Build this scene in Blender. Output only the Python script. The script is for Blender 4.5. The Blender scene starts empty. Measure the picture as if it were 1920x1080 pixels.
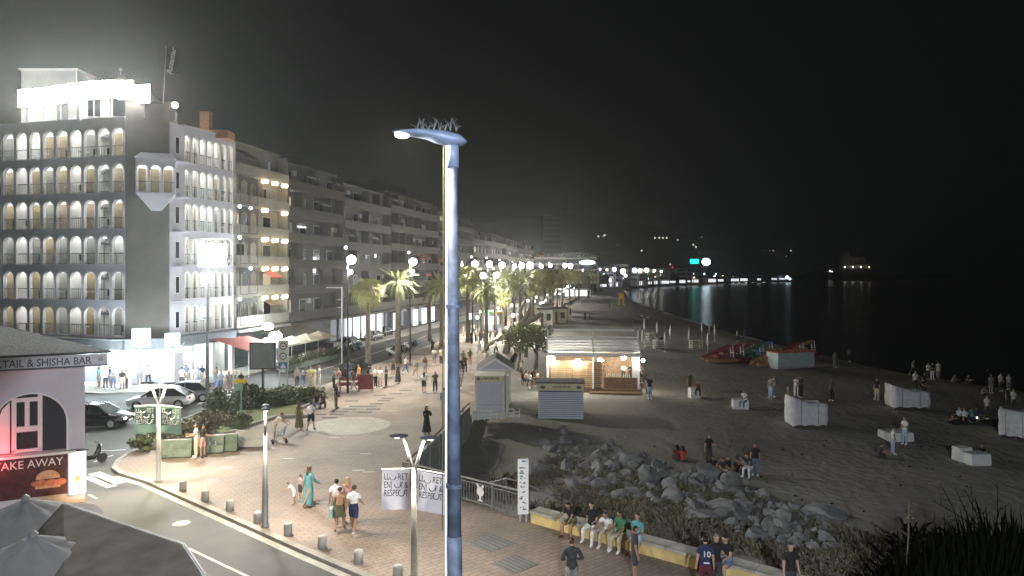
import bpy, bmesh, math, random
from mathutils import Vector, Matrix, noise
PI = math.pi
S = bpy.context.scene
COL = S.collection
RND = random.Random(11)

# ---------------------------------------------------------------- camera
FPX, HOR, CH = 1300.0, 508.0, 9.5          # focal length in px of a 1920 frame, horizon row, eye height
cam_d = bpy.data.cameras.new('camera')
cam_d.sensor_width = 36.0
cam_d.lens = FPX / 1920 * 36
cam_d.shift_y = -(540 - HOR) / 1920
cam_d.clip_start = 0.1
cam_d.clip_end = 9000
cam = bpy.data.objects.new('camera', cam_d)
cam.location = (0, 0, CH)
cam.rotation_euler = (PI / 2, 0, 0)
COL.objects.link(cam)
S.camera = cam

# ---------------------------------------------------------------- night sky, exposure
W = bpy.data.worlds.new('World')
S.world = W
W.use_nodes = True
nt = W.node_tree
for n in list(nt.nodes):
    nt.nodes.remove(n)
out = nt.nodes.new('ShaderNodeOutputWorld')
bg1 = nt.nodes.new('ShaderNodeBackground')
bg1.inputs[0].default_value = (0.90, 0.97, 1.0, 1)
bg1.inputs[1].default_value = 0.0015           # sky glow over the lit town
sky = nt.nodes.new('ShaderNodeTexSky')
sky.sky_type = 'NISHITA'
sky.sun_disc = False
sky.sun_elevation = math.radians(-12)
sky.sun_rotation = math.radians(200)
bg2 = nt.nodes.new('ShaderNodeBackground')
nt.links.new(sky.outputs[0], bg2.inputs[0])
bg2.inputs[1].default_value = 0.02
ad = nt.nodes.new('ShaderNodeAddShader')
nt.links.new(bg1.outputs[0], ad.inputs[0])
nt.links.new(bg2.outputs[0], ad.inputs[1])
nt.links.new(ad.outputs[0], out.inputs[0])
S.view_settings.view_transform = 'Standard'
S.view_settings.look = 'None'
S.view_settings.exposure = 1.3
S.view_settings.gamma = 1.0
S.view_settings.use_curve_mapping = False
S.cycles.use_denoising = True
S.cycles.max_bounces = 5
S.cycles.diffuse_bounces = 3
S.cycles.glossy_bounces = 2
S.cycles.transmission_bounces = 3
S.cycles.transparent_max_bounces = 4
S.cycles.volume_bounces = 0
S.cycles.caustics_reflective = False
S.cycles.caustics_refractive = False
S.cycles.sample_clamp_indirect = 3.0
S.cycles.use_light_tree = True

# assumed unseen spot behind the camera, added to light pole, banners and near sand
_l = bpy.data.lights.new('near_road_lamp', 'SPOT')
_l.energy = 10500
_l.shadow_soft_size = .25
_l.spot_size = math.radians(84)
_l.spot_blend = .12
_l.color = (.88, .94, 1.0)
_o = bpy.data.objects.new('near_road_lamp', _l)
_o.location = (2.5, -8, 11.6)
_o.rotation_euler = (math.radians(90 - 37), 0, 0)
COL.objects.link(_o)

# ---------------------------------------------------------------- materials
def mat(name, col, rough=0.7, metal=0.0, var=0.12, scale=3.0, bump=0.0, bscale=30.0, col2=None, spec=0.4):
    m = bpy.data.materials.new(name)
    m.use_nodes = True
    t = m.node_tree
    b = t.nodes['Principled BSDF']
    b.inputs['Roughness'].default_value = rough
    b.inputs['Metallic'].default_value = metal
    b.inputs['Specular IOR Level'].default_value = spec
    tc = t.nodes.new('ShaderNodeTexCoord')
    if var > 0 or col2:
        nz = t.nodes.new('ShaderNodeTexNoise')
        nz.inputs['Scale'].default_value = scale
        nz.inputs['Detail'].default_value = 5
        t.links.new(tc.outputs['Object'], nz.inputs['Vector'])
        cr = t.nodes.new('ShaderNodeValToRGB')
        c2 = col2 if col2 else tuple(min(1, c * (1 + var)) for c in col)
        c1 = col if col2 else tuple(c * (1 - var) for c in col)
        cr.color_ramp.elements[0].position = 0.32
        cr.color_ramp.elements[1].position = 0.68
        cr.color_ramp.elements[0].color = (*c1, 1)
        cr.color_ramp.elements[1].color = (*c2, 1)
        t.links.new(nz.outputs[0], cr.inputs[0])
        t.links.new(cr.outputs[0], b.inputs['Base Color'])
    else:
        b.inputs['Base Color'].default_value = (*col, 1)
    if bump > 0:
        n2 = t.nodes.new('ShaderNodeTexNoise')
        n2.inputs['Scale'].default_value = bscale
        n2.inputs['Detail'].default_value = 4
        t.links.new(tc.outputs['Object'], n2.inputs['Vector'])
        bp = t.nodes.new('ShaderNodeBump')
        bp.inputs['Strength'].default_value = bump
        bp.inputs['Distance'].default_value = 0.1
        t.links.new(n2.outputs[0], bp.inputs['Height'])
        t.links.new(bp.outputs[0], b.inputs['Normal'])
    return m

def emi(name, col, strength):
    m = bpy.data.materials.new(name)
    m.use_nodes = True
    t = m.node_tree
    for n in list(t.nodes):
        t.nodes.remove(n)
    o = t.nodes.new('ShaderNodeOutputMaterial')
    e = t.nodes.new('ShaderNodeEmission')
    e.inputs[0].default_value = (*col, 1)
    e.inputs[1].default_value = strength
    t.links.new(e.outputs[0], o.inputs[0])
    return m

_flat = {}
def paint(col, rough=0.8):
    k = (tuple(round(c, 3) for c in col), rough)
    if k not in _flat:
        _flat[k] = mat('cloth_paint', col, rough, var=0.2, scale=9, bump=.55, bscale=13)
    return _flat[k]

M = {}
def brick_mat(name, c1, c2, mortar, bw, bh, rot=0.0, rough=0.75, stain=0.5):
    m = bpy.data.materials.new(name)
    m.use_nodes = True
    t = m.node_tree
    b = t.nodes['Principled BSDF']
    b.inputs['Roughness'].default_value = rough
    b.inputs['Specular IOR Level'].default_value = 0.35
    tc = t.nodes.new('ShaderNodeTexCoord')
    mp = t.nodes.new('ShaderNodeMapping')
    mp.inputs['Rotation'].default_value[2] = rot
    t.links.new(tc.outputs['Object'], mp.inputs['Vector'])
    bk = t.nodes.new('ShaderNodeTexBrick')
    bk.inputs['Color1'].default_value = (*c1, 1)
    bk.inputs['Color2'].default_value = (*c2, 1)
    bk.inputs['Mortar'].default_value = (*mortar, 1)
    bk.inputs['Scale'].default_value = 1.0
    bk.inputs['Mortar Size'].default_value = 0.012
    bk.inputs['Brick Width'].default_value = bw
    bk.inputs['Row Height'].default_value = bh
    t.links.new(mp.outputs[0], bk.inputs['Vector'])
    nz = t.nodes.new('ShaderNodeTexNoise')
    nz.inputs['Scale'].default_value = 0.35
    nz.inputs['Detail'].default_value = 6
    t.links.new(tc.outputs['Object'], nz.inputs['Vector'])
    cr = t.nodes.new('ShaderNodeValToRGB')
    cr.color_ramp.elements[0].position = 0.3
    cr.color_ramp.elements[1].position = 0.7
    lo = 1 - stain * 0.5
    cr.color_ramp.elements[0].color = (lo, lo, lo, 1)
    cr.color_ramp.elements[1].color = (1.08, 1.06, 1.02, 1)
    t.links.new(nz.outputs[0], cr.inputs[0])
    mx = t.nodes.new('ShaderNodeMix')
    mx.data_type = 'RGBA'
    mx.blend_type = 'MULTIPLY'
    mx.inputs[0].default_value = 1.0
    t.links.new(bk.outputs[0], mx.inputs[6])
    t.links.new(cr.outputs[0], mx.inputs[7])
    t.links.new(mx.outputs[2], b.inputs['Base Color'])
    bp = t.nodes.new('ShaderNodeBump')
    bp.inputs['Strength'].default_value = 0.25
    bp.inputs['Distance'].default_value = 0.02
    t.links.new(bk.outputs[1], bp.inputs['Height'])
    bp.invert = True
    t.links.new(bp.outputs[0], b.inputs['Normal'])
    return m

M['paver'] = brick_mat('red_paver', (.285, .228, .20), (.24, .198, .175), (.14, .118, .10), .42, .21, rot=-0.67, stain=.6)
M['sidewalk'] = brick_mat('sidewalk_slab', (.34, .33, .31), (.29, .28, .26), (.15, .15, .14), .5, .5, rot=0.2)
M['asphalt'] = mat('asphalt', (.045, .046, .045), .75, scale=.33, col2=(.088, .089, .084), bump=.15, bscale=60)
M['kerb'] = mat('kerb_stone', (.27, .26, .235), .8, var=.2, scale=2, bump=.1)
M['line'] = mat('road_paint', (.36, .36, .34), .7, scale=3, col2=(.60, .60, .57))
def sand_mat():
    m = mat('sand', (.205, .198, .182), .97, scale=.12, col2=(.30, .29, .268), spec=.05)
    t = m.node_tree; b = t.nodes['Principled BSDF']
    tc = [n for n in t.nodes if n.type == 'TEX_COORD'][0]
    h = None
    for sc, kind, k in ((1.1, 'n', 1.0), (2.6, 'v', .55), (9, 'n', .25)):
        if kind == 'n':
            n = t.nodes.new('ShaderNodeTexNoise'); n.inputs['Detail'].default_value = 3
        else:
            n = t.nodes.new('ShaderNodeTexVoronoi'); n.feature = 'SMOOTH_F1'
        n.inputs['Scale'].default_value = sc
        t.links.new(tc.outputs['Object'], n.inputs['Vector'])
        mu = t.nodes.new('ShaderNodeMath'); mu.operation = 'MULTIPLY'; mu.inputs[1].default_value = k
        t.links.new(n.outputs[0], mu.inputs[0])
        if h is None: h = mu
        else:
            a = t.nodes.new('ShaderNodeMath'); a.operation = 'ADD'
            t.links.new(h.outputs[0], a.inputs[0]); t.links.new(mu.outputs[0], a.inputs[1]); h = a
    bp = t.nodes.new('ShaderNodeBump'); bp.inputs['Strength'].default_value = 1.0; bp.inputs['Distance'].default_value = .10
    t.links.new(h.outputs[0], bp.inputs['Height']); t.links.new(bp.outputs[0], b.inputs['Normal'])
    return m
M['sand'] = sand_mat()
M['ground'] = mat('ground_soil', (.09, .09, .08), .9)
M['concrete'] = mat('concrete', (.36, .36, .34), .85, var=.2, scale=1.5, bump=.15)
M['yellow_wall'] = mat('ochre_render', (.56, .43, .19), .85, var=.22, scale=1.8, bump=.15)
M['cap'] = mat('coping_stone', (.38, .37, .33), .8, var=.2, scale=2.5, bump=.1)
M['hotel'] = mat('hotel_render', (.62, .615, .70), .85, var=.07, scale=.6, bump=.05)
M['white'] = mat('white_render', (.78, .78, .77), .7, var=.05, scale=1)
M['whitepaint'] = mat('white_paint', (.74, .75, .76), .45, var=.05)
M['fascia'] = mat('shop_fascia', (.15, .165, .18), .8, var=.15)
M['tower'] = mat('tower_render', (.185, .17, .152), .9, var=.12, scale=.7, bump=.1)
M['recess'] = mat('balcony_recess', (.52, .52, .50), .8, var=.06)
M['door'] = mat('curtain_cloth', (.27, .225, .125), .8, var=.2, scale=3)
M['door3'] = mat('tan_curtain', (.27, .215, .14), .8, var=.2, scale=3)
M['door2'] = mat('grey_curtain', (.24, .25, .23), .8, var=.2, scale=3)
M['darkmetal'] = mat('dark_metal', (.05, .05, .055), .5, .6, var=.1)
M['grey'] = mat('grey_metal', (.30, .31, .32), .5, .3, var=.1)
M['steel'] = mat('galvanised_steel', (.42, .43, .44), .45, .5, var=.12, scale=8)
M['palemetal'] = mat('pale_pole_paint', (.62, .60, .56), .5, .1, var=.08, scale=6)
M['bluepole'] = mat('blue_pole_paint', (.075, .097, .150), .65, .0, var=.35, scale=5, bump=.1, bscale=25)
M['bluehead'] = mat('blue_lamp_paint', (.17, .22, .33), .5, .1, var=.08, scale=5)
M['glass'] = mat('dark_glass', (.03, .035, .04), .12, var=0, spec=.7)
M['roof'] = mat('dark_roof_tile', (.075, .075, .085), .8, var=.3, scale=6, bump=.5, bscale=12)
M['lilac'] = mat('white_render_bar', (.62, .60, .66), .8, var=.06, scale=.8, bump=.08)
M['wood'] = mat('wood_slat', (.40, .27, .165), .6, var=.3, scale=5)
M['wood2'] = mat('dark_wood', (.16, .10, .06), .7, var=.3, scale=5)
M['canvas'] = mat('grey_canvas', (.27, .265, .275), .9, var=.15, scale=1.2, bump=.1)
M['darkcanvas'] = mat('dark_canvas', (.15, .13, .11), .95, var=.3, scale=1.2, bump=.1)
M['cream'] = mat('cream_canvas', (.60, .57, .46), .9, var=.08)
M['redcanvas'] = mat('red_awning', (.36, .10, .08), .9, var=.12)
M['tarp'] = mat('white_tarp', (.62, .63, .66), .7, var=.12, scale=3, bump=.5, bscale=6)
M['greenblock'] = mat('green_barrier', (.15, .19, .155), .85, var=.25, scale=3, bump=.1)
M['leaf'] = mat('bush_leaf', (.055, .07, .03), .7, scale=2, col2=(.115, .13, .06))
M['leafdry'] = mat('dry_scrub', (.115, .105, .075), .95, scale=.6, col2=(.165, .15, .105), spec=.1)
M['grass'] = mat('lawn_grass', (.10, .12, .05), .9, scale=3, col2=(.17, .18, .08), bump=.5)
M['palmleaf'] = mat('palm_leaf', (.19, .21, .08), .6, scale=2, col2=(.33, .34, .15))
M['fanleaf'] = mat('fan_palm_leaf', (.20, .225, .08), .6, scale=2, col2=(.36, .36, .15))
M['railgrey'] = mat('railing_grey', (.22, .23, .235), .5, .4, var=.1)
M['olive'] = mat('cable_olive', (.07, .065, .02), .6)
M['palmdark'] = mat('palm_leaf_dark', (.08, .10, .05), .6, scale=2, col2=(.17, .19, .09))
M['trunk'] = mat('palm_trunk', (.14, .12, .09), .95, var=.3, scale=6, bump=.8, bscale=14)
M['bark'] = mat('tree_bark', (.17, .155, .125), .95, var=.3, scale=5, bump=.7, bscale=12)
M['rock'] = mat('boulder_rock', (.125, .125, .122), .9, scale=.9, col2=(.255, .265, .275), bump=.6, bscale=5)
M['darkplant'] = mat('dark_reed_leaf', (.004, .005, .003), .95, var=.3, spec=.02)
M['tyre'] = mat('tyre_rubber', (.02, .02, .02), .85, var=.1)
M['carblack'] = mat('black_car_paint', (.012, .012, .015), .25, .3, var=0, spec=.6)
M['carwhite'] = mat('white_car_paint', (.75, .76, .78), .25, 0, var=0, spec=.6)
M['cargrey'] = mat('grey_car_paint', (.16, .17, .18), .3, .5, var=0, spec=.6)
M['ink'] = mat('black_print', (.02, .02, .025), .7, var=0)
M['inkblue'] = mat('slate_print', (.10, .115, .14), .7, var=0)
M['inkwhite'] = mat('white_print', (.75, .75, .75), .7, var=0)
M['banner'] = mat('white_banner_cloth', (.72, .68, .73), .8, var=.05, bump=.2, bscale=3)
M['bannergreen'] = mat('green_banner_cloth', (.22, .36, .28), .8, var=.08)
M['bannerdark'] = mat('dark_green_print', (.045, .10, .07), .8, var=.2, scale=6)
M['brown_board'] = mat('brown_menu_board', (.065, .025, .025), .7, var=.35, scale=5)
M['bun'] = mat('bun_print', (.52, .32, .20), .7, var=.2, scale=8)
M['meat'] = mat('filling_print', (.48, .16, .10), .7, var=.4, scale=10)
M['chim'] = mat('brick_chimney', (.33, .17, .10), .9, var=.2, scale=6)
M['terracotta'] = mat('terracotta', (.40, .13, .07), .8, var=.15)
M['maroon'] = mat('maroon_panel', (.17, .045, .045), .7, var=.2)
M['lamp_off'] = mat('lamp_glass', (.7, .7, .68), .3, var=0)
M['hill'] = mat('hill_scrub', (.035, .04, .03), .95, var=.3, scale=.02)
M['yellowsign'] = mat('yellow_sign', (.75, .55, .08), .6, var=.05)
M['redplastic'] = mat('red_plastic', (.22, .05, .05), .6, var=.08)
M['bluep'] = mat('blue_plastic', (.09, .17, .30), .5, var=.08)
M['greenp'] = mat('green_plastic', (.08, .20, .11), .5, var=.08)
M['orangep'] = mat('orange_plastic', (.28, .16, .09), .6, var=.08)
M['shutterblue'] = mat('pale_blue_shutter', (.50, .58, .72), .5, .1, var=.06)
M['shutterlilac'] = mat('lilac_shutter', (.47, .47, .54), .5, .1, var=.06)
M['headeryel'] = mat('yellow_kiosk_header', (.62, .58, .33), .6, var=.08)
M['kioskwhite'] = mat('kiosk_panel', (.58, .58, .52), .6, var=.06)

# lamps
E = {}
E['room'] = emi('balcony_lamp', (1.0, .99, .95), 27)
E['flood'] = emi('flood_lamp', (.95, 1.0, .99), 300)
E['rear'] = emi('rear_flood_lamp', (.95, 1.0, .99), 16)  # added glow behind the mast bank, brightens the hotel front
E['roofflood'] = emi('roof_flood_lamp', (1.0, 1.0, .93), 125)
E['roofrear'] = emi('roof_flood_rear', (1.0, 1.0, .93), 0.5)  # added glow behind the roof floodlights, brightens the pavilion
E['shop'] = emi('shop_lamp', (.86, .97, 1.0), 55)
E['sign'] = emi('backlit_sign', (.55, .88, 1.0), 6)
E['street'] = emi('street_globe', (1.0, .97, .88), 140)
E['street_far'] = emi('far_street_globe', (1.0, .96, .86), 95)
E['warm'] = emi('warm_globe', (1.0, .78, .46), 8)
E['kiosk'] = emi('kiosk_lamp', (1.0, .93, .78), 80)
E['far'] = emi('far_town_light', (1.0, .97, .90), 2.6)
E['farwarm'] = emi('far_warm_light', (1.0, .80, .50), 1.6)
E['farblue'] = emi('far_blue_light', (.62, .82, 1.0), 1.8)
E['fardim'] = emi('far_dim_light', (1.0, .93, .80), .6)
E['farcold'] = emi('far_cold_light', (.70, .90, 1.0), 4)
E['teal'] = emi('teal_sign', (.02, .85, .75), 0.9)
E['lens'] = emi('lamp_lens', (1.0, .97, .86), 24)
E['lensdim'] = emi('lamp_lens_soft', (1.0, .94, .80), 5)
E['farwin'] = emi('far_lit_window', (.95, .97, 1.0), .45)
E['shopglobe'] = emi('shop_front_globe', (.84, .97, 1.0), 62)
E['window'] = emi('lit_window', (.9, .95, 1.0), 0.9)
E['windim'] = emi('dim_window', (.75, .80, .85), 0.06)
E['redlamp'] = emi('red_lamp', (1.0, .05, .07), 70)
E['menu'] = emi('lit_menu_panel', (1.0, .95, .96), 1.0)
E['orange'] = emi('orange_lamp', (1.0, .55, .18), 130)
E['winwarm'] = emi('warm_lit_window', (1.0, .78, .48), .22)
E['hilllight'] = emi('hill_house_light', (1.0, .93, .80), 0.55)
E['redfig'] = emi('red_light_strip', (1.0, .05, .12), 0.4)
E['headl'] = emi('headlight_lens', (.9, .96, 1.0), 2.0)

# ---------------------------------------------------------------- mesh builder
class MB:
    def __init__(s):
        s.v = []; s.f = []; s.m = []
    def add(s, vs, fs, mi=0):
        o = len(s.v)
        s.v += [tuple(p) for p in vs]
        for f in fs:
            s.f.append([o + i for i in f]); s.m.append(mi)
        return s
    def box(s, c, d, rz=0.0, mi=0, taper=1.0):
        cx, cy, cz = c; hx, hy, hz = d[0] / 2, d[1] / 2, d[2] / 2
        ca, sa = math.cos(rz), math.sin(rz)
        vs = []
        for z in (-hz, hz):
            k = 1.0 if z < 0 else taper
            for x, y in ((-hx, -hy), (hx, -hy), (hx, hy), (-hx, hy)):
                x2, y2 = x * k, y * k
                vs.append((cx + x2 * ca - y2 * sa, cy + x2 * sa + y2 * ca, cz + z))
        return s.add(vs, [(0, 3, 2, 1), (4, 5, 6, 7), (0, 1, 5, 4), (1, 2, 6, 5), (2, 3, 7, 6), (3, 0, 4, 7)], mi)
    def bar(s, p0, p1, w, h=None, mi=0):
        p0 = Vector(p0); p1 = Vector(p1); h = h or w
        d = (p1 - p0).normalized()
        a = d.cross(Vector((0, 0, 1)))
        if a.length < 1e-3: a = Vector((1, 0, 0))
        a.normalize(); b = d.cross(a).normalized()
        vs = []
        for p in (p0, p1):
            for x, y in ((-1, -1), (1, -1), (1, 1), (-1, 1)):
                vs.append(p + a * (x * w / 2) + b * (y * h / 2))
        return s.add(vs, [(0, 3, 2, 1), (4, 5, 6, 7), (0, 1, 5, 4), (1, 2, 6, 5), (2, 3, 7, 6), (3, 0, 4, 7)], mi)
    def tube(s, pts, rad, n=8, mi=0, cap=True):
        pts = [Vector(p) for p in pts]
        if not isinstance(rad, (list, tuple)): rad = [rad] * len(pts)
        vs = []; fs = []
        ref = Vector((.013, 1, .007))
        for i, p in enumerate(pts):
            d = (pts[min(i + 1, len(pts) - 1)] - pts[max(i - 1, 0)]).normalized()
            a = d.cross(ref)
            if a.length < .05: a = d.cross(Vector((1, 0, 0)))
            a.normalize(); b = d.cross(a).normalized()
            for k in range(n):
                t = 2 * PI * k / n
                vs.append(p + (a * math.cos(t) + b * math.sin(t)) * rad[i])
        for i in range(len(pts) - 1):
            for k in range(n):
                k2 = (k + 1) % n
                fs.append((i * n + k, i * n + k2, (i + 1) * n + k2, (i + 1) * n + k))
        if cap:
            fs.append(tuple(range(n - 1, -1, -1)))
            fs.append(tuple(range((len(pts) - 1) * n, len(pts) * n)))
        return s.add(vs, fs, mi)
    def lathe(s, prof, c=(0, 0, 0), n=14, mi=0):
        vs = []; fs = []
        for r, z in prof:
            for k in range(n):
                t = 2 * PI * k / n
                vs.append((c[0] + r * math.cos(t), c[1] + r * math.sin(t), c[2] + z))
        for i in range(len(prof) - 1):
            for k in range(n):
                k2 = (k + 1) % n
                fs.append((i * n + k, i * n + k2, (i + 1) * n + k2, (i + 1) * n + k))
        fs.append(tuple(range(n - 1, -1, -1)))
        fs.append(tuple(range((len(prof) - 1) * n, len(prof) * n)))
        return s.add(vs, fs, mi)
    def ball(s, c, r, n=10, m=6, mi=0):
        if not isinstance(r, (list, tuple)): r = (r, r, r)
        vs = [(c[0], c[1], c[2] - r[2])]
        for i in range(1, m):
            a = -PI / 2 + PI * i / m
            for k in range(n):
                t = 2 * PI * k / n
                vs.append((c[0] + r[0] * math.cos(a) * math.cos(t), c[1] + r[1] * math.cos(a) * math.sin(t), c[2] + r[2] * math.sin(a)))
        vs.append((c[0], c[1], c[2] + r[2]))
        fs = []
        for k in range(n):
            fs.append((0, 1 + (k + 1) % n, 1 + k))
        for i in range(m - 2):
            for k in range(n):
                k2 = (k + 1) % n
                fs.append((1 + i * n + k, 1 + i * n + k2, 1 + (i + 1) * n + k2, 1 + (i + 1) * n + k))
        l = len(vs) - 1
        for k in range(n):
            fs.append((l, 1 + (m - 2) * n + k, 1 + (m - 2) * n + (k + 1) % n))
        return s.add(vs, fs, mi)
    def prism(s, poly, z0, z1, mi=0, bottom=True):
        n = len(poly)
        z0s = z0 if isinstance(z0, (list, tuple)) else [z0] * n
        vs = [(p[0], p[1], z0s[i]) for i, p in enumerate(poly)] + [(p[0], p[1], z1) for p in poly]
        fs = [tuple(range(n, 2 * n))]
        if bottom: fs.append(tuple(range(n - 1, -1, -1)))
        for i in range(n):
            j = (i + 1) % n
            fs.append((i, j, n + j, n + i))
        return s.add(vs, fs, mi)
    def mesh(s, name, mats, smooth=False):
        me = bpy.data.meshes.new(name)
        me.from_pydata(s.v, [], s.f)
        mats = mats if isinstance(mats, (list, tuple)) else [mats]
        for m in mats: me.materials.append(m)
        if len(mats) > 1: me.polygons.foreach_set('material_index', s.m)
        if smooth: me.polygons.foreach_set('use_smooth', [True] * len(s.f))
        me.update()
        return me
    def fixn(s):
        bm = bmesh.new(); me = bpy.data.meshes.new('t')
        me.from_pydata(s.v, [], s.f); bm.from_mesh(me)
        bmesh.ops.recalc_face_normals(bm, faces=bm.faces)
        s.f = [[v.index for v in f.verts] for f in bm.faces]
        bm.free(); bpy.data.meshes.remove(me)
        return s
    def build(s, name, mats, parent=None, smooth=False, loc=(0, 0, 0), rot=(0, 0, 0), fix=False):
        if fix: s.fixn()
        return link(name, s.mesh(name, mats, smooth), parent, loc, rot)

def link(name, me, parent=None, loc=(0, 0, 0), rot=(0, 0, 0)):
    o = bpy.data.objects.new(name, me)
    COL.objects.link(o)
    if parent is not None: o.parent = parent
    o.location = loc
    o.rotation_euler = rot
    return o

def tag(o, label=None, cat=None, group=None, kind=None):
    if label: o['label'] = label
    if cat: o['category'] = cat
    if group: o['group'] = group
    if kind: o['kind'] = kind
    return o

def thing(name, label, cat, loc=(0, 0, 0), rz=0.0, group=None):
    o = bpy.data.objects.new(name, None)
    o.empty_display_size = .2
    COL.objects.link(o)
    o.location = loc
    o.rotation_euler = (0, 0, rz)
    return tag(o, label, cat, group)

def copy_tree(o, parent=None):
    c = o.copy()
    COL.objects.link(c)
    if parent is not None: c.parent = parent
    for ch in list(o.children):
        copy_tree(ch, c)
    return c

def dup(o, loc, rz=0.0, label=None, group=None, scale=None):
    c = copy_tree(o)
    c.location = loc
    c.rotation_euler = (0, 0, rz)
    if label: c['label'] = label
    if group: c['group'] = group
    if scale: c.scale = (scale,) * 3 if not isinstance(scale, (tuple, list)) else scale
    return c

def struct(name, mb, m, smooth=False, fix=False):
    o = mb.build(name, m, None, smooth, fix=fix)
    o['kind'] = 'structure'
    return o

_fonts = {}
def text_mesh(txt, size, m, ext=.008, space=1.0, align='CENTER', shear=0.0, bold=0.0, line=1.0):
    cu = bpy.data.curves.new('txt', 'FONT')
    cu.body = txt; cu.size = size; cu.extrude = ext
    cu.align_x = align; cu.align_y = 'CENTER'
    cu.space_character = space; cu.shear = shear; cu.offset = bold; cu.space_line = line
    cu.resolution_u = 2
    o = bpy.data.objects.new('txt', cu)
    COL.objects.link(o)
    dg = bpy.context.evaluated_depsgraph_get()
    me = bpy.data.meshes.new_from_object(o.evaluated_get(dg))
    bpy.data.objects.remove(o); bpy.data.curves.remove(cu)
    me.materials.clear(); me.materials.append(m)
    # stand the text up: x right, z up, facing -y
    me.transform(Matrix.Rotation(PI / 2, 4, 'X'))
    return me

# ---------------------------------------------------------------- where things stand
def gp(u, v, z=0.0):
    """point of the level z seen at row v, column u of the photograph"""
    d = FPX * (CH - z) / (v - HOR)
    return Vector(((u - 960) / FPX * d, d, z))

def at(u, v, d):
    return Vector(((u - 960) / FPX * d, d, CH - (v - HOR) / FPX * d))

def lerp_poly(pts, y):
    if y <= pts[0][1]: return pts[0][0]
    for (x0, y0), (x1, y1) in zip(pts, pts[1:]):
        if y <= y1: return x0 + (x1 - x0) * (y - y0) / (y1 - y0)
    return pts[-1][0]

EDGE = [(24.5, 7.6), (8.2, 20.5), (-4.85, 30.8), (-2.85, 44.7), (-2.3, 48), (.3, 81), (3.4, 110), (15, 199), (38.5, 334), (73, 560)]
SHORE = [(60, 5), (50, 57), (48.7, 66), (43, 81), (42, 101), (40.8, 120), (40.9, 144), (41.5, 166), (43, 207), (46.8, 277), (65, 404), (106, 575)]
SEA_Z = -2.0
ET = Vector((13.05, -10.3)).normalized()          # along the near parapet
EN = Vector((10.3, 13.05)).normalized()           # towards the beach
def sand_z(x, y):
    d = lerp_poly(SHORE, y) - x
    if d < 0: z = -2.0 + d * .12
    elif d < 6: z = -2.0 + d * .11
    elif d < 30: z = -1.34 + (d - 6) * .036
    else: z = -.48
    near = min(1, max(0, (52 - y) / 14)); near = near * near * (3 - 2 * near)
    z -= near * .85 * min(1, max(0, d / 20))
    q = Vector((x + 4.85, y - 30.8))
    a = q.dot(ET); e = q.dot(EN)
    if e > -1:
        k = min(1, max(0, (a - 6.9) / 1.5))
        bank = max(0, 1 - max(0, e) / 10.5)
        bank = bank * bank * (3 - 2 * bank)
        z += k * bank * 1.05
        z += k * bank * .16 * noise.noise(Vector((x * .6, y * .6, 0)))
    return z + .05 * noise.noise(Vector((x * .35, y * .35, 3)))

def gs(u, v):
    z = -.5
    for _ in range(12):
        p = gp(u, v, z)
        z = sand_z(p.x, p.y)
    return Vector((p.x, p.y, z))
# ================================================================ the setting
# --- sea, ground, road, promenade, beach
m_sea = mat('sea_water', (.004, .006, .009), .22, var=0, bump=.55, bscale=.8, spec=.5)
struct('sea', MB().add([(-700, -70, SEA_Z), (2400, -70, SEA_Z), (2400, 2650, SEA_Z), (-700, 2650, SEA_Z)], [(0, 1, 2, 3)]), m_sea)
gpoly = [(-900, -80), (14, -80), (14, 5), (-6, 27), (-6.5, 44), (-4, 60), (-1.5, 85), (0, 110), (10, 199), (33, 334), (68, 560),
         (120, 655), (200, 720), (320, 800), (470, 900), (560, 1050), (900, 1800), (900, 2600), (-900, 2600)]
struct('ground', MB().prism([(x, y) for x, y in gpoly], -6, -.35, bottom=False), M['ground'])
rpoly = [(-300, -60), (13, -60), (13, 4), (-6.5, 26), (-9, 34), (-8, 44), (-7.5, 60), (-6, 85), (-4, 110), (7, 199), (29, 334), (62, 545), (40, 560), (-300, 560)]
struct('road', MB().prism(rpoly, -.3, -.12, bottom=False), M['asphalt'])

KD = Vector((12.1, -9.9)).normalized()
K0 = Vector((-4.49, 21.6))
kerb_line = [K0 + KD * 22]
for u, v in ((690, 1080), (560, 1025), (420, 963), (275, 900), (228, 886), (214, 876), (222, 862), (246, 846), (300, 815), (372, 782), (430, 752), (500, 731), (565, 727), (612, 722), (650, 706), (690, 689)):
    p = gp(u, v); kerb_line.append(Vector((p.x, p.y)))
kerb_line += [Vector((-10.7, 87)), Vector((-4.5, 121)), Vector((8, 199)), Vector((30.5, 334)), Vector((66, 556))]
plaza = [tuple(p) for p in kerb_line] + [(73, 560), (38.5, 334), (15, 199), (3.4, 110), (.3, 81), (-2.3, 48), (-2.85, 44.7), (-4.85, 30.8), (8.2, 20.5), (24.5, 7.6)]
struct('promenade', MB().prism(plaza, -2.4, 0, bottom=False), M['paver'])
kb = MB()
for a, b in zip(kerb_line, kerb_line[1:]):
    d = (b - a).normalized(); n = Vector((-d.y, d.x))
    if n.dot(Vector((10, 40)) - a) < 0 and a.y < 40: n = -n
    kb.add([(p.x + k * d.x * .0, p.y, z) for z in (-.14, .014) for k, p in ((0, a - n * .12), (0, b - n * .12), (0, b + n * .14), (0, a + n * .14))],
           [(4, 5, 6, 7), (0, 1, 5, 4), (2, 3, 7, 6), (1, 2, 6, 5), (3, 0, 4, 7)])
struct('kerb', kb, M['kerb'], fix=True)

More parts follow.
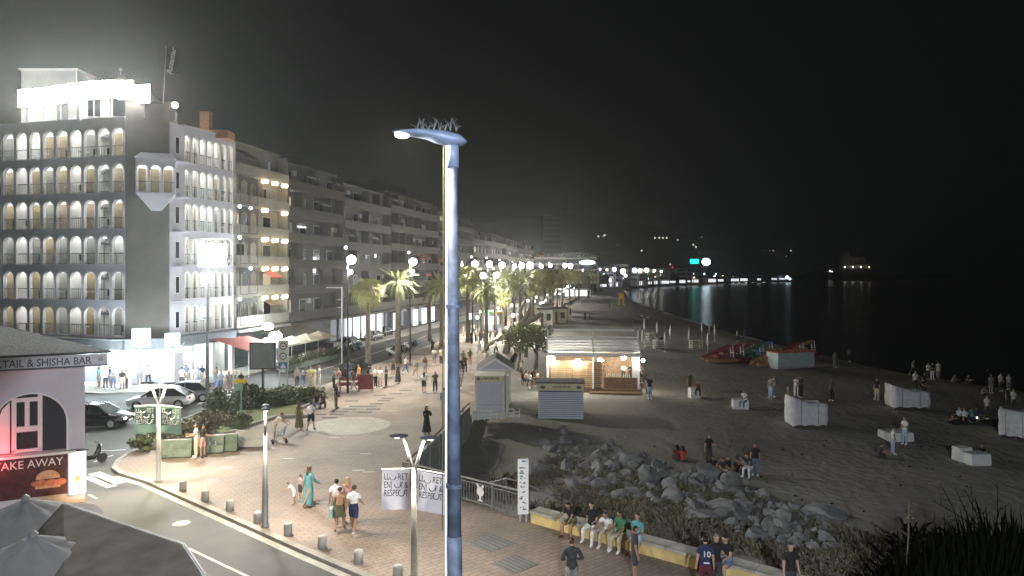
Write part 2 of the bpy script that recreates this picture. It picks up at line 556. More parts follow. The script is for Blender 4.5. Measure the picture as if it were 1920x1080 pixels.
# gutter strip along the road side of the kerb
gut = MB()
for a, b in zip(kerb_line[:5], kerb_line[1:6]):
    d = (b - a).normalized(); n = Vector((d.y, -d.x))
    if n.y > 0: n = -n
    pa, pb = a + n * .13, b + n * .13
    gut.add([(*pa, -.114), (*pb, -.114), (*(pb + n * .28), -.114), (*(pa + n * .28), -.114)], [(0, 1, 2, 3)])
struct('gutter', gut, M['concrete'])

# beach: a sheet from the promenade edge down into the water
ys = [4 + .9 * i for i in range(50)] + [49 * 1.045 ** i for i in range(57)]
nx = 70
bv = []; bf = []
for y in ys:
    x0 = lerp_poly(EDGE[::1], y) if y > 7.6 else 24.5
    if y <= 20.5: x0 = 24.5 + (8.2 - 24.5) * (y - 7.6) / 12.9
    x0 -= 1.2
    x1 = lerp_poly(SHORE, y) + 14
    for i in range(nx + 1):
        x = x0 + (x1 - x0) * i / nx
        bv.append((x, y, sand_z(x, y)))
for j in range(len(ys) - 1):
    for i in range(nx):
        a = j * (nx + 1) + i
        bf.append((a, a + 1, a + nx + 2, a + nx + 1))
struct('beach_sand', MB().add(bv, bf), M['sand'], smooth=True)
# surf: thin foam ribbons lying at the waterline
m_foam = mat('foam', (.6, .62, .62), .8, var=.2, scale=.6)
fo = MB()
for y0, y1 in ((140, 172), (178, 196), (208, 252), (112, 126)):
    n = 14
    for i in range(n):
        ya, yb = y0 + (y1 - y0) * i / n, y0 + (y1 - y0) * (i + 1) / n
        wa = 1.5 * math.sin(PI * i / n) * (.7 + .5 * noise.noise((ya, 0, 0))) + .05
        wb = 1.5 * math.sin(PI * (i + 1) / n) * (.7 + .5 * noise.noise((yb, 0, 0))) + .05
        xa, xb = lerp_poly(SHORE, ya) - .2, lerp_poly(SHORE, yb) - .2
        fo.add([(xa - wa, ya, sand_z(xa - wa, ya) + .05), (xa + wa * .4, ya, SEA_Z + .05), (xb + wb * .4, yb, SEA_Z + .05), (xb - wb, yb, sand_z(xb - wb, yb) + .05)], [(0, 1, 2, 3)])
struct('surf_foam', fo, m_foam)

# hills round the bay and the castle headland
def ridge(name, pts, back):
    b = MB(); n = len(pts)
    for u, v, d in pts:
        p = at(u, v, d); q = Vector((p.x, p.y, 0)).normalized()
        p.z += 6 * noise.noise((u * .03, d * .01, 0))
        b.v += [(p.x - q.x * back, p.y - q.y * back, -4), ((p.x * .6 + (p.x - q.x * back) * .4), p.y - q.y * back * .4, max(-3, p.z * .55)), tuple(p), (p.x + q.x * back * 1.5, p.y + q.y * back * 1.5, -4)]
    for i in range(n - 1):
        for k in range(3):
            b.f.append([i * 4 + k, (i + 1) * 4 + k, (i + 1) * 4 + k + 1, i * 4 + k + 1]); b.m.append(0)
    return struct(name, b, M['hill'], smooth=True)
ridge('hills', [(500, 470, 1500), (700, 440, 1500), (850, 425, 1500), (960, 410, 1500), (1050, 400, 1500), (1150, 412, 1480), (1240, 425, 1450), (1320, 452, 1420), (1400, 478, 1380), (1470, 500, 1320), (1530, 511, 1300)], 520)
ridge('headland', [(1440, 522, 930), (1500, 514, 900), (1545, 504, 880), (1575, 501, 870), (1600, 500, 865), (1630, 502, 865), (1660, 510, 870), (1700, 521, 880), (1730, 527, 890)], 60)

# --- road markings, manholes, inlays
def strip_px(u0, v0, u1, v1, w, z):
    a, b = gp(u0, v0), gp(u1, v1)
    d = (b - a).normalized(); n = Vector((-d.y, d.x, 0)) * w / 2
    return [(*(a + n).xy, z), (*(a - n).xy, z), (*(b - n).xy, z), (*(b + n).xy, z)]
mk = MB()
for q in ((345, 1018, 520, 1100, .11), (166, 922, 182, 930, .1), (655, 676 + 60, 566, 702, .0)):
    if q[4]: mk.add(strip_px(q[0], q[1], q[2], q[3], q[4], -.115), [(0, 1, 2, 3)])
mk.add(strip_px(176, 862, 212, 849, .12, -.115), [(0, 1, 2, 3)])
mk.add(strip_px(205, 841, 236, 839, .14, -.115), [(0, 1, 2, 3)])
mk.add(strip_px(180, 840, 205, 841, .10, -.115), [(0, 1, 2, 3)])
mk.add(strip_px(176, 882, 222, 902, .55, -.115), [(0, 1, 2, 3)])
mk.add(strip_px(166, 889, 210, 908, .45, -.115), [(0, 1, 2, 3)])
mk.add(strip_px(555, 706, 752, 644.5, .13, -.115), [(0, 1, 2, 3)])
mk.add(strip_px(752, 644.5, 800, 628, .16, -.115), [(0, 1, 2, 3)])
for k in range(5):
    mk.add(strip_px(400 + k * 16, 742 - k * 3, 372 + k * 16, 755 - k * 3, .35, -.115), [(0, 1, 2, 3)])
struct('road_marking', mk, M['line'])
def manhole(u, v, r, label, square=False):
    p = gp(u, v, 0 if square else -.12)
    b = MB()
    if square:
        b.box((0, 0, .004), (r * 2, r * 2, .012))
        o = b.build('drain_cover', M['railgrey'], None, loc=p, rot=(0, 0, .75))
        f = MB()
        for k in range(6): f.box((-r + r * 2 * (k + .5) / 6, 0, .013), (.06, r * 1.8, .006))
        f.build('grating', mat('cast_iron', (.14, .135, .125), .7), o)
    else:
        b.lathe([(r, 0), (r, .012), (r * .8, .014)], n=24)
        o = b.build('manhole_cover', M['kerb'], None, loc=(p.x, p.y, -.119))
        MB().lathe([(r * .72, .012), (r * .70, .024)], n=24).build('lid', M['railgrey'], o)
    tag(o, label, 'manhole cover')
manhole(340, 982, .33, 'round manhole cover in the asphalt of the near road')
manhole(318, 933, .16, 'small round valve cover by the kerb on the near road')
manhole(921, 1017, .62, 'larger square drain cover in the paving nearer the railing', True)
manhole(966, 1057, .55, 'smaller square drain cover in the paving at the bottom edge', True)

# lamplight pool painted as a pale disc, and the rows of dark inlaid slabs
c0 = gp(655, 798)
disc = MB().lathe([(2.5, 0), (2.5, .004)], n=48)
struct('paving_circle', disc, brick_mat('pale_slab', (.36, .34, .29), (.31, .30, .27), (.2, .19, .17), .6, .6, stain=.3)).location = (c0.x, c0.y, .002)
slab = MB().box((0, 0, 0), (.95, .32, .012)).mesh('slab', mat('dark_slab', (.07, .068, .06), .8))
pr = bpy.data.objects['promenade']
for u, v in ((742, 738), (727, 747), (720, 751), (706, 757), (693, 762), (640, 772), (618, 783), (684, 773), (632, 777), (700, 767), (598, 777), (655, 767), (668, 762), (760, 732), (712, 741), (660, 752)):
    p = gp(u, v)
    link('paving_slab', slab, pr, (p.x, p.y, .006))

pale = MB().box((0, 0, 0), (.55, .16, .008)).mesh('pale_slab', mat('pale_inlay', (.40, .38, .34), .7, var=.2))  # faint light reflections on the paving, painted as pale strips
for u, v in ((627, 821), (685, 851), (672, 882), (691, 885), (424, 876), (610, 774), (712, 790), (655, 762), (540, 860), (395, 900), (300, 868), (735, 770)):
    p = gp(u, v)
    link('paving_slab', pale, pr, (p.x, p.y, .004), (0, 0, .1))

# lawn planter by the junction: green edged bed
bed = [gp(*q).xy for q in ((250, 838), (330, 796), (400, 768), (470, 741), (560, 733), (600, 735), (612, 748), (560, 770), (575, 783), (520, 784), (470, 800), (440, 812), (400, 822), (320, 838))]
struct('planter_bed', MB().prism([tuple(p) for p in bed], 0.002, .14, bottom=False), M['grass'], fix=True)
ke = MB()
for a, b in zip(bed, bed[1:] + bed[:1]):
    ke.bar((*a, .09), (*b, .09), .2, .22)
struct('planter_kerb', ke, M['kerb'])

# ================================================================ hotel with arcades
HA = Vector((-31.4, 56.3)); HB = Vector((-28.4, 57.5)); HC = Vector((-28.1, 59.4)); HE = Vector((-26.25, 65.3))
Z1, HF = 4.09, 2.936
hotel = thing('arcade_hotel', 'lilac white hotel with six floors of round arched lit balconies', 'hotel', (HA.x, HA.y, 0))
def hpart(name, mb, m, org, d, smooth=False, parent=None, fix=False):
    rz = math.atan2(d.y, d.x)
    if parent is None:
        return mb.build(name, m, hotel, smooth, loc=(org.x - HA.x, org.y - HA.y, 0), rot=(0, 0, rz), fix=fix)
    return mb.build(name, m, parent, smooth, fix=fix)

def arch_panel(nb, w, ow, z0, h, ah, th, sill=.10, pmargin=0.0):
    b = MB(); r = ow / 2; n = 10
    for i in range(nb):
        x0 = i * w; xl = x0 + (w - ow) / 2; xr = xl + ow; xc = (xl + xr) / 2
        zs = z0 + ah - r; zt = z0 + h
        arc = [(xl, z0 + sill)] + [(xc - r * math.cos(PI * k / n), zs + r * math.sin(PI * k / n)) for k in range(n + 1)] + [(xr, z0 + sill)]
        for y, flip in ((0, False), (th, True)):
            def q(p): b.add([(x, y, z) for x, z in (p[::-1] if flip else p)], [(0, 1, 2, 3)])
            q([(x0, z0), (xl, z0), (xl, zt), (x0, zt)])
            q([(xr, z0), (x0 + w, z0), (x0 + w, zt), (xr, zt)])
            q([(xl, z0), (xr, z0), (xr, z0 + sill), (xl, z0 + sill)])
            for k in range(1, n + 1):
                (xa, za), (xb, zb) = arc[k], arc[k + 1]
                q([(xa, za), (xb, zb), (xb, zt), (xa, zt)])
        for (xa, za), (xb, zb) in zip(arc, arc[1:] + arc[:1]):
            b.add([(xa, 0, za), (xa, th, za), (xb, th, zb), (xb, 0, zb)], [(0, 1, 2, 3)])
    return b

def arch_rim(w, ow, z0, ah, sill=.1):
    """white moulded band lining one arch, proud of the wall"""
    r = ow / 2; n = 12; b = MB(); xc = w / 2; zs = z0 + ah - r
    def outl(k): return [(xc - k, z0 + sill)] + [(xc - k * math.cos(PI * i / n), zs + k * math.sin(PI * i / n)) for i in range(n + 1)] + [(xc + k, z0 + sill)]
    a, c = outl(r - .012), outl(r + .055)
    for i in range(len(a) - 1):
        (x0, y0), (x1, y1), (x2, y2), (x3, y3) = a[i], a[i + 1], c[i + 1], c[i]
        b.add([(x0, -.03, y0), (x1, -.03, y1), (x2, -.03, y2), (x3, -.03, y3)], [(0, 1, 2, 3)])
        b.add([(x0, -.03, y0), (x0, .27, y0), (x1, .27, y1), (x1, -.03, y1)], [(0, 1, 2, 3)])
        b.add([(x3, -.03, y3), (x2, -.03, y2), (x2, .0, y2), (x3, .0, y3)], [(0, 1, 2, 3)])
    return b

def facade(org, d, nb, w, ow, label_side, depth=1.5, seed=1):
    rg = random.Random(seed)
    L = nb * w; th = .26
    rz = math.atan2(d.y, d.x)
    base = (org.x - HA.x, org.y - HA.y, 0)
    rim = arch_rim(w, ow, 0, 2.43).mesh('arch_rim', M['white'])
    lamp = MB().box((0, 0, 0), (.26, .26, .05)).mesh('balcony_lamp', E['room'])
    rail = MB()
    rail.box((L / 2, .13, .98), (L, .05, .05)); rail.box((L / 2, .13, .16), (L, .03, .03))
    nbal = int(L / .21)
    for k in range(nbal): rail.box((L * (k + .5) / nbal, .13, .57), (.016, .016, .80))
    railm = rail.mesh('railing', M['darkmetal'])
    dw = .90 if label_side == 'front' else .55
    doors = [MB().box((0, 0, 1.15), (dw, .06, 2.3)).mesh('balcony_door', m) for m in (M['door'], M['door2'], M['door3'])]
    part_m = MB().box((0, depth / 2 + .15, 1.4), (.12, depth - .2, 2.8)).mesh('partition', M['white'])
    tbl = MB(); tbl.box((0, 0, .72), (.62, .62, .04)); tbl.tube([(0, 0, .02), (0, 0, .7)], .03, 6); tbl.lathe([(.24, 0), (.22, .03)], n=8)
    tblm = tbl.mesh('balcony_table', M['whitepaint'])
    chm = MB()
    chm.box((0, 0, .44), (.44, .44, .04)); chm.box((0, .21, .68), (.44, .04, .44))
    for sx in (-1, 1):
        for sy in (-1, 1): chm.box((sx * .19, sy * .19, .21), (.04, .04, .42))
    chme = chm.mesh('balcony_chair', M['darkmetal'])
    orient = Matrix.Rotation(rz, 4, 'Z')
    cm = MB(); nn = 8
    for j in range(4):
        for k in range(nn + 1):
            a = PI * k / nn; e = PI / 2 * j / 3
            cm.v.append((-.46 * math.cos(a) * math.cos(e * .0 + 0) * (1 - .0 * j), -.5 * math.sin(e) * math.sin(a), .55 * math.sin(a) * math.cos(e)))
    for j in range(3):
        for k in range(nn): cm.f.append([j * (nn + 1) + k, j * (nn + 1) + k + 1, (j + 1) * (nn + 1) + k + 1, (j + 1) * (nn + 1) + k]); cm.m.append(0)
    canopy_m = cm.mesh('door_canopy', M['darkmetal']); cpost_m = MB().tube([(0, 0, 0), (0, 0, 1.8)], .03, 5).mesh('canopy_post', M['darkmetal'])
    for fl in range(6):
        z0 = Z1 + fl * HF
        hpart('arcade_wall', arch_panel(nb, w, ow, z0, HF, 2.43, th), M['hotel'], org, d)
        b = MB(); b.add([(0, depth, z0), (L, depth, z0), (L, depth, z0 + HF), (0, depth, z0 + HF)], [(0, 1, 2, 3)])
        hpart('back_wall', b, M['white'], org, d)
        hpart('floor_slab', MB().box((L / 2, depth / 2 + th / 2, z0 - .07), (L, depth - th, .14)), M['white'], org, d)
        link('railing', railm, hotel, (base[0], base[1], z0), (0, 0, rz))
        for i in range(nb):
            def place(nm, me, x, y, z):
                v = orient @ Vector((x, y, 0))
                return link(nm, me, hotel, (base[0] + v.x, base[1] + v.y, z), (0, 0, rz))
            place('arch_rim', rim, i * w, 0, z0)
            place('balcony_lamp', lamp, (i + .5) * w, .8, z0 + HF - .18)
            if i % 4 == 0: place('partition', part_m, i * w + .001, 0, z0 + .002)
            if label_side == 'front' and i in (nb - 3, nb - 9):
                place('door_canopy', canopy_m, (i + .5) * w + .25, depth - .04, z0 + 1.75)
                place('canopy_post', cpost_m, (i + .5) * w + .25, depth - .30, z0)
            elif rg.random() < .97:
                place('balcony_door', doors[rg.randrange(3)], (i + .5) * w - .05 + rg.uniform(-.06, .06), depth - .035, z0 + .002)
            if rg.random() < (.62 if label_side == 'front' else .5):
                v = orient @ Vector(((i + .5) * w, .75, 0))
                fn = ['bottom', 'second', 'third', 'fourth', 'fifth', 'top'][fl]
                k = nb - i if label_side == 'front' else i + 1
                on = ['first', 'second', 'third', 'fourth', 'fifth', 'sixth', 'seventh', 'eighth', 'ninth', 'tenth', 'eleventh', 'twelfth'][k - 1]
                wh = 'left of brown tower' if label_side == 'front' else 'right of brown tower'
                kind = rg.random()
                if kind < .55:
                    o = link('balcony_table', tblm, None, (org.x + v.x, org.y + v.y, z0), (0, 0, rz))
                    tag(o, 'white table under %s arch %s on the %s arcade floor' % (on, wh, fn), 'table', 'tables on the hotel balconies')
                else:
                    o = link('balcony_chair', chme, None, (org.x + v.x, org.y + v.y, z0), (0, 0, rz + rg.uniform(-.5, .5) + PI))
                    tag(o, 'dark chair under %s arch %s on the %s arcade floor' % (on, wh, fn), 'chair', 'chairs on the hotel balconies')
    # parapet and coping over the top floor
    zt = Z1 + 6 * HF
    hpart('parapet', MB().box((L / 2, .16, zt + .12), (L, .32, .24)).box((L / 2, .14, zt + .29), (L + .06, .44, .10)), M['hotel'], org, d)

DL = Vector((.973, -.232)); NBL, WL = 12, 1.385
facade(HA - DL * (NBL * WL), DL, NBL, WL, 1.16, 'front', seed=3)
DR = (HE - HC).normalized(); WR = (HE - HC).length / 7
facade(HC, DR, 7, WR, WR - .17, 'side', seed=5)
# core volume behind the balconies
core = MB()
LA = HA - DL * (NBL * WL)
inn = Vector((.232, .973))
cp = [LA + inn * 1.55, HA + inn * 1.55, HB + Vector((-.5, 2.6)), HC + Vector((-1.7, 1.2)), HE + Vector((-1.9, .7)), HE + Vector((-16, 6)), LA + inn * 18]
core.prism([(p.x - HA.x, p.y - HA.y) for p in cp], 0, Z1 + 6 * HF + .05)
core.build('core_wall', M['hotel'], hotel, fix=True)
# plain brown stair tower on the corner
tw = [(HA.x, HA.y), (HB.x, HB.y), (HB.x - .9, HB.y + 3.2), (HA.x - .2, HA.y + 3)]
MB().prism([(x - HA.x, y - HA.y) for x, y in tw], Z1 - .15, 23.3).build('stair_tower', M['tower'], hotel, fix=True)
MB().prism([(HA.x - .15 - HA.x, -.15), (HB.x + .12 - HA.x, HB.y - HA.y - .12), (HB.x - HA.x, HB.y - HA.y + 1.2), (-.1, 1.2)], 23.32, 23.5).build('tower_coping', M['tower'], hotel, fix=True)
# grey return wall with narrow windows between tower and side arcade
dBC = (HC - HB).normalized()
ret = MB().prism([(HB.x - HA.x, HB.y - HA.y), (HC.x - HA.x, HC.y - HA.y), (HC.x - HA.x - 1.6, HC.y - HA.y + .4), (HB.x - HA.x - 1.2, HB.y - HA.y + .6)], 0, 21.9)
ret.build('return_wall', M['hotel'], hotel, fix=True)
for fl in range(6):
    p = HB + dBC * .95
    w_ = MB(); w_.box((0, 0, 0), (.55, .10, 1.5))
    rz = math.atan2(dBC.y, dBC.x)
    o = w_.build('narrow_window', M['whitepaint'], hotel, loc=(p.x - HA.x, p.y - HA.y, Z1 + fl * HF + 1.3), rot=(0, 0, rz))
    MB().box((0, -.04, 0), (.40, .06, 1.34)).build('pane', M['glass'], o)
    q = HB + dBC * 1.2 + Vector((.35, -.12))
    MB().box((0, 0, 0), (1.5, .9, .12)).build('side_balcony_slab', M['hotel'], hotel, loc=(q.x - HA.x, q.y - HA.y, Z1 + fl * HF - .1), rot=(0, 0, rz))
# bay window hung on the tower
dAB = (HB - HA).normalized(); rzT = math.atan2(dAB.y, dAB.x)
bo = HA + dAB * .85
n3 = 3; wb = .96
bz = Z1 + 4 * HF - .05
def bay(name, mb, m, fix=False):
    off = Vector((math.sin(rzT), -math.cos(rzT))) * 1.05
    return mb.build(name, m, hotel, loc=(bo.x + off.x - HA.x, bo.y + off.y - HA.y, 0), rot=(0, 0, rzT), fix=fix)
bay('bay_arcade', arch_panel(3, wb, .82, bz, HF - .1, 2.3, .2), M['hotel'])
for i in range(3):
    r_ = arch_rim(wb, .82, bz, 2.3); r_.v = [(x + i * wb, y, z) for x, y, z in r_.v]
    bay('arch_rim', r_, M['white'])
    bay('balcony_lamp', MB().box(((i + .5) * wb, .55, bz + HF - .25), (.2, .2, .05)), E['room'])
    bay('balcony_door', MB().box(((i + .35) * wb, 1.0, bz + 1.05), (.6, .05, 2.1)), M['door'])
for x_ in (.05, 3 * wb - .05): bay('bay_side_wall', MB().box((x_, .6, bz + HF / 2 - .05), (.1, .8, HF - .1)), M['hotel'])
bay('bay_back_wall', MB().box((1.5 * wb, 1.04, bz + HF / 2), (3 * wb, .02, HF)), M['white'])
bay('bay_railing', MB().box((1.5 * wb, .1, bz + .95), (3 * wb, .05, .05)), M['darkmetal'])
bay('bay_roof', MB().add([(-.1, -.1, bz + HF - .1), (3 * wb + .1, -.1, bz + HF - .1), (3 * wb + .1, 1.05, bz + HF - .1), (-.1, 1.05, bz + HF - .1), (.3, .7, bz + HF + .45), (3 * wb - .3, .7, bz + HF + .45), (3 * wb - .3, 1.05, bz + HF + .45), (.3, 1.05, bz + HF + .45)],
    [(0, 1, 5, 4), (1, 2, 6, 5), (3, 0, 4, 7), (4, 5, 6, 7), (3, 2, 1, 0)]), M['hotel'], True)
bay('bay_bracket', MB().add([(0, 0, bz), (3 * wb, 0, bz), (3 * wb, 1.05, bz), (0, 1.05, bz), (1.05, .75, bz - 1.35), (1.75, .75, bz - 1.35), (1.75, 1.05, bz - 1.35), (1.05, 1.05, bz - 1.35)],
    [(0, 1, 2, 3), (0, 4, 5, 1), (1, 5, 6, 2), (3, 7, 4, 0), (4, 7, 6, 5)]), M['hotel'], True)

# ground floor shops: fascia, pillars, lit white interior
def shop(org, d, L, npil, seed):
    rg = random.Random(seed)
    hpart('shop_fascia', MB().box((L / 2, -.12, 3.55), (L, .5, .95)), M['fascia'], org, d)
    hpart('shop_ceiling', MB().box((L / 2, 2.4, 3.12), (L, 4.4, .08)), M['white'], org, d)
    hpart('shop_back_wall', MB().box((L / 2, 4.0, 1.55), (L, .1, 3.1)), M['white'], org, d)
    hpart('shop_floor', MB().box((L / 2, 2.2, .02), (L, 4.2, .02)), M['white'], org, d)
    for i in range(npil):
        hpart('shop_pillar', MB().box((L * (i + .03) / max(1, npil - 1) * .97 + .15, .2, 1.53), (.4, .4, 3.06)), M['white'], org, d)
    for i in range(max(2, int(L / 1.4))):
        x = L * (i + .5) / max(2, int(L / 1.4))
        hpart('shop_lamp', MB().box((x, 1.2, 3.03), (.8, .35, .06)), E['shop'], org, d)
        hpart('shop_lamp', MB().box((x, 3.0, 3.03), (.8, .35, .06)), E['shop'], org, d)
    for i in range(int(L / 1.1)):
        x = 1.1 * (i + .5)
        col = rg.choice([(.5, .15, .12), (.1, .2, .35), (.55, .5, .3), (.2, .35, .3), (.4, .38, .36), (.12, .12, .14)])
        b = MB()
        for k in range(4): b.box((x, 3.7, .5 + k * .55), (.9, .35, .05))
        for k in range(8): b.box((x + rg.uniform(-.35, .35), 3.65, .7 + (k % 4) * .55), (rg.uniform(.12, .3), .25, .35), mi=1)
        hpart('display_shelf', b, [M['whitepaint'], paint(col)], org, d)
shop(LA, DL, NBL * WL, 8, 4)
shop(HA, dAB, (HB - HA).length, 2, 6)
shop(HC + (HC - HE).normalized() * 1.7, DR, (HE - HC).length + 1.7, 4, 8)
# thin marquee round the corner above the shops
mq = MB()
mp = [LA - inn * .05, HA - inn * .05, HB + Vector((.1, -.1)), HC + Vector((.15, -.1)), HE]
mo = [LA - inn * 1.5, HA - inn * 1.6 + Vector((.3, 0)), HB + Vector((1.5, -1.2)), HC + Vector((1.6, -.5)), HE + Vector((1.5, -.4))]
for i in range(4):
    a, b_, c, d_ = mp[i], mp[i + 1], mo[i + 1], mo[i]
    mq.prism([(p.x - HA.x, p.y - HA.y) for p in (a, b_, c, d_)], 3.98, 4.06)
mq.build('marquee', M['fascia'], hotel, fix=True)
# two backlit signs on the tower
for u, v, w_, h_, lab in ((265, 633, 1.25, 1.4, 1), (323, 637, 1.0, 1.0, 2)):
    p = at(u, v, 54.2)
    root = thing('backlit_sign', 'larger glowing bluish white sign box on the brown tower over the shops' if lab == 1 else 'smaller glowing bluish white sign box at the tower edge over the shops', 'sign', (p.x, p.y, p.z - h_ / 2), rzT)
    MB().box((0, .06, h_ / 2), (w_ + .08, .2, h_ + .08)).build('housing', M['grey'], root)
    MB().box((0, -.06, h_ / 2), (w_, .03, h_)).build('face', E['sign'], root)
    MB().box((0, 1.1, h_ - .1), (.1, 2.0, .1)).build('bracket', M['grey'], root)
for k, (u, v) in enumerate(((186, 668), (212, 668), (240, 664), (272, 668), (303, 662), (336, 655), (352, 668), (372, 662))):
    p = at(u, v, 53.6)
    o = thing('shop_front_lamp', 'glaring white shop front lamp, %s from the left under the marquee' % ['first', 'second', 'third', 'fourth', 'fifth', 'sixth', 'seventh', 'last'][k], 'lamp', p, 0, 'glaring lamps along the shop fronts')
    MB().ball((0, 0, 0), (.36, .2, .22), 10, 6).build('globe', E['shopglobe'], o, True)
    MB().bar((0, .1, .1), (0, .9, .45), .05).build('arm', M['grey'], o)

# roof terrace pavilion, floodlights, flag
zr = Z1 + 6 * HF + .4
pav = thing('roof_pavilion', 'white gabled pavilion on the hotel roof behind the floodlights', 'pavilion', (-33.8, 59.9, zr))
MB().box((0, 0, 1.1), (4.9, 3.6, 2.2)).build('wall', M['white'], pav)
MB().add([(-2.9, -2.2, 2.2), (2.9, -2.2, 2.2), (2.9, 2.2, 2.2), (-2.9, 2.2, 2.2), (.2, 0, 4.3), (-.2, 0, 4.3)], [(0, 1, 4, 5), (1, 2, 4), (2, 3, 5, 4), (3, 0, 5), (3, 2, 1, 0)]).build('roof', M['white'], pav, fix=True)
MB().tube([(0, 0, 4.2), (0, 0, 4.7)], .04, 6).ball((0, 0, 4.8), .14).build('finial', M['whitepaint'], pav)
for i in range(2):
    MB().box((-1.2 + i * 2.1, -1.83, 1.1), (1.0, .06, 1.5)).build('window', M['glass'], pav)
lift = thing('lift_room', 'plain white box room at the left end of the hotel roof', 'roof room', (-40.6, 62.8, zr))
MB().box((0, 0, 2.5), (4.9, 4, 5.0)).build('wall', M['white'], lift)
MB().box((0, 0, 5.06), (5.2, 4.3, .12)).build('roof', M['white'], lift)
MB().box((1.2, -2.02, 1.05), (.9, .06, 2.1)).build('door', M['grey'], lift)
nfl_ = 8
for i in range(nfl_):
    u = 46 + i * 31.4; r = (u - 960) / FPX
    s_ = (-31.4 - 56.3 * r) / (.973 + .232 * r)
    q = HA - DL * s_ + inn * .55
    p = at(u, (184, 181, 177, 172, 169, 167, 168, 176)[i], q.y)
    r_ = thing('roof_floodlight', 'white hot roof floodlight, %s of eight from the left on the hotel roof' % ['first', 'second', 'third', 'fourth', 'fifth', 'sixth', 'seventh', 'last'][i], 'floodlight', (p.x, p.y, zr - .12), math.atan2(DL.y, DL.x), group='floodlights along the hotel roof')
    h = p.z - zr
    MB().tube([(0, .25, 0), (0, .25, h - .2)], .05, 6).build('post', M['grey'], r_)
    hd = MB().box((0, .14, h + .12), (1.44, .16, 1.5)).build('housing', M['grey'], r_)
    MB().box((0, .03, h + .12), (1.38, .04, 1.42)).build('lens', E['roofflood'], hd)
    MB().box((0, .25, h + .12), (1.2, .04, 1.2)).build('rear_lens', E['roofrear'], hd)  # added glowing panel on the back, lights the pavilion
p = at(328, 197, 57.2)
r_ = thing('roof_spotlight', 'single bright spotlight on the right shoulder of the tower top', 'floodlight', (p.x, p.y, 21.9))
MB().tube([(0, 0, 0), (0, 0, p.z - 22)], .04, 6).build('post', M['grey'], r_)
MB().ball((0, 0, p.z - 21.9), .26).build('globe', E['lensdim'], r_)
fp = at(306, 190, 57.2)
flag = thing('flagpole', 'thin flagpole on the hotel tower carrying the tall grey flag', 'flagpole', (fp.x, fp.y, 23.3))
MB().tube([(0, 0, 0), (.25, 0, 4.75)], [.045, .03], 6).build('pole', M['palemetal'], flag)
fb = MB(); nr, nc = 10, 6
for j in range(nr + 1):
    for i in range(nc + 1):
        t = j / nr; s = i / nc
        fb.v.append((.27 + .10 * (1 - t) * -.5 + s * 1.05 - t * .12 + .05 * t, .10 * math.sin(s * 5 + t * 2), 4.62 - t * 2.2 - s * .1))
for j in range(nr):
    for i in range(nc):
        a = j * (nc + 1) + i
        fb.f.append([a, a + 1, a + nc + 2, a + nc + 1]); fb.m.append(0)
cl = fb.build('flag_cloth', mat('flag_grey', (.20, .21, .20), .8), flag, True)
tm = text_mesh('Rosamar', .60, M['inkwhite'], .012, shear=.25, bold=.022)
tm.transform(Matrix.Rotation(-PI / 2 + .18, 4, 'Y'))
link('flag_lettering', tm, cl, (.76, -.16, 3.45))

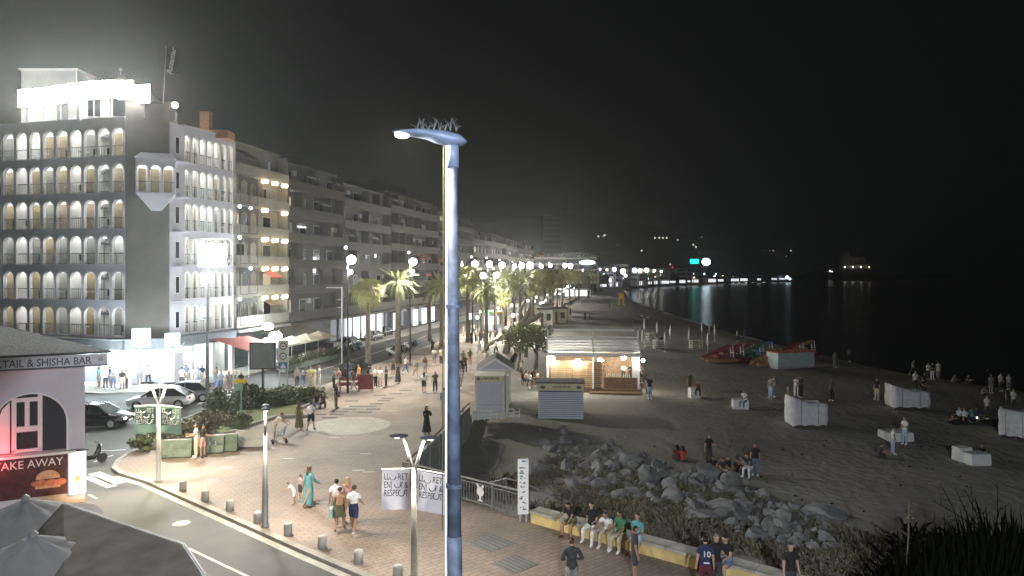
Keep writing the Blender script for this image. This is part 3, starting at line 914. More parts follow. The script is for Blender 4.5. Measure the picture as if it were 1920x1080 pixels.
# ================================================================ street of apartment blocks
SD = Vector((.203, .979)).normalized(); S0 = Vector((-25.9, 65.7))
srz = math.atan2(SD.y, SD.x)
win_m = MB(); win_m.box((0, 0, 0), (1.5, .08, 2.0)); win_m = win_m.mesh('window_frame', M['grey'])
pane_m = MB().box((0, -.05, 0), (1.3, .05, 1.8)).mesh('pane', M['glass'])
pane_l = MB().box((0, -.05, 0), (1.3, .05, 1.8)).mesh('pane_lit', E['windim'])
pane_w = MB().box((0, -.05, 0), (1.3, .05, 1.8)).mesh('pane_lit', E['winwarm'])
def block(s0, s1, nfl, h0, hf, label, wallm, balm, top_extra=0, seed=0, rows=None, bal_depth=1.3, gap=.12, parapet=True, shopm=None):
    rg = random.Random(seed)
    L = s1 - s0 - gap
    o = S0 + SD * s0
    root = thing('apartment_block', label, 'building', (o.x, o.y, 0), srz, 'apartment blocks along the seafront street')
    H = h0 + nfl * hf
    MB().box((L / 2, 7.5, H / 2), (L, 12, H)).build('wall', wallm, root)
    MB().box((L / 2, 7.4, H + .12), (L - .01, 12.3, .24)).build('roof_slab', wallm, root)
    if top_extra: MB().box((L * .45, 8.5, H + top_extra / 2 + .26), (L * .6, 8, top_extra)).build('penthouse', wallm, root)
    nb = max(2, int(L / 3.2))
    bm = MB()
    for f in range(nfl):
        z = h0 + f * hf
        b = MB()
        b.box((L / 2, .85, z - .08), (L - .04, 1.3 + .0, .16))
        b.box((L / 2, .24, z + .46), (L - .04, .08, .9))
        b.build('balcony', balm, root)
        for k in range(nb + 1):
            x = min(max(L * k / nb, .1), L - .1)
            if k in (0, nb) or rg.random() < .5:
                MB().box((x, .9, z + hf / 2 - .04), (.14, 1.1, hf - .26)).build('dividing_wall', wallm, root)
        for k in range(nb):
            x = L * (k + .5) / nb
            w = link('window', win_m, root, (x, 1.48, z + 1.15))
            link('pane', (pane_l if rg.random() < .5 else pane_w) if rg.random() < .13 else pane_m, w)
            if rg.random() < .16:
                MB().add([(x - 1.2, .25, z + 1.75), (x + 1.2, .25, z + 1.75), (x + 1.2, 1.4, z + 2.45), (x - 1.2, 1.4, z + 2.45), (x - 1.2, .25, z + 1.6), (x + 1.2, .25, z + 1.6)], [(0, 1, 2, 3), (4, 5, 1, 0)]).build('balcony_awning', rg.choice([M['darkcanvas'], M['greenblock'], M['canvas'], M['redcanvas']]), root)
            if rg.random() < .22:
                MB().box((x + rg.choice([-1.1, 1.1]), 1.3, z + 1.9), (.8, .3, .55)).build('air_conditioner', M['grey'], root)
            if rg.random() < .25:
                MB().box((x + rg.uniform(-.8, .8), .8, z + .4), (.7, .5, .7)).build('balcony_furniture', rg.choice([M['wood2'], M['darkmetal'], M['grey']]), root)
            if rg.random() < .45:
                lx = rg.uniform(-.6, .6)
                b = MB()
                for q in range(4): b.box((x + lx - .45 + q * .3, 1.40, z + 1.1), (.22, .04, 2.0))
                b.build('shutter', M['railgrey'], root)
    b = MB(); b.box((L / 2, 1.35, h0 / 2 - .1), (L - .3, .2, h0 - .6))
    b.build('shopfront', shopm or M['glass'], root)
    MB().box((L / 2, .7, h0 - .45), (L - .02, 1.5, .3)).build('canopy', balm, root)
    return root
m_b1 = mat('cream_render', (.22, .21, .18), .85, var=.08)
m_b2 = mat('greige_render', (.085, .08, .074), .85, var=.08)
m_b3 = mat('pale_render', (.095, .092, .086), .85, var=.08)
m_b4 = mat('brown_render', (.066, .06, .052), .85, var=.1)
b1 = block(0, 9.7, 6, 4.2, 2.95, 'cream balcony block with warm twin globe lamps right of the arcade hotel', m_b1, m_b1, 0, 1)
b2 = block(9.7, 23.4, 6, 4.1, 2.9, 'greige balcony block second along the street from the arcade hotel', m_b2, m_b4, 1.6, 2)
b3 = block(23.4, 39.3, 6, 4.0, 2.8, 'pale stepped balcony block third along the street behind the fan palm', m_b3, m_b3, 0, 3, shopm=None)
b4 = block(39.3, 62.5, 6, 4.1, 2.9, 'brownish balcony block fourth along the street, left of the near blue pole', m_b4, m_b2, 2.0, 4)
b5 = block(62.5, 88, 6, 4.1, 2.75, 'dim block fifth along the street, seen just right of the near blue pole', m_b3, m_b4, 0, 5)
b6 = block(88, 122, 5, 4.1, 2.9, 'dim block sixth along the street, behind the promenade palms', m_b4, m_b3, 0, 6)
b7 = block(122, 165, 5, 4.1, 2.8, 'dim long block at the far end of the street row', m_b2, m_b4, 0, 7)
# twin warm globes under the balconies of the first block
glob = MB().ball((-.3, .0, 0), .2, 8, 6).ball((.3, .0, .06), .2, 8, 6).mesh('globe', E['warm'])
arm = MB().bar((-.3, 0, .15), (.3, 0, .21), .04).bar((0, 0, .18), (0, .5, .2), .04).mesh('arm', M['darkmetal'])
for f in range(6):
    for k in range(3):
        if (f, k) in ((4, 1),): continue
        if f == 0: continue
        x = 4.6 + k * 1.9; z = 4.2 + f * 2.95 - .42
        q = Matrix.Rotation(srz, 4, 'Z') @ Vector((x, .05, z))
        fn = ['', 'lowest', 'second', 'third', 'fourth', 'top'][f]
        o = thing('twin_globe_lamp', 'warm twin globe lamp, %s on the %s lit balcony row of the cream block' % (['left', 'middle', 'right'][k], fn), 'wall lamp', (S0.x + q.x, S0.y + q.y, q.z), srz, 'twin globe lamps on the cream block')
        link('globe', glob, o); link('arm', arm, o)
# pale arched openings on the hotel side of the cream block
for f in range(5):
    z = 4.2 + f * 2.95
    for k in range(2):
        r = arch_panel(1, 1.5, 1.2, z + .05, 2.6, 2.2, .12)
        r.v = [(x + .5 + k * 1.6, y + .19, zz) for x, y, zz in r.v]
        r.build('arched_screen', m_b3, b1)
        if k == f % 2 or f in (1, 3):
            MB().box((1.25 + k * 1.6, 1.42, z + 1.1), (1.1, .05, 2.1)).build('lit_curtain', E['windim'], b1)
for f, k in ((1, 0), (2, 1), (3, 0), (4, 1), (4, 0)):
    q = Matrix.Rotation(srz, 4, 'Z') @ Vector((.5 + k * 1.8, .2, 4.2 + f * 2.95 - .35))
    o = thing('balcony_bulb', 'cold white bulb %s %s balcony at the hotel end of cream block' % (['left over', 'right over'][k], ['', 'lowest', 'second', 'third', 'fourth'][f]), 'wall lamp', (S0.x + q.x, S0.y + q.y, q.z), srz)
    MB().ball((0, 0, 0), .16, 8, 6).build('globe', E['farcold'], o)
    MB().bar((0, .1, 0), (0, .5, .05), .05).build('arm', M['grey'], o)
# brick chimney stack behind the hotel's side wing
p = at(386, 205, 63.5)
ch = thing('chimney', 'brick coloured chimney stack on the roof right of the hotel tower', 'chimney', (p.x, p.y, 21.6))
MB().box((0, 0, 1.15), (.85, .7, 2.3)).build('stack', M['chim'], ch)
MB().box((0, 0, 2.36), (1.0, .85, .12)).build('cap', M['chim'], ch)
MB().box((.6, .3, .35), (3.2, 1.6, .7)).build('base', M['chim'], ch)
# a strip lamp and a few lit windows further along
for (s, z, lab) in ((12.0, 14.4, 'white strip lamp under a balcony of the second block'),):
    q = S0 + SD * s
    o = thing('strip_lamp', lab, 'wall lamp', (q.x, q.y, z), srz)
    MB().box((0, .0, 0), (1.7, .12, .14)).build('tube', E['window'], o)
    MB().box((0, .15, .1), (1.8, .2, .08)).build('housing', M['grey'], o)
for (s, z, w, h) in ((17.5, 10.2, .6, 1.9), (36, 11.7, .5, .5)):
    MB().box((s - 9.7 if s < 23.4 else s - 23.4, 1.36, z), (w, .06, h)).build('lit_window', E['window'], b2 if s < 23.4 else b3)
# lit shop fronts behind the fan palm
for i in range(5):
    MB().box((1.0 + i * 2.6, .25, 1.9), (1.7, .10, 2.9)).build('lit_shopfront', E['window'], b3)
for i in range(5):
    MB().box((2.0 + i * 4.4, .25, 1.8), (2.2, .10, 2.6)).build('lit_shopfront', E['window'] if i != 1 else E['windim'], b4)
# pavement in front of the hotel and the street row
sw = [(LA - inn * 2.5), (HA - inn * 2.5), (HB + Vector((2.0, -2.2))), (HC + Vector((2.4, -1.2))), (HE + Vector((2.4, -.3))), (S0 + SD * 60 + Vector((2.6, 0))), (S0 + SD * 165 + Vector((2.6, 0))), (S0 + SD * 165 - Vector((12, 0))), (S0 - Vector((14, 0))), LA + inn * 5]
struct('pavement', MB().prism([tuple(p) for p in sw], -.14, 0, bottom=False), M['sidewalk'], fix=True)
# ================================================================ the bar on the near corner
BC = Vector((-17.8, 28.9)); BD = Vector((.89, .456)).normalized(); BN = Vector((-BD.y, BD.x))
brz = math.atan2(BD.y, BD.x)
bar = thing('cocktail_bar', 'white bar building with arched doorway under the cocktail and shisha sign', 'building', (BC.x, BC.y, 0), brz)
# front wall with the arched opening, local x runs along the wall to the corner at 0
bw = MB(); xc, rr, zs, zb, n = -1.87, 1.23, 3.30, 2.12, 16
arc = [(xc - rr, zb)] + [(xc - rr * math.cos(PI * k / n), zs + rr * math.sin(PI * k / n)) for k in range(n + 1)] + [(xc + rr, zb)]
ZT = 5.62
def q_(ps): bw.add([(x, 0, z) for x, z in ps], [(0, 1, 2, 3)])
q_([(-9, -.15), (0, -.15), (0, zb), (-9, zb)]); q_([(-9, zb), (xc - rr, zb), (xc - rr, ZT), (-9, ZT)]); q_([(xc + rr, zb), (0, zb), (0, ZT), (xc + rr, ZT)])
for k in range(1, n + 1):
    (xa, za), (xb, z_b) = arc[k], arc[k + 1]
    q_([(xa, za), (xb, z_b), (xb, ZT), (xa, ZT)])
for (xa, za), (xb, z_b) in zip(arc, arc[1:] + arc[:1]):
    bw.add([(xa, 0, za), (xa, .45, za), (xb, .45, z_b), (xb, 0, z_b)], [(0, 1, 2, 3)])
bw.add([(0, 0, -.15), (-3.4, 3.2, -.15), (-3.4, 3.2, ZT), (0, 0, ZT)], [(0, 1, 2, 3)])
bw.build('wall', M['lilac'], bar)
MB().add([(-9, 2.6, 0), (-.6, 2.6, 0), (-.6, 2.6, 6), (-9, 2.6, 6)], [(0, 1, 2, 3)]).build('inner_wall', M['lilac'], bar)
rim = MB()
def ol(k): return [(xc - k * math.cos(PI * i / n), zs + k * math.sin(PI * i / n)) for i in range(n + 1)]
A_, B_ = [(xc - rr + .01, zb)] + ol(rr - .01) + [(xc + rr - .01, zb)], [(xc - rr - .06, zb)] + ol(rr + .06) + [(xc + rr + .06, zb)]
for i in range(len(A_) - 1):
    ps = [A_[i], A_[i + 1], B_[i + 1], B_[i]]
    rim.add([(x, -.03, z) for x, z in ps] + [(x, .02, z) for x, z in ps], [(0, 1, 2, 3), (3, 2, 6, 7), (0, 4, 5, 1)])
rim.build('arch_moulding', M['white'], bar)
g = MB(); g.add([(x, .36, z) for x, z in arc], [tuple(range(len(arc)))])
g.build('arch_glass', M['glass'], bar)
g2 = MB(); arc2 = [(xc - rr + .02, zb + .02), (xc - .75, zb + .02), (xc - .75, zs + .9), (xc - 1.0, zs + .62), (xc - rr + .03, zs)]
g2.add([(x, .335, z) for x, z in arc2], [tuple(range(5))])
g2.build('white_curtain', M['white'], bar)
dr = MB()
for x in (xc - .60, xc + .28): dr.box((x, .30, zb + 1.15), (.16, .10, 2.3))
dr.box((xc - .16, .30, zb + .95), (.76, .10, .22)); dr.box((xc - .16, .30, zb + 1.86 + .28), (.76, .10, .16))
dr.box((xc - .16, .29, zb + 1.5), (.16, .09, 1.2)); dr.box((xc - .16, .30, zb + .08), (1.02, .10, .12))
dr.build('door_frame', M['whitepaint'], bar)
MB().box((-4.4, -.10, 2.06), (8.2, .28, .10)).build('ledge', M['white'], bar)
MB().box((-4.55, -.06, 1.18), (7.9, .08, 1.66)).build('menu_board', M['brown_board'], bar)
mb_ = bar.children[-1]
tm = text_mesh('TAKE AWAY', .50, M['inkwhite'], .006)
link('lettering', tm, mb_, (-1.92, -.115, 1.70)).scale = (.82, 1, .92)
bg = MB(); zc = .92; xb = -1.28
bg.lathe([(.42, -.006), (.42, .006)], n=20); bg.v = [(x * 1.0, z, max(y, -.0) * .85) for x, y, z in bg.v]
bun = bg.build('burger_bun', M['bun'], mb_, loc=(xb, -.112, zc + .12))
mt = MB()
for i in range(9): mt.lathe([(.12 + .03 * (i % 3), -.004), (.12 + .03 * (i % 3), .004)], (-.46 + .115 * i, 0, 0), 8)
mt.v = [(x, z - .0005 * i, y * .8) for i, (x, y, z) in enumerate(mt.v)]
mt.build('burger_filling', M['meat'], mb_, loc=(xb, -.118, zc - .02))
lb = MB().box((0, 0, -.13), (.86, .008, .17)); lb.build('burger_base', M['bun'], mb_, loc=(xb, -.116, zc - .04))
MB().box((-.24, -.10, 1.16), (.56, .2, 1.72)).build('lit_menu_panel', E['menu'], bar)
MB().box((-.24, -.215, .92), (.20, .02, .26)).build('price_card', M['grey'], bar)
MB().box((-.24, -.04, 2.08), (.62, .34, .06)).build('panel_cap', M['darkmetal'], bar)
sg = thing('shop_sign', 'long white fascia sign reading cocktail and shisha bar under the dark roof', 'sign', (BC.x, BC.y, 5.68), brz)
MB().box((-4.1, -.92, .22), (9.9, .08, .44)).build('board', M['banner'], sg)
MB().box((-4.1, -.92, -.03), (9.95, .12, .05)).build('lower_trim', M['inkblue'], sg)
MB().box((-4.1, -.45, -.02), (9.6, .86, .04)).build('soffit', M['lilac'], sg)
tm = text_mesh('COCKTAIL & SHISHA BAR', .42, M['inkblue'], .008, align='RIGHT', bold=.006)
w_ = max(v.co.x for v in tm.vertices) - min(v.co.x for v in tm.vertices)
link('lettering', tm, sg, (.30, -.965, .18)).scale = (3.95 / w_, 1, 1)
MB().lathe([(.09, 0), (.09, .01)], n=12).build('emblem', M['grey'], sg, loc=(.62, -.962, .22), rot=(PI / 2, 0, 0))
FR = Vector((-16.45, 28.47)); BRr = Vector((-20.2, 31.8)); R1 = Vector((-22.7, 30.5))
FL = FR - BD * 11; R0 = R1 - BD * 9; BL = BRr - BD * 9 + BN * 2
rf = MB()
loc2 = lambda p, z: (p.x - FR.x, p.y - FR.y, z)
rf.v = [loc2(FR, 6.22), loc2(BRr, 6.22), loc2(R1, 7.15), loc2(R0, 7.25), loc2(FL, 6.22), loc2(BL, 6.22)] + [loc2(FR, 6.14), loc2(BRr, 6.14), loc2(FL, 6.14), loc2(BL, 6.14)]
rf.f = [[0, 1, 2], [0, 2, 3, 4], [1, 5, 3, 2], [4, 3, 5], [0, 6, 7, 1], [4, 8, 6, 0], [6, 8, 9, 7]]; rf.m = [0] * 7
rfo = rf.build('roof', M['roof'], bar)
rfo.matrix_world = Matrix.Translation((FR.x, FR.y, 0))
rfo.matrix_parent_inverse = (Matrix.Translation((BC.x, BC.y, 0)) @ Matrix.Rotation(brz, 4, 'Z')).inverted()
rfo.location = (FR.x, FR.y, 0); rfo.rotation_euler = (0, 0, 0)
# red lamp and assumed warm lamp under the eaves by the counter
rl = thing('red_lamp', 'red glowing lamp at the left edge beside the take away board', 'lamp', (*(BC - BD * 3.05 - BN * .45), 2.2))
MB().ball((0, 0, 0), .11).build('bulb', E['redlamp'], rl)
MB().tube([(0, 0, .1), (0, .25, .5)], .02, 6).build('arm', M['darkmetal'], rl)
ol_ = thing('counter_lamp', 'orange lamp under the counter end throwing light on the pavement', 'lamp', (*(BC - BD * .2 - BN * .65), .62))  # assumed source, added for the orange glow on the ground
MB().ball((0, 0, 0), .07).build('bulb', E['orange'], ol_)
MB().tube([(0, 0, .04), (0, .3, .2)], .02, 6).build('arm', M['darkmetal'], ol_)

# parasols and dark awning on the terrace below
def parasol(apex, R_, drop, n, rz, label):
    root = thing('market_parasol', label, 'parasol', (apex.x, apex.y, 0), rz)
    b = MB(); rings = 5
    b.v.append((0, 0, apex.z))
    for j in range(1, rings + 1):
        t = j / rings
        for k in range(n * 4):
            a = 2 * PI * k / (n * 4)
            sag = .045 * math.cos(a * n) * (1 - t) * 0 + (.10 * t * (math.cos(a * n) - 1) * .5)
            sq = 1.0
            fold = .05 * math.sin(a * 9 + 1) * max(0, (1 - abs(t - .3) * 3))
            b.v.append((R_ * t * sq * math.cos(a), R_ * t * sq * math.sin(a), apex.z - drop * t ** .85 + sag + fold))
    N = n * 4
    for k in range(N): b.f.append([0, 1 + k, 1 + (k + 1) % N]); b.m.append(0)
    for j in range(rings - 1):
        for k in range(N):
            k2 = (k + 1) % N
            b.f.append([1 + j * N + k, 1 + (j + 1) * N + k, 1 + (j + 1) * N + k2, 1 + j * N + k2]); b.m.append(0)
    b.build('canopy', M['canvas'], root, True)
    MB().lathe([(.10, -.05), (.12, .02), (.03, .10)], (0, 0, apex.z), 10).build('finial', M['grey'], root)
    MB().tube([(0, 0, .05), (0, 0, apex.z - .05)], .04, 8).build('pole', M['whitepaint'], root)
    b = MB()
    for k in range(n):
        a = 2 * PI * k / n
        b.bar((0, 0, apex.z - .08), (R_ * .95 * math.cos(a), R_ * .95 * math.sin(a), apex.z - drop - .04), .03)
    b.build('ribs', M['grey'], root)
    MB().box((0, 0, -.04), (.8, .8, .12)).build('base', M['concrete'], root)
    return root
parasol(at(48, 934, 20.4), 2.0, .75, 8, .3, 'grey parasol nearer the take away board with red light on its edge')
parasol(at(62, 1002, 17.2), 1.75, .72, 8, .55, 'grey parasol nearest the camera in the bottom left corner')
aw = thing('terrace_awning', 'large flat dark awning in the bottom left by the near road', 'awning', (-12.6, 19.7, 0))
P = [at(120, 944, 20.2), at(345, 1020, 17.0), at(392, 1090, 15.0), at(120, 1150, 14.6), at(60, 1010, 19.0)]
ab = MB(); np_ = len(P)
ab.v = [(p.x + 12.6, p.y - 19.7, p.z) for p in P] + [(p.x + 12.6, p.y - 19.7, p.z - .12) for p in P]
ab.f = [list(range(np_))[::-1], list(range(np_, 2 * np_))] + [[i, (i + 1) % np_, np_ + (i + 1) % np_, np_ + i] for i in range(np_)]; ab.m = [0] * len(ab.f)
ab.build('canopy', M['darkcanvas'], aw, fix=True)
fr = MB()
for i in range(np_):
    a, b_ = Vector(ab.v[i]), Vector(ab.v[(i + 1) % np_])
    fr.bar(a + Vector((0, 0, -.05)), b_ + Vector((0, 0, -.05)), .09)
fr.build('frame', M['darkmetal'], aw)
for i in (0, 1, 3): MB().tube([(ab.v[i][0], ab.v[i][1], -.1), (ab.v[i][0], ab.v[i][1], ab.v[i][2])], .05, 8).build('post', M['darkmetal'], aw)

# ================================================================ lamps
def area_light(parent, loc, size, watts, col=(1, .9, .74), rot=(0, 0, 0), spread=PI):
    l = bpy.data.lights.new('lamp_light', 'AREA')
    l.shape = 'DISK'; l.size = size; l.energy = watts; l.color = col; l.spread = spread
    o = bpy.data.objects.new('lamp_light', l)
    COL.objects.link(o); o.parent = parent; o.location = loc; o.rotation_euler = rot
    return o

def banner_lamp(x, y, rz, label, bannermat, printmat, inkm, watts, banners=True, upper=None, single=False, col=(1, .9, .72)):
    pm = M['palemetal'] if banners else M['railgrey']
    root = thing('banner_lamp_post' if banners else 'lamp_post', label, 'street lamp', (x, y, 0), rz)
    MB().lathe([(.15, 0), (.15, .06), (.12, .10), (.105, 1.3), (.085, 2.35), (.075, 2.36), (.062, 3.5)], n=14).build('pole', pm, root, True)
    arms = ((-.22, 3.45), (.20, 3.45)) if not single else ((0, 3.5),)
    for i, (ax, az) in enumerate(arms):
        s = -1 if i == 0 else 1
        tip = Vector((s * .30, 0 if not single else -.1, 4.42 - (.06 if i else 0)))
        MB().tube([(s * .03, 0, 3.42), tip], [.05, .042], 8).build('arm', pm, root, True)
        h = MB()
        h.ball((tip.x + s * .16, tip.y - .02, tip.z + .05), (.30, .17, .06), 14, 6)
        hd = h.build('lamp_head', M['inkblue'], root, True)
        MB().lathe([(.08, 0), (.075, .012)], (tip.x + s * .20, tip.y - .02, tip.z - .018), 12).build('lens', E['lensdim'], hd)
        area_light(root, (tip.x + s * .22, tip.y - .02, tip.z - .05), .26, watts, col)
    if banners:
        for s in (-1, 1):
            b = MB(); nr, nc = 8, 6
            for j in range(nr + 1):
                for i in range(nc + 1):
                    t = j / nr; q = i / nc
                    b.v.append((s * (.10 + .86 * q + .02 * t * (s < 0)), -.05 + .05 * math.sin(q * 4 + t * 3 + s) * t - (.10 * q if s > 0 else .0), 3.43 - 1.2 * t - (.0 if s < 0 else .16 * q)))
            for j in range(nr):
                for i in range(nc):
                    a = j * (nc + 1) + i
                    b.f.append([a, a + 1, a + nc + 2, a + nc + 1] if s > 0 else [a + 1, a, a + nc + 1, a + nc + 2]); b.m.append(0)
            bn = b.build('banner', bannermat, root, True)
            if printmat:
                MB().box((s * .53, -.115 if s > 0 else -.075, 3.0 - (.085 if s > 0 else 0)), (.80, .004, .76)).build('print_panel', printmat, bn)
            sub = []
            for k, (tx, fs) in enumerate((('LL     RET', .235), ('ENJ     Y &', .235), ('RESPE    T', .235))):
                tm = text_mesh(tx, fs, inkm, .003)
                w_ = max(v.co.x for v in tm.vertices) - min(v.co.x for v in tm.vertices)
                for v in tm.vertices: v.co.x *= .72 / w_; v.co.z *= 1.18
                o = link('lettering', tm, bn, (s * .53, -.16 if s > 0 else -.125, 3.24 - k * .25 - (.08 if s > 0 else 0)), (0, .10 if s > 0 else 0.0, -.11 if s > 0 else 0))
            # the smiling arcs that stand for the round letters
            for (cx, cz, st, ln) in ((-.09, 3.25, PI, PI), (.05, 3.01, PI, PI), (.17, 2.755, PI * .6, PI * 1.6)):
                pts = [(s * .53 + cx + .095 * math.cos(st + ln * k / 8), -.17 if s > 0 else -.13, cz - (.09 if s > 0 else 0) + .10 * math.sin(st + ln * k / 8)) for k in range(9)]
                MB().tube(pts, .014, 4).build('smile_arc', inkm, bn)
            br = MB().tube([(0, 0, 3.45), (s * .98, -.02, 3.45 - (.16 if s > 0 else 0))], .016, 6)
            br.build('banner_rod', M['palemetal'], root)
    return root
pC = at(776, 1000, 21.2)
banner_lamp(pC.x, pC.y, .0, 'pale lamp post with two white banners left of the near blue pole', M['banner'], None, M['ink'], 78, col=(1, .92, .78))
banner_lamp(-15.95, 31.3, .25, 'pale lamp post with two green banners at the road corner', M['bannergreen'], M['bannerdark'], M['inkwhite'], 215, col=(1, .86, .58))
banner_lamp(-9.15, 25.7, 1.913, 'dark headed lamp post without banners by the kerb bollards', None, None, None, 120, banners=False, col=(1, .85, .66))

# the near blue pole with its leaf shaped head
pz = at(846, 258, 9.3)
near = thing('near_lamp_post', 'tall blue lamp post close to the camera with leaf shaped head', 'street lamp', (at(852, 800, 9.3).x, 9.3, 0))
zt = pz.z
MB().tube([(.02, 0, -.1), (.012, 0, 5.0), (.0, 0, 5.95)], [.108, .102, .10], 20).build('lower_pole', M['bluepole'], near, True)
MB().tube([(.0, 0, 5.95), (-.02, 0, zt - .36)], [.094, .062], 20).build('upper_pole', M['bluepole'], near, True)
MB().tube([(-.02, 0, zt - .40), (-.022, 0, zt - .02)], [.085, .080], 18).build('head_sleeve', M['bluehead'], near, True)
hb = MB(); ns, nr = 16, 14
def curve(pts, t):
    for (a, x), (b_, y) in zip(pts, pts[1:]):
        if t <= b_:
            q = (t - a) / (b_ - a); q = q * q * (3 - 2 * q) * .5 + q * .5
            return x + (y - x) * q
    return pts[-1][1]
for i in range(ns + 1):
    t = i / ns                        # 0 at the tip on the left, 1 at the rounded heel
    x = -.83 + 1.0 * t
    hw = .02 + .19 * curve([(0, 0), (.12, .5), (.35, .9), (.65, 1), (.88, .7), (.96, .42), (1, .1)], t)
    top = curve([(0, .105), (.15, .125), (.4, .135), (.7, .115), (.88, .07), (.97, .02), (1, -.03)], t)
    bot = curve([(0, .095), (.12, .06), (.4, .01), (.65, -.075), (.8, -.105), (.92, -.09), (.98, -.06), (1, -.04)], t)
    for k in range(nr):
        a = 2 * PI * k / nr
        zc_, zh = (top + bot) / 2, (top - bot) / 2
        hb.v.append((x, hw * math.cos(a), zc_ + zh * math.sin(a)))
for i in range(ns):
    for k in range(nr):
        k2 = (k + 1) % nr
        hb.f.append([i * nr + k, i * nr + k2, (i + 1) * nr + k2, (i + 1) * nr + k]); hb.m.append(0)
hb.f += [list(range(nr))[::-1], list(range(ns * nr, ns * nr + nr))]; hb.m += [0, 0]
hd = hb.build('lamp_head', M['bluehead'], near, True, loc=(0, 0, zt - .02), fix=True)
MB().ball((-.70, 0, .055), (.10, .09, .04), 12, 6).build('lens', E['lens'], hd)
area_light(near, (-.70, 0, zt + .0), .2, 130, (1, .93, .8))
for i in range(8):
    sp = MB(); x = -.50 + .075 * i
    for q in (-1, 1, .3):
        hh = .13 + .05 * math.sin(i * 2.3 + q); sp.tube([(x, 0, .11), (x + .02 * q + .01 * math.sin(i * 5), .02 * q, .11 + hh * .6), (x + (.07 + .02 * math.cos(i * 3)) * q, .05 * q, .11 + hh)], [.004, .003, .002], 4)
    sp.build('bird_spike', M['steel'], hd)
sp = MB()
for z in (3.0, 6.6, 9.0): sp.lathe([(.108, 0), (.108, .05)], (-.005, 0, z), 14)
sp.build('clamp_band', M['bluepole'], near)
MB().tube([(-.125, .03, -.1), (-.118, .03, 6), (-.105, .03, zt - .1)], .016, 6).build('cable_conduit', M['whitepaint'], near)
MB().tube([(-.165, .05, 6), (-.148, .05, zt - .05)], .009, 5).build('second_cable', M['olive'], near)

# high mast with a bank of floodlights
mp_ = gp(389, 778)
mast = thing('floodlight_mast', 'tall slim mast carrying the dazzling bank of floodlights before the hotel', 'floodlight', (mp_.x, mp_.y, 0))
mz = at(402, 480, mp_.y).z
MB().tube([(0, 0, 0), (0, 0, 5), (.1, 0, mz + 1.0)], [.13, .10, .07], 10).build('pole', M['grey'], mast, True)
MB().bar((-1.2, -.12, mz + 1.12), (1.6, -.12, mz + 1.12), .08).bar((-1.2, -.12, mz - .3), (1.6, -.12, mz - .3), .08).build('cross_bar', M['grey'], mast)
for i in range(3):
    for j in range(2):
        hd = MB().box((-.38 + i * .62 + .25, -.26, mz - .35 + j * .78), (.56, .2, .72)).build('floodlight_housing', M['grey'], mast)
        MB().box((-.38 + i * .62 + .25, -.375, mz - .35 + j * .78), (.52, .03, .68)).build('lens', E['flood'], hd)
        MB().box((-.38 + i * .62 + .25, -.145, mz - .35 + j * .78), (.44, .03, .60)).build('rear_lens', E['rear'], hd)  # added glowing panel on the back, lights the hotel facade
MB().box((0, 0, 6.4), (.5, .3, .06)).build('bracket', M['grey'], mast)

# tall street lamps along the promenade
def tall_lamp(x, y, h, r, m, label, group, second=False, cat='street lamp', detail=True):
    root = thing('street_lamp', label, cat, (x, y, 0), 0, group)
    MB().tube([(0, 0, 0), (0, 0, h - .1)], [.10, .05], 7).build('pole', M['darkmetal'], root)
    MB().ball((.30 if detail else 0, -.1, h), r, 10, 7).build('globe', m, root, True)
    if detail:
        MB().bar((0, 0, h + .15), (.35, -.1, h + .2), .06).build('arm', M['darkmetal'], root)
        MB().ball((-.15, 0, h + .95), .13, 8, 5).build('pilot_light', E['farcold'], root)
    if detail and y < 220: area_light(root, (.30, -.1, h - r - .05), .3, 1100 if y < 100 else 1300, (1, .94, .80))
    if second: MB().ball((.25, -.1, h - .95), r * .45, 8, 6).build('lower_globe', m, root, True)
    return root
for (ub, d, vt, r, sec, lab) in ((652, 54, 487, .34, True, 'tall street lamp nearest the plaza, left of the fan palm'),
                            (769, 70, 491, .36, True, 'tall street lamp second from the plaza, beside the dark trunked palm'),
                            (886, 92, 495, .40, False, 'tall street lamp just right of the near blue pole'),
                            (914, 108, 495, .44, False, 'tall street lamp second right of the near blue pole'),
                            (938, 126, 497, .50, False, 'tall street lamp third right of the near blue pole'),
                            (962, 150, 499, .44, False, 'tall street lamp fourth right of the near blue pole'),
                            (976, 170, 498, .62, False, 'tall street lamp fifth right of the near blue pole'),
                            (992, 190, 498, .85, False, 'broad bright street lamp sixth right of the near blue pole'),
                            (1013, 215, 499, .5, False, 'small street lamp seventh right of the near blue pole'),
                            (1030, 240, 498, .6, False, 'small street lamp eighth right of the near blue pole'),
                            (1058, 270, 498, .75, False, 'street lamp ninth right of the near blue pole, under the white sign'),
                            (1068, 290, 499, .9, False, 'street lamp tenth right of the near blue pole, under the white sign')):
    p = at(ub, vt, d)
    tall_lamp(p.x, p.y, p.z, r, E['street'] if d < 130 else E['street_far'], lab, 'tall lamps along the promenade', sec)
for (u, v, d, lab) in ((902, 517, 95, 'lower street globe left of a pair among the palms'), (927, 516, 100, 'lower street globe right of a pair among the palms')):
    p = at(u, v, d); tall_lamp(p.x, p.y, p.z, .38, E['street'], lab, 'lower globes among the palms', False)
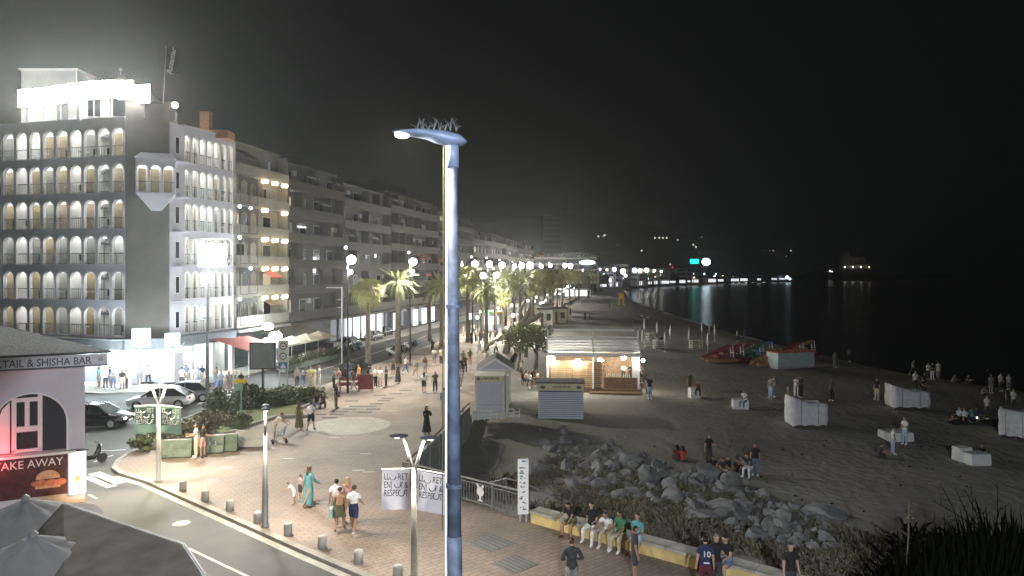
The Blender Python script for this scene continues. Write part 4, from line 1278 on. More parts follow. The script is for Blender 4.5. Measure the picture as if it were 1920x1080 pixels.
# distant lamps round the bay
rg = random.Random(21)
fl_lab = 'small bright lamp in the far row along the bay shore'
far = [(1095, 507, 330, 1.1), (1112, 508, 350, 1.5), (1125, 505, 360, .8), (1138, 506, 380, .9), (1152, 505, 390, 1.6), (1168, 509, 400, 2.0), (1190, 507, 420, 2.0), (1201, 508, 430, 2.1), (1212, 507, 440, 2.0), (1226, 508, 450, 1.4),
       (1240, 509, 460, 1.1), (1270, 519, 540, 1.2), (1375, 520, 700, 1.5), (1386, 520, 710, 1.5), (1399, 520, 715, 1.4), (1411, 520, 720, 1.3), (1432, 520, 730, 1.4), (1454, 521, 740, 1.3), (1476, 520, 700, 2.2), (1481, 523, 700, 1.6), (1294, 517, 560, .9), (1340, 518, 640, 1.0), (1355, 518, 660, 1.1)]
for u, v, d, r in far:
    p = at(u, v, d)
    o = thing('far_street_lamp', fl_lab, 'street lamp', (p.x, p.y, -.4), 0, 'far lamps round the bay')
    MB().tube([(0, 0, 0), (0, 0, p.z + .3)], .2, 5).build('pole', M['darkmetal'], o)
    MB().ball((0, 0, p.z + .4), r * .8, 8, 6).build('globe', rg.choice([E['far'], E['far'], E['farwarm'], E['farblue']]), o, True)
for i in range(34):
    u = rg.uniform(1070, 1250) if i < 22 else rg.uniform(1290, 1370)
    d = 330 + (u - 1070) * 1.0; v = rg.uniform(513, 526) - (u - 1070) * .004
    p = at(u, v, d)
    o = thing('far_street_lamp', fl_lab, 'street lamp', (p.x, p.y, -.4), 0, 'far lamps round the bay')
    MB().tube([(0, 0, 0), (0, 0, max(1.2, p.z + .3))], .15, 5).build('pole', M['darkmetal'], o)
    MB().ball((0, 0, max(1.4, p.z + .4)), rg.uniform(.25, 1.0), 6, 5).build('globe', rg.choice([E['far'], E['farwarm'], E['farblue'], E['fardim']]), o, True)
lan = MB().tube([(0, 0, 0), (0, 0, 3.1)], .05, 5).mesh('post', M['darkmetal'])
lgl = [MB().ball((0, 0, 3.2), r_, 6, 5).mesh('globe', e_) for r_, e_ in ((.22, E['kiosk']), (.28, E['far']), (.2, E['far']), (.25, E['farblue']))]
for i in range(34):
    d = rg.uniform(85, 290); x0 = lerp_poly([(-9, 80), (-4.2, 121), (8.4, 199), (30, 334)], d); x1 = lerp_poly(EDGE[4:], d)
    o = thing('promenade_lantern', 'small lantern glowing among the palms of the far promenade', 'lamp', (rg.uniform(x0 + .5, x1 - .5), d, 0), 0, 'small lanterns among the promenade palms')
    link('post', lan, o); link('globe', rg.choice(lgl), o)
hl = MB()
for i in range(46):
    u = rg.uniform(930, 1500); v = rg.uniform(432, 496)
    if u > 1420: v = max(v, 470)
    p = at(u, v, 640); r = rg.choice([.25, .35, .5, .8])
    p = at(u, v, 900); hl.ball(tuple(p), r, 5, 4)
for u, v in ((1228, 446), (1236, 446), (1243, 446), (1250, 446), (1122, 443), (1134, 441), (1300, 459), (1305, 463), (1203, 470)):
    hl.ball(tuple(at(u, v, 900)), 1.1, 6, 4)
o = hl.build('hillside_house_lights', E['hilllight']); tag(o, 'scattered tiny house lights on the dark hillside', 'lights', kind='stuff')
# far seafront buildings across the bay
for i, u in enumerate(list(range(1080, 1480, 15))):
    d = 345 + (u - 1080) * .95
    if u > 1260 and u < 1275: continue
    p = at(u, 520, d)
    h = rg.uniform(6, 14) if u < 1300 else rg.uniform(4, 7); w = rg.uniform(9, 15)
    o = thing('seafront_building', 'low dim seafront building with bright shopfront on the far shore', 'building', (p.x, p.y + 8, -.4), -.2, 'seafront buildings across the bay')
    MB().box((0, 0, h / 2), (w, 9, h)).build('wall', M['hotel'] if i % 3 else m_b4, o)
    for k in range(int(h / 3)):
        MB().box((0, -4.55, 4.4 + k * 3), (w * .8, .1, 1.2)).build('window_band', M['glass'], o)
    if rg.random() < .8: MB().box((0, -4.6, 1.7), (w * rg.uniform(.5, .95), .2, rg.uniform(1.2, 2.6))).build('lit_shopfront', E['farwin'], o)
# the two signs on the far roof, red light mast, white sign, white block, castle
def far_sign(u, v, d, w, h, m, label, post=True):
    p = at(u, v, d)
    o = thing('roof_sign', label, 'sign', (p.x, p.y, -.4))
    if w < 0:
        MB().ball((0, 0, p.z + .4), (-w, 1.5, h), 12, 8).build('face', m, o, True)
    else:
        MB().box((0, 0, p.z + .4), (w, .5, h)).build('face', m, o)
    MB().box((0, 1.8, p.z / 2), (3, 1, max(p.z, 1))).build('support', M['darkmetal'], o)
far_sign(1302, 490, 640, 8.0, 4.4, E['teal'], 'teal glowing sign on a roof across the bay')
far_sign(1324, 491, 640, -4.0, 3.4, E['farcold'], 'round white glowing sign beside the teal one across the bay')
far_sign(1101, 492, 300, -3.4, .95, E['farcold'], 'flat oval white glowing sign over the promenade lamps')
far_sign(1261, 508, 560, -.9, 5, E['redfig'], 'slim red lit figure on the far shore')
b = block(170, 205, 5, 4, 2.8, 'low hotel block with pale lit balcony bands beyond the palms', m_b3, M['kioskwhite'], 0, 9)
p = at(1010, 508, 330); b.location = (p.x - 7, p.y, 0); b.rotation_euler = (0, 0, .02)
for k in range(4): MB().box((20.5 + 4, .1, 5.5 + k * 2.8 + 2.2), (9, .1, .5)).build('lit_band', E['windim'], b)
tt = thing('tower_block', 'tall dark tower block on the skyline beyond the palms', 'building', (*at(1036, 508, 420).xy, -.4))
MB().box((0, 0, 22), (12, 12, 44)).build('wall', m_b4, tt)
for k in range(12): MB().box((0, -6.05, 5 + k * 3.2), (10, .15, 1.1)).build('window_band', M['glass'], tt)
cp_ = at(1595, 500, 868)
cas = thing('headland_castle', 'floodlit stone castle with square tower on the far headland', 'castle', (cp_.x, cp_.y - 2, cp_.z - 2))
m_st = mat('castle_stone', (.42, .38, .30), .9, var=.25, scale=.3)
MB().box((2, 2, 7), (26, 12, 14)).build('main_wall', m_st, cas)
MB().box((-9, -1, 10), (8, 8, 20)).build('tower', m_st, cas)
for k in range(9): MB().box((-9 + k * 2.6 + 2, -3.6, 14.7), (1.4, .8, 1.4)).build('merlon', m_st, cas)
for k in range(4): MB().box((-12 + k * 2, -4.6, 20.6), (1.1, .8, 1.3)).build('merlon', m_st, cas)
for x in (-4, 3, 9): MB().box((x, -4.1, 8), (1.6, .2, 2.6)).build('window', M['glass'], cas)
MB().box((3, -6, 2), (30, 3, 5)).build('outer_wall', m_st, cas)
for x, m_ in ((-14, E['far']), (-4, E['far']), (6, E['far']), (16, E['farwarm'])):
    MB().ball((x, -12, 1.5), .9, 6, 5).build('ground_floodlight', m_, cas)
for u, v in ((1556, 508), (1560, 510), (1547, 515), (1540, 516)):
    p = at(u, v, 860); o = thing('far_street_lamp', 'tiny white lamp on the headland path below the castle', 'street lamp', (p.x, p.y, p.z - 3), 0, 'lamps below the castle')
    MB().tube([(0, 0, 0), (0, 0, 3)], .15, 5).build('pole', M['darkmetal'], o); MB().ball((0, 0, 3), .9, 6, 5).build('globe', E['far'], o)

# ================================================================ street furniture
bol = MB().lathe([(.15, 0), (.15, .38), (.14, .42), (.10, .44)], n=14).mesh('body', M['concrete'], True)
for i, (u, v) in enumerate(((343, 920), (385, 939), (431, 958), (483, 981), (540, 1003), (604, 1028), (672, 1056), (746, 1086))):
    p = gp(u, v)
    o = link('bollard', bol, None, p)
    tag(o, 'squat round stone bollard, %s from the left along the near kerb' % ['first', 'second', 'third', 'fourth', 'fifth', 'sixth', 'seventh', 'last'][i], 'bollard', 'bollards along the near kerb')
def jersey(u, v, L, rz, m, label, text=None):
    p = gp(u, v)
    root = thing('concrete_barrier', label, 'barrier', p, rz, 'barriers by the planter bed')
    b = MB()
    prof = [(-.26, .06), (-.26, .22), (-.14, .42), (-.10, .88), (.10, .88), (.14, .42), (.26, .22), (.26, .06)]
    n = len(prof)
    b.v = [(-L / 2, y, z) for y, z in prof] + [(L / 2, y, z) for y, z in prof]
    b.f = [list(range(n)), list(range(2 * n - 1, n - 1, -1))] + [[i, n + i, n + (i + 1) % n, (i + 1) % n] for i in range(n)]; b.m = [0] * len(b.f)
    b.build('body', m, root, fix=True)
    MB().box((0, 0, .895), (L * .98, .18, .03)).build('top_edge', M['kerb'], root)
    for x in (-.35, .35): MB().box((x * L, 0, .03), (.25, .54, .06)).build('foot', M['darkmetal'], root)
    if text:
        b = MB()
        rr_ = random.Random(3)
        for k in range(4):
            b.tube([(-.5 + k * .28 + rr_.uniform(-.05, .05), -.155, .52 + rr_.uniform(-.1, .1)) for _ in range(5)], .018, 4)
        b.build('graffiti', M['inkwhite'], root)
jersey(331, 857, 1.5, .18, M['greenblock'], 'green concrete barrier at the left end, beside the green banner post')
jersey(392, 849, 1.5, .20, M['greenblock'], 'green concrete barrier with white scrawl behind the standing couple', True)
jersey(423, 846, 1.2, .2, mat('darker_green', (.12, .17, .13), .85), 'darker green concrete barrier second from the right end')
jersey(470, 838, 1.55, .16, M['concrete'], 'plain grey concrete barrier at the right end behind the dark lamp head')

bb = gp(493, 762)
bill = thing('billboard', 'dark square back of an advertising board on a post by the planter', 'billboard', (bb.x, bb.y, 0), .06)
MB().box((0, 0, 3.55), (1.65, .22, 1.75)).build('panel', mat('panel_grey', (.16, .17, .17), .6), bill)
fr = MB()
for x in (-.85, .85): fr.box((x, 0, 3.55), (.08, .28, 1.85))
for z in (2.65, 4.45): fr.box((0, 0, z), (1.78, .28, .08))
fr.build('frame', M['darkmetal'], bill)
MB().tube([(0, 0, 0), (0, 0, 2.7)], .09, 10).build('post', M['darkmetal'], bill)
MB().lathe([(.25, 0), (.2, .05)], n=12).build('base', M['darkmetal'], bill)
rs = gp(531, 745)
sgn = thing('road_sign', 'white road sign panel with two round rings and a crossing mark', 'road sign', (rs.x, rs.y, 0), .05)
MB().box((0, 0, 3.2), (.78, .05, 2.2)).build('panel', M['kioskwhite'], sgn)
for z in (3.85, 3.1):
    MB().lathe([(.27, 0), (.27, .012)], n=18).build('ring', M['redplastic'], sgn, loc=(0, -.03, z), rot=(PI / 2, 0, 0))
    MB().lathe([(.19, 0), (.19, .012)], n=18).build('ring_centre', M['inkwhite'], sgn, loc=(0, -.045, z), rot=(PI / 2, 0, 0))
    MB().box((0, -.066, z), (.22, .01, .07)).build('ring_bar', M['ink'], sgn)
bq = MB().box((0, -.04, 2.4), (.66, .02, .5)).build('blue_plate', M['bluep'], sgn)
MB().add([(-.24, -.055, 2.2), (.24, -.055, 2.2), (0, -.055, 2.6)], [(0, 1, 2)]).build('triangle', M['inkwhite'], bq)
for x in (-.3, .3): MB().tube([(x, .05, 0), (x, .05, 4.2)], .04, 8).build('post', M['steel'], sgn)
ya = gp(452, 792)
sgn = thing('direction_sign', 'yellow arrow direction sign on a green post in the planter', 'road sign', (ya.x, ya.y, 0))
MB().tube([(0, 0, 0), (0, 0, 2.55)], .06, 8).build('post', M['bannergreen'], sgn)
b = MB(); ar = [(-.42, 2.48), (.2, 2.48), (.2, 2.40), (.45, 2.61), (.2, 2.80), (.2, 2.73), (-.42, 2.73)]
b.v = [(x, -.09, z) for x, z in ar] + [(x, -.06, z) for x, z in ar]
b.f = [list(range(7)), list(range(13, 6, -1))] + [[i, 7 + i, 7 + (i + 1) % 7, (i + 1) % 7] for i in range(7)]; b.m = [0] * 9
b.build('arrow_plate', M['yellowsign'], sgn, fix=True)
MB().box((-.12, -.08, 2.22), (.5, .03, .42)).build('lower_plate', M['bannergreen'], sgn)
# small gantry with camera arms left of the nearest street lamp
gq = gp(641, 705)
gy = thing('traffic_camera_post', 'slim white post with short cross arms left of the fan palm', 'post', (gq.x, gq.y, 0))
MB().tube([(0, 0, 0), (0, 0, 8.0)], .07, 8).build('post', M['grey'], gy)
MB().bar((-1.4, 0, 8.0), (.1, 0, 8.0), .10).build('top_arm', M['grey'], gy)
for z in (6.9, 6.2): MB().bar((-.45, 0, z), (.05, 0, z), .07).build('short_arm', M['grey'], gy)
# orange and maroon boards on the plaza
for (u, v, m, lab, w) in ((655, 733, M['redplastic'], 'red plastic works barrier beside the nearest street lamp', 1.6), (686, 733, M['maroon'], 'maroon upright board right of the red works barrier', 1.15)):
    p = gp(u, v)
    o = thing('works_barrier', lab, 'barrier', p, .1)
    if w > 1.3:
        for z in (.95, .55): MB().box((0, 0, z), (w, .06, .26)).build('board', m, o)
    else:
        MB().box((0, 0, .72), (w, .06, 1.2)).build('board', m, o)
    for x in (-.45, .45): MB().box((x * w, 0, .55), (.06, .10, 1.1)).build('leg', m, o); MB().box((x * w, 0, .03), (.08, .5, .06)).build('foot', M['darkmetal'], o)

# ================================================================ edge of the beach: railings, wall, totem
def pt(a, e=0.0):
    p = Vector((-4.85, 30.8)) + ET * a + EN * e
    return p
rrz = math.atan2(ET.y, ET.x)
p0 = pt(0); RL = 7.0
rail = thing('promenade_railing', 'grey barred railing with a cut out emblem left of the white totem', 'railing', (p0.x, p0.y, 0), rrz)
MB().tube([(0, 0, 1.02), (RL, 0, 1.02)], .045, 8).build('handrail', M['railgrey'], rail)
MB().box((RL / 2, 0, .14), (RL, .05, .05)).build('bottom_rail', M['railgrey'], rail)
MB().box((RL / 2, 0, .88), (RL, .04, .04)).build('upper_rail', M['railgrey'], rail)
bar_m = MB().box((0, 0, .51), (.028, .028, .72)).mesh('bar', M['railgrey'])
for k in range(46): link('bar', bar_m, rail, (.12 + k * (RL - .2) / 46, 0, 0))
for x in (.03, 1.75, 3.5, 5.2, RL - .02): MB().box((x, 0, .5), (.08, .08, 1.0)).build('post', M['railgrey'], rail)
em = MB()
em.lathe([(.20, 0), (.20, .02)], n=7); em.box((0, -.26, .01), (.10, .16, .02)); em.box((0, -.36, .01), (.24, .05, .02)); em.box((-.12, .2, .01), (.10, .18, .02), .5); em.box((.12, .2, .01), (.10, .18, .02), -.5)
em.build('crest', M['whitepaint'], rail, loc=(4.6, -.05, .62), rot=(PI / 2, 0, 0))
# second handrail going down to the sand behind it
hr = thing('stair_handrail', 'thin bent handrail of the beach steps behind the barred railing', 'railing', (*pt(5.0, .9), 0), rrz)
MB().tube([(-1.0, .2, .55), (0, .2, .95), (.9, .2, .95), (1.9, 1.0, .35)], .03, 6).build('handrail', M['railgrey'], hr)
for x in (0, .9): MB().tube([(x, .2, -1.3), (x, .2, .95)], .025, 6).build('post', M['railgrey'], hr)
# beach wall with brown handrail on the far side of the notch
W0, W1 = Vector((-4.85, 30.8)), Vector((-2.85, 44.7))
wd = (W1 - W0).normalized(); wl = (W1 - W0).length; wrz = math.atan2(wd.y, wd.x)
bwall = thing('beach_wall', 'grey panelled beach wall with a brown handrail running away from the banners', 'wall', (W0.x, W0.y, 0), wrz)
for k in range(7):
    x = wl * (k + .5) / 7
    MB().box((x, -.10, -.25), (wl / 7 - .05, .14, 2.1)).build('panel', M['concrete'], bwall)
    MB().box((wl * k / 7, -.10, -.2), (.09, .2, 2.25)).build('post', M['grey'], bwall)
MB().tube([(0, -.1, .98), (wl, -.1, .98)], .05, 8).build('handrail', M['wood2'], bwall)
# low ochre parapet with stone coping
for k, (a0, a1, lab) in enumerate(((7.25, 10.6, 'ochre parapet section with grey coping beside the white totem'), (10.64, 13.9, 'ochre parapet section under the row of seated people'), (13.94, 18.3, 'ochre parapet section at the bottom edge behind the number shirt'))):
    p = pt(a0)
    o = thing('parapet_wall', lab, 'wall', (p.x, p.y, 0), rrz, 'ochre parapet sections')
    L = a1 - a0
    MB().box((L / 2, 0, .20), (L, .42, .40)).build('body', M['yellow_wall'], o)
    ncap = int(L / .85)
    for q in range(ncap):
        MB().box((L * (q + .5) / ncap, .0, .44), (L / ncap - .02, .62, .09)).build('coping_stone', M['cap'], o)
# vertical joint pole on the wall
jp = pt(13.92, -.30)
o = thing('slim_post', 'slim dark post standing against the parapet joint', 'post', (jp.x, jp.y, 0)); MB().tube([(0, 0, 0), (0, 0, .95)], .02, 6).build('post', M['darkmetal'], o); MB().lathe([(.06, 0), (.05, .02)], n=8).build('foot', M['darkmetal'], o)
tp = pt(6.95, -.30)
tot = thing('information_totem', 'tall narrow white totem of pictograms where the railing ends', 'sign', (tp.x, tp.y, 0), .12)
MB().box((0, 0, 1.34), (.40, .10, 2.08)).build('panel', M['whitepaint'], tot)
for x in (-.12, .12): MB().box((x, 0, .15), (.06, .06, .32)).build('leg', M['steel'], tot)
rr_ = random.Random(5)
for k in range(10):
    z = 2.28 - k * .195
    b = MB()
    for q in range(3): b.box((-.02 + rr_.uniform(-.09, .09), -.056, z + rr_.uniform(-.05, .05)), (rr_.uniform(.04, .15), .006, rr_.uniform(.02, .06)))
    b.build('pictogram', M['inkblue'] if k % 3 else M['bluep'], tot)

# ================================================================ beach buildings
def local_thing(name, label, cat, u0, v0, u1, v1, group=None, z=None):
    a, b_ = (gs(u0, v0), gs(u1, v1)) if z is None else (gp(u0, v0, z), gp(u1, v1, z))
    d = b_ - a
    return thing(name, label, cat, a, math.atan2(d.y, d.x), group), d.xy.length
rest, RLn = local_thing('beach_restaurant', 'lit beach bar of wooden slat walls under a white slatted roof', 'building', 1026, 735, 1199, 738)
D_ = 5.0
MB().box((RLn / 2, D_ / 2, .15), (RLn + .3, D_ + .2, .36)).build('deck', M['wood2'], rest)
MB().box((RLn * .74, -.5, .06), (RLn * .56, .8, .2)).build('deck_step', M['wood2'], rest)
for x in (.05, RLn * .50, RLn - .08):
    MB().box((x, .0, 1.75), (.16, .16, 2.9)).build('post', M['whitepaint'], rest)
    MB().box((x, D_, 1.75), (.16, .16, 2.9)).build('post', M['whitepaint'], rest)
slat_l = [MB().box((0, 0, 0), (2.0, .035, .115)).mesh('slat', mm) for mm in (M['wood'], mat('pale_slat', (.50, .33, .17), .6, var=.3, scale=5), M['wood'])]
for c, (x, w_) in enumerate(((.55, .0), (2.35, 0))):
    for k in range(13):
        o = link('slat', slat_l[(k + c) % 3], rest, (x + .62, .03 + .012 * (k % 2), .48 + k * .17)); o.scale = (.88, 1, 1)
for k in range(13):
    o = link('slat', slat_l[k % 2], rest, (RLn * .5 + .62, .05, .48 + k * .17)); o.scale = (.5, 1, 1)
    o = link('slat', slat_l[(k + 1) % 2], rest, (RLn * .62, .6, .48 + k * .17)); o.scale = (.01 + .5, 1, 1); o.rotation_euler = (0, 0, PI / 2)
MB().box((RLn * .31, .14, 1.45), (RLn * .57, .03, 2.25)).build('backing', M['wood2'], rest)
MB().box((RLn / 2, D_ - .06, 1.6), (RLn - .3, .06, 2.6)).build('back_wall', M['wood'], rest)
MB().box((.0, D_ / 2, 1.5), (.06, D_ - .3, 2.3)).build('side_wall', M['wood'], rest)
MB().box((RLn * .80, .0, .82), (RLn * .36, .10, .9)).build('counter_front', M['wood2'], rest)
# sloping white roof of long boards, then the upper frame
for k in range(6):
    y = -.55 + k * .36; z = 3.25 + k * .19
    MB().box((RLn * .25, y, z), (RLn * .5 - .08, .30, .05), 0).build('roof_board', M['whitepaint'], rest)
    MB().box((RLn * .75, y, z), (RLn * .5 - .08, .30, .05), 0).build('roof_board', M['whitepaint'], rest)
MB().box((RLn / 2, -.72, 3.16), (RLn + .2, .08, .22)).build('fascia', M['whitepaint'], rest)
MB().box((RLn / 2, 3.0, 3.2), (RLn, 4, .08)).build('ceiling', M['kioskwhite'], rest)
MB().box((RLn / 2, 1.35, 3.75), (RLn + .1, .03, .9)).build('riser', mat('grey_riser', (.32, .33, .33), .7), rest)
MB().box((RLn / 2, 1.45, 4.42), (RLn + .1, .12, .14)).build('ridge_beam', M['whitepaint'], rest)
for x in (0, RLn * .5, RLn):
    MB().bar((x, -.72, 3.3), (x, 1.45, 4.48), .10).build('rafter', M['whitepaint'], rest)
    MB().box((x, 1.45, 4.72), (.10, .10, .6)).build('upper_post', M['whitepaint'], rest)
MB().box((RLn / 2 + .1, 1.75, 4.98), (RLn * .9, .12, .14)).build('top_beam', M['whitepaint'], rest)
for i, (x, y, z, r, lab) in enumerate(((.42, -.35, 2.78, .22, 'at the left post'), (2.5, -.3, 2.6, .20, 'before the left slat wall'), (4.35, .9, 2.55, .17, 'before the middle slats'), (6.35, 1.6, 2.75, .22, 'over the counter on the right'), (7.75, -.5, 2.75, .13, 'outside the right end post'))):
    q = rest.matrix_basis @ Vector((x, y, z))
    q = Matrix.Translation(rest.location) @ rest.rotation_euler.to_matrix().to_4x4() @ Vector((x, y, z))
    o = thing('hanging_lamp', 'warm white hanging lamp of the beach bar, ' + lab, 'lamp', q)
    MB().ball((0, 0, 0), r, 10, 7).build('globe', E['kiosk'], o, True); MB().tube([(0, 0, r * .8), (0, 0, 3.16 - z)], .015, 5).build('cord', M['darkmetal'], o)
MB().box((RLn - .35, .05, 1.7), (.5, .08, 2.6)).build('end_panel', M['whitepaint'], rest)
# bottles and dishes on the counter, stool things
for k, x in enumerate((RLn * .68, RLn * .76, RLn * .86)):
    q = Matrix.Translation(rest.location) @ rest.rotation_euler.to_matrix().to_4x4() @ Vector((x, .05, 1.27))
    o = thing('counter_bottles', ['row of pale bottles at the left of the beach bar counter', 'stack of white cups in the middle of the beach bar counter', 'row of pale bottles at the right of the beach bar counter'][k], 'bottles', q)
    b = MB()
    for j in range(4): b.lathe([(.05, 0), (.05, .2), (.02, .28), (.02, .36)], (-.24 + j * .16, 0, 0), 8)
    b.build('bottle', M['kioskwhite'] if k else M['cream'], o)

wk, wkl = local_thing('ticket_kiosk', 'closed white ticket kiosk with grey shutter and yellowish header board', 'kiosk', 890, 782, 946, 782, z=-.05)
MB().box((wkl / 2, 1.0, 1.35), (wkl, 2.0, 2.7)).build('body', M['kioskwhite'], wk)
MB().box((wkl / 2, -.03, 1.28), (wkl * .84, .05, 2.0)).build('shutter', M['shutterlilac'], wk)
MB().box((wkl / 2, -.07, .82), (wkl * .84, .03, .03)).build('shutter_rail', M['grey'], wk)
hdr = MB().box((wkl / 2, -.06, 2.52), (wkl * .96, .08, .36)).build('header_board', M['headeryel'], wk)
b = MB()
for k in range(9): b.box((.5 + k * .13, -.105, 2.52 + (.03 if k % 2 else -.01)), (.09, .01, .08 + .03 * (k % 3)))
b.build('logo', M['inkblue'], hdr)
MB().ball((.25, -.10, 2.52), (.14, .012, .09), 10, 5).build('emblem', M['inkblue'], hdr)
MB().box((wkl + .18, .6, 1.3), (.2, .9, 2.75)).build('side_post', M['cream'], wk)
gh, ghl = local_thing('gabled_hut', 'small hut with dark gabled roof behind the white ticket kiosk', 'hut', 900, 757, 958, 757, z=-.05)
MB().box((ghl / 2, 1.6, 1.25), (ghl, 3.0, 2.5)).build('wall', M['kioskwhite'], gh)
MB().add([(-.3, -.3, 2.45), (ghl + .3, -.3, 2.45), (ghl + .3, 3.4, 2.45), (-.3, 3.4, 2.45), (ghl / 2, -.3, 3.35), (ghl / 2, 3.4, 3.35)], [(0, 4, 5, 3), (1, 2, 5, 4), (3, 5, 2), (0, 3, 2, 1)]).build('roof', M['roof'], gh, fix=True)
MB().add([(-.3, -.34, 2.45), (ghl + .3, -.34, 2.45), (ghl / 2, -.34, 3.35), (.1, -.34, 2.52), (ghl - .1, -.34, 2.52), (ghl / 2, -.34, 3.16)], [(0, 3, 5, 2), (1, 2, 5, 4), (0, 1, 4, 3)]).build('bargeboard', M['whitepaint'], gh)
MB().add([(.1, -.31, 2.52), (ghl - .1, -.31, 2.52), (ghl / 2, -.31, 3.16)], [(0, 1, 2)]).build('gable', M['shutterlilac'], gh)
bk, bkl = local_thing('shuttered_kiosk', 'closed kiosk with pale blue roller shutter before the beach bar', 'kiosk', 1009, 785, 1094, 786)
MB().box((bkl / 2, .9, 1.22), (bkl, 1.7, 2.44)).build('body', M['cream'], bk)
MB().box((bkl / 2, .035, 1.0), (bkl * .93, .02, 1.85)).build('shutter_backing', M['inkblue'], bk)
for k in range(14):
    MB().box((bkl / 2, -.0, .12 + k * .128), (bkl * .93, .06, .088)).build('shutter_slat', M['shutterblue'], bk)
hdr = MB().box((bkl / 2, -.02, 2.20), (bkl + .04, .12, .46)).build('header_board', M['headeryel'], bk)
b = MB()
for k in range(12): b.box((bkl * .32 + k * .105, -.09, 2.2 + (.03 if k % 2 else -.02)), (.075, .01, .08 + .03 * (k % 3)))
b.build('logo', M['inkblue'], hdr)
for x in (.32, bkl - .32): MB().ball((x, -.085, 2.18), (.17, .012, .11), 10, 5).build('emblem', M['inkblue'], hdr)
MB().box((bkl / 2, .9, 2.48), (bkl + .2, 2.0, .08)).build('roof', M['roof'], bk)
# white low deck rails in front of the ticket kiosk
lo, lol = local_thing('ramp_rail', 'low white railed ramp in front of the ticket kiosk', 'railing', 886, 790, 974, 783, z=-.2)
for z in (.12, .38, .62): MB().box((lol / 2, 0, z), (lol * (1 if z < .5 else .72), .06, .07)).build('rail', M['whitepaint'], lo)
for k in range(9): MB().box((lol * k / 8, 0, .3), (.06, .05, .6)).build('post', M['whitepaint'], lo)
MB().box((lol * .3, .06, .42), (lol * .6, .03, .55)).build('panel', M['kioskwhite'], lo)

# beach huts further away
def hut(u0, u1, v, h, dep, wall, roofm, label, door=True):
    o, L = local_thing('beach_hut', label, 'hut', u0, v, u1, v, z=-.3)
    MB().box((L / 2, dep / 2, h / 2), (L, dep, h)).build('wall', wall, o)
    MB().box((L / 2, dep / 2, h + .1), (L + .6, dep + .6, .2)).build('roof', roofm, o)
    if door: MB().box((L * .25, -.03, h * .4), (L * .18, .06, h * .78)).build('door', M['wood2'], o)
    MB().box((L * .72, -.03, h * .55), (L * .3, .06, h * .4)).build('window', M['glass'], o)
    return o, L
m_hut = mat('hut_beige', (.50, .48, .38), .8, var=.08)
hut(1010, 1036, 612, 3.0, 3, M['kioskwhite'], M['roof'], 'white square beach hut with a dark doorway beyond the beach bar')
hut(1037, 1062, 606, 2.7, 2.5, m_hut, M['roof'], 'beige open beach hut with a dark flat roof right of the white one')
hut(1062, 1072, 601, 3.2, 2, m_hut, M['roof'], 'narrow beige beach hut at the right of the three')
hut(1003, 1036, 596, 2.8, 3, m_hut, M['roof'], 'beige beach hut behind the white one with flat roof', False)
hut(968, 1010, 628, 1.5, 3, m_hut, M['cream'], 'low beige sand wall box left of the beach huts', False)
ad_, L = local_thing('advert_board', 'grey patterned advert board on the sand beyond the huts', 'billboard', 1003, 578, 1035, 578, z=-.3)
MB().box((L / 2, 0, 1.6), (L, .3, 3.0)).build('panel', M['grey'], ad_); MB().box((-.5, 0, 1.5), (.9, .3, 2.8)).build('side_panel', M['whitepaint'], ad_)
for k in range(5): MB().box((L * (k + .5) / 5, -.17, 1.7), (L / 7, .03, 1.6)).build('poster', M['greenblock'] if k % 2 else M['darkmetal'], ad_)
lk, L = local_thing('lit_kiosk', 'small kiosk with cold lit counter left of the leaning trunk', 'kiosk', 905, 622, 943, 622, z=0)
MB().box((L / 2, 1.6, 1.4), (L, 2.6, 2.8)).build('body', M['kioskwhite'], lk)
MB().box((L / 2, 1.2, 3.0), (L + .5, 3.6, .35)).build('roof', M['greenp'], lk); MB().box((L * .75, -.7, 3.05), (L * .5, .1, .3)).build('roof_edge', M['yellowsign'], lk)
MB().box((L * .42, .26, 1.75), (L * .7, .06, 1.3)).build('lit_counter', E['window'], lk)
MB().box((L / 2, .05, .6), (L, .5, 1.1)).build('counter', M['shutterblue'], lk); MB().box((L * .88, .2, 1.7), (.1, .1, 2.2)).build('post', M['inkblue'], lk)
tn, L = local_thing('lit_marquee_tent', 'long white lit tent on the sand beyond the palms', 'tent', 1056, 561, 1107, 560, z=-.3)
MB().box((L / 2, 2, 3.3), (L, 4, .35)).build('roof', M['white'], tn)
MB().box((L / 2, 1.9, 1.9), (L * .96, .1, 2.2)).build('lit_back', E['window'], tn)
for k in range(6): MB().box((L * k / 5, 0, 1.6), (.2, .2, 3.2)).build('post', M['white'], tn)
MB().box((L / 2, .1, .5), (L, .2, 1.0)).build('counter', m_hut, tn)
lg = gs(1165, 572)
o = thing('lifeguard_tower', 'yellowish lifeguard tower standing on the far sand', 'lifeguard tower', lg)
for x in (-.8, .8):
    for y in (-.8, .8): MB().bar((x, y, 0), (x * .8, y * .8, 2), .15).build('leg', M['yellowsign'], o)
MB().box((0, 0, 2.1), (2, 2, .15)).build('platform', M['yellowsign'], o); MB().box((0, .3, 2.9), (1.5, 1.1, 1.4)).build('cabin', M['yellowsign'], o); MB().box((0, 0, 3.8), (2.1, 2.1, .15)).build('roof', M['yellowsign'], o)

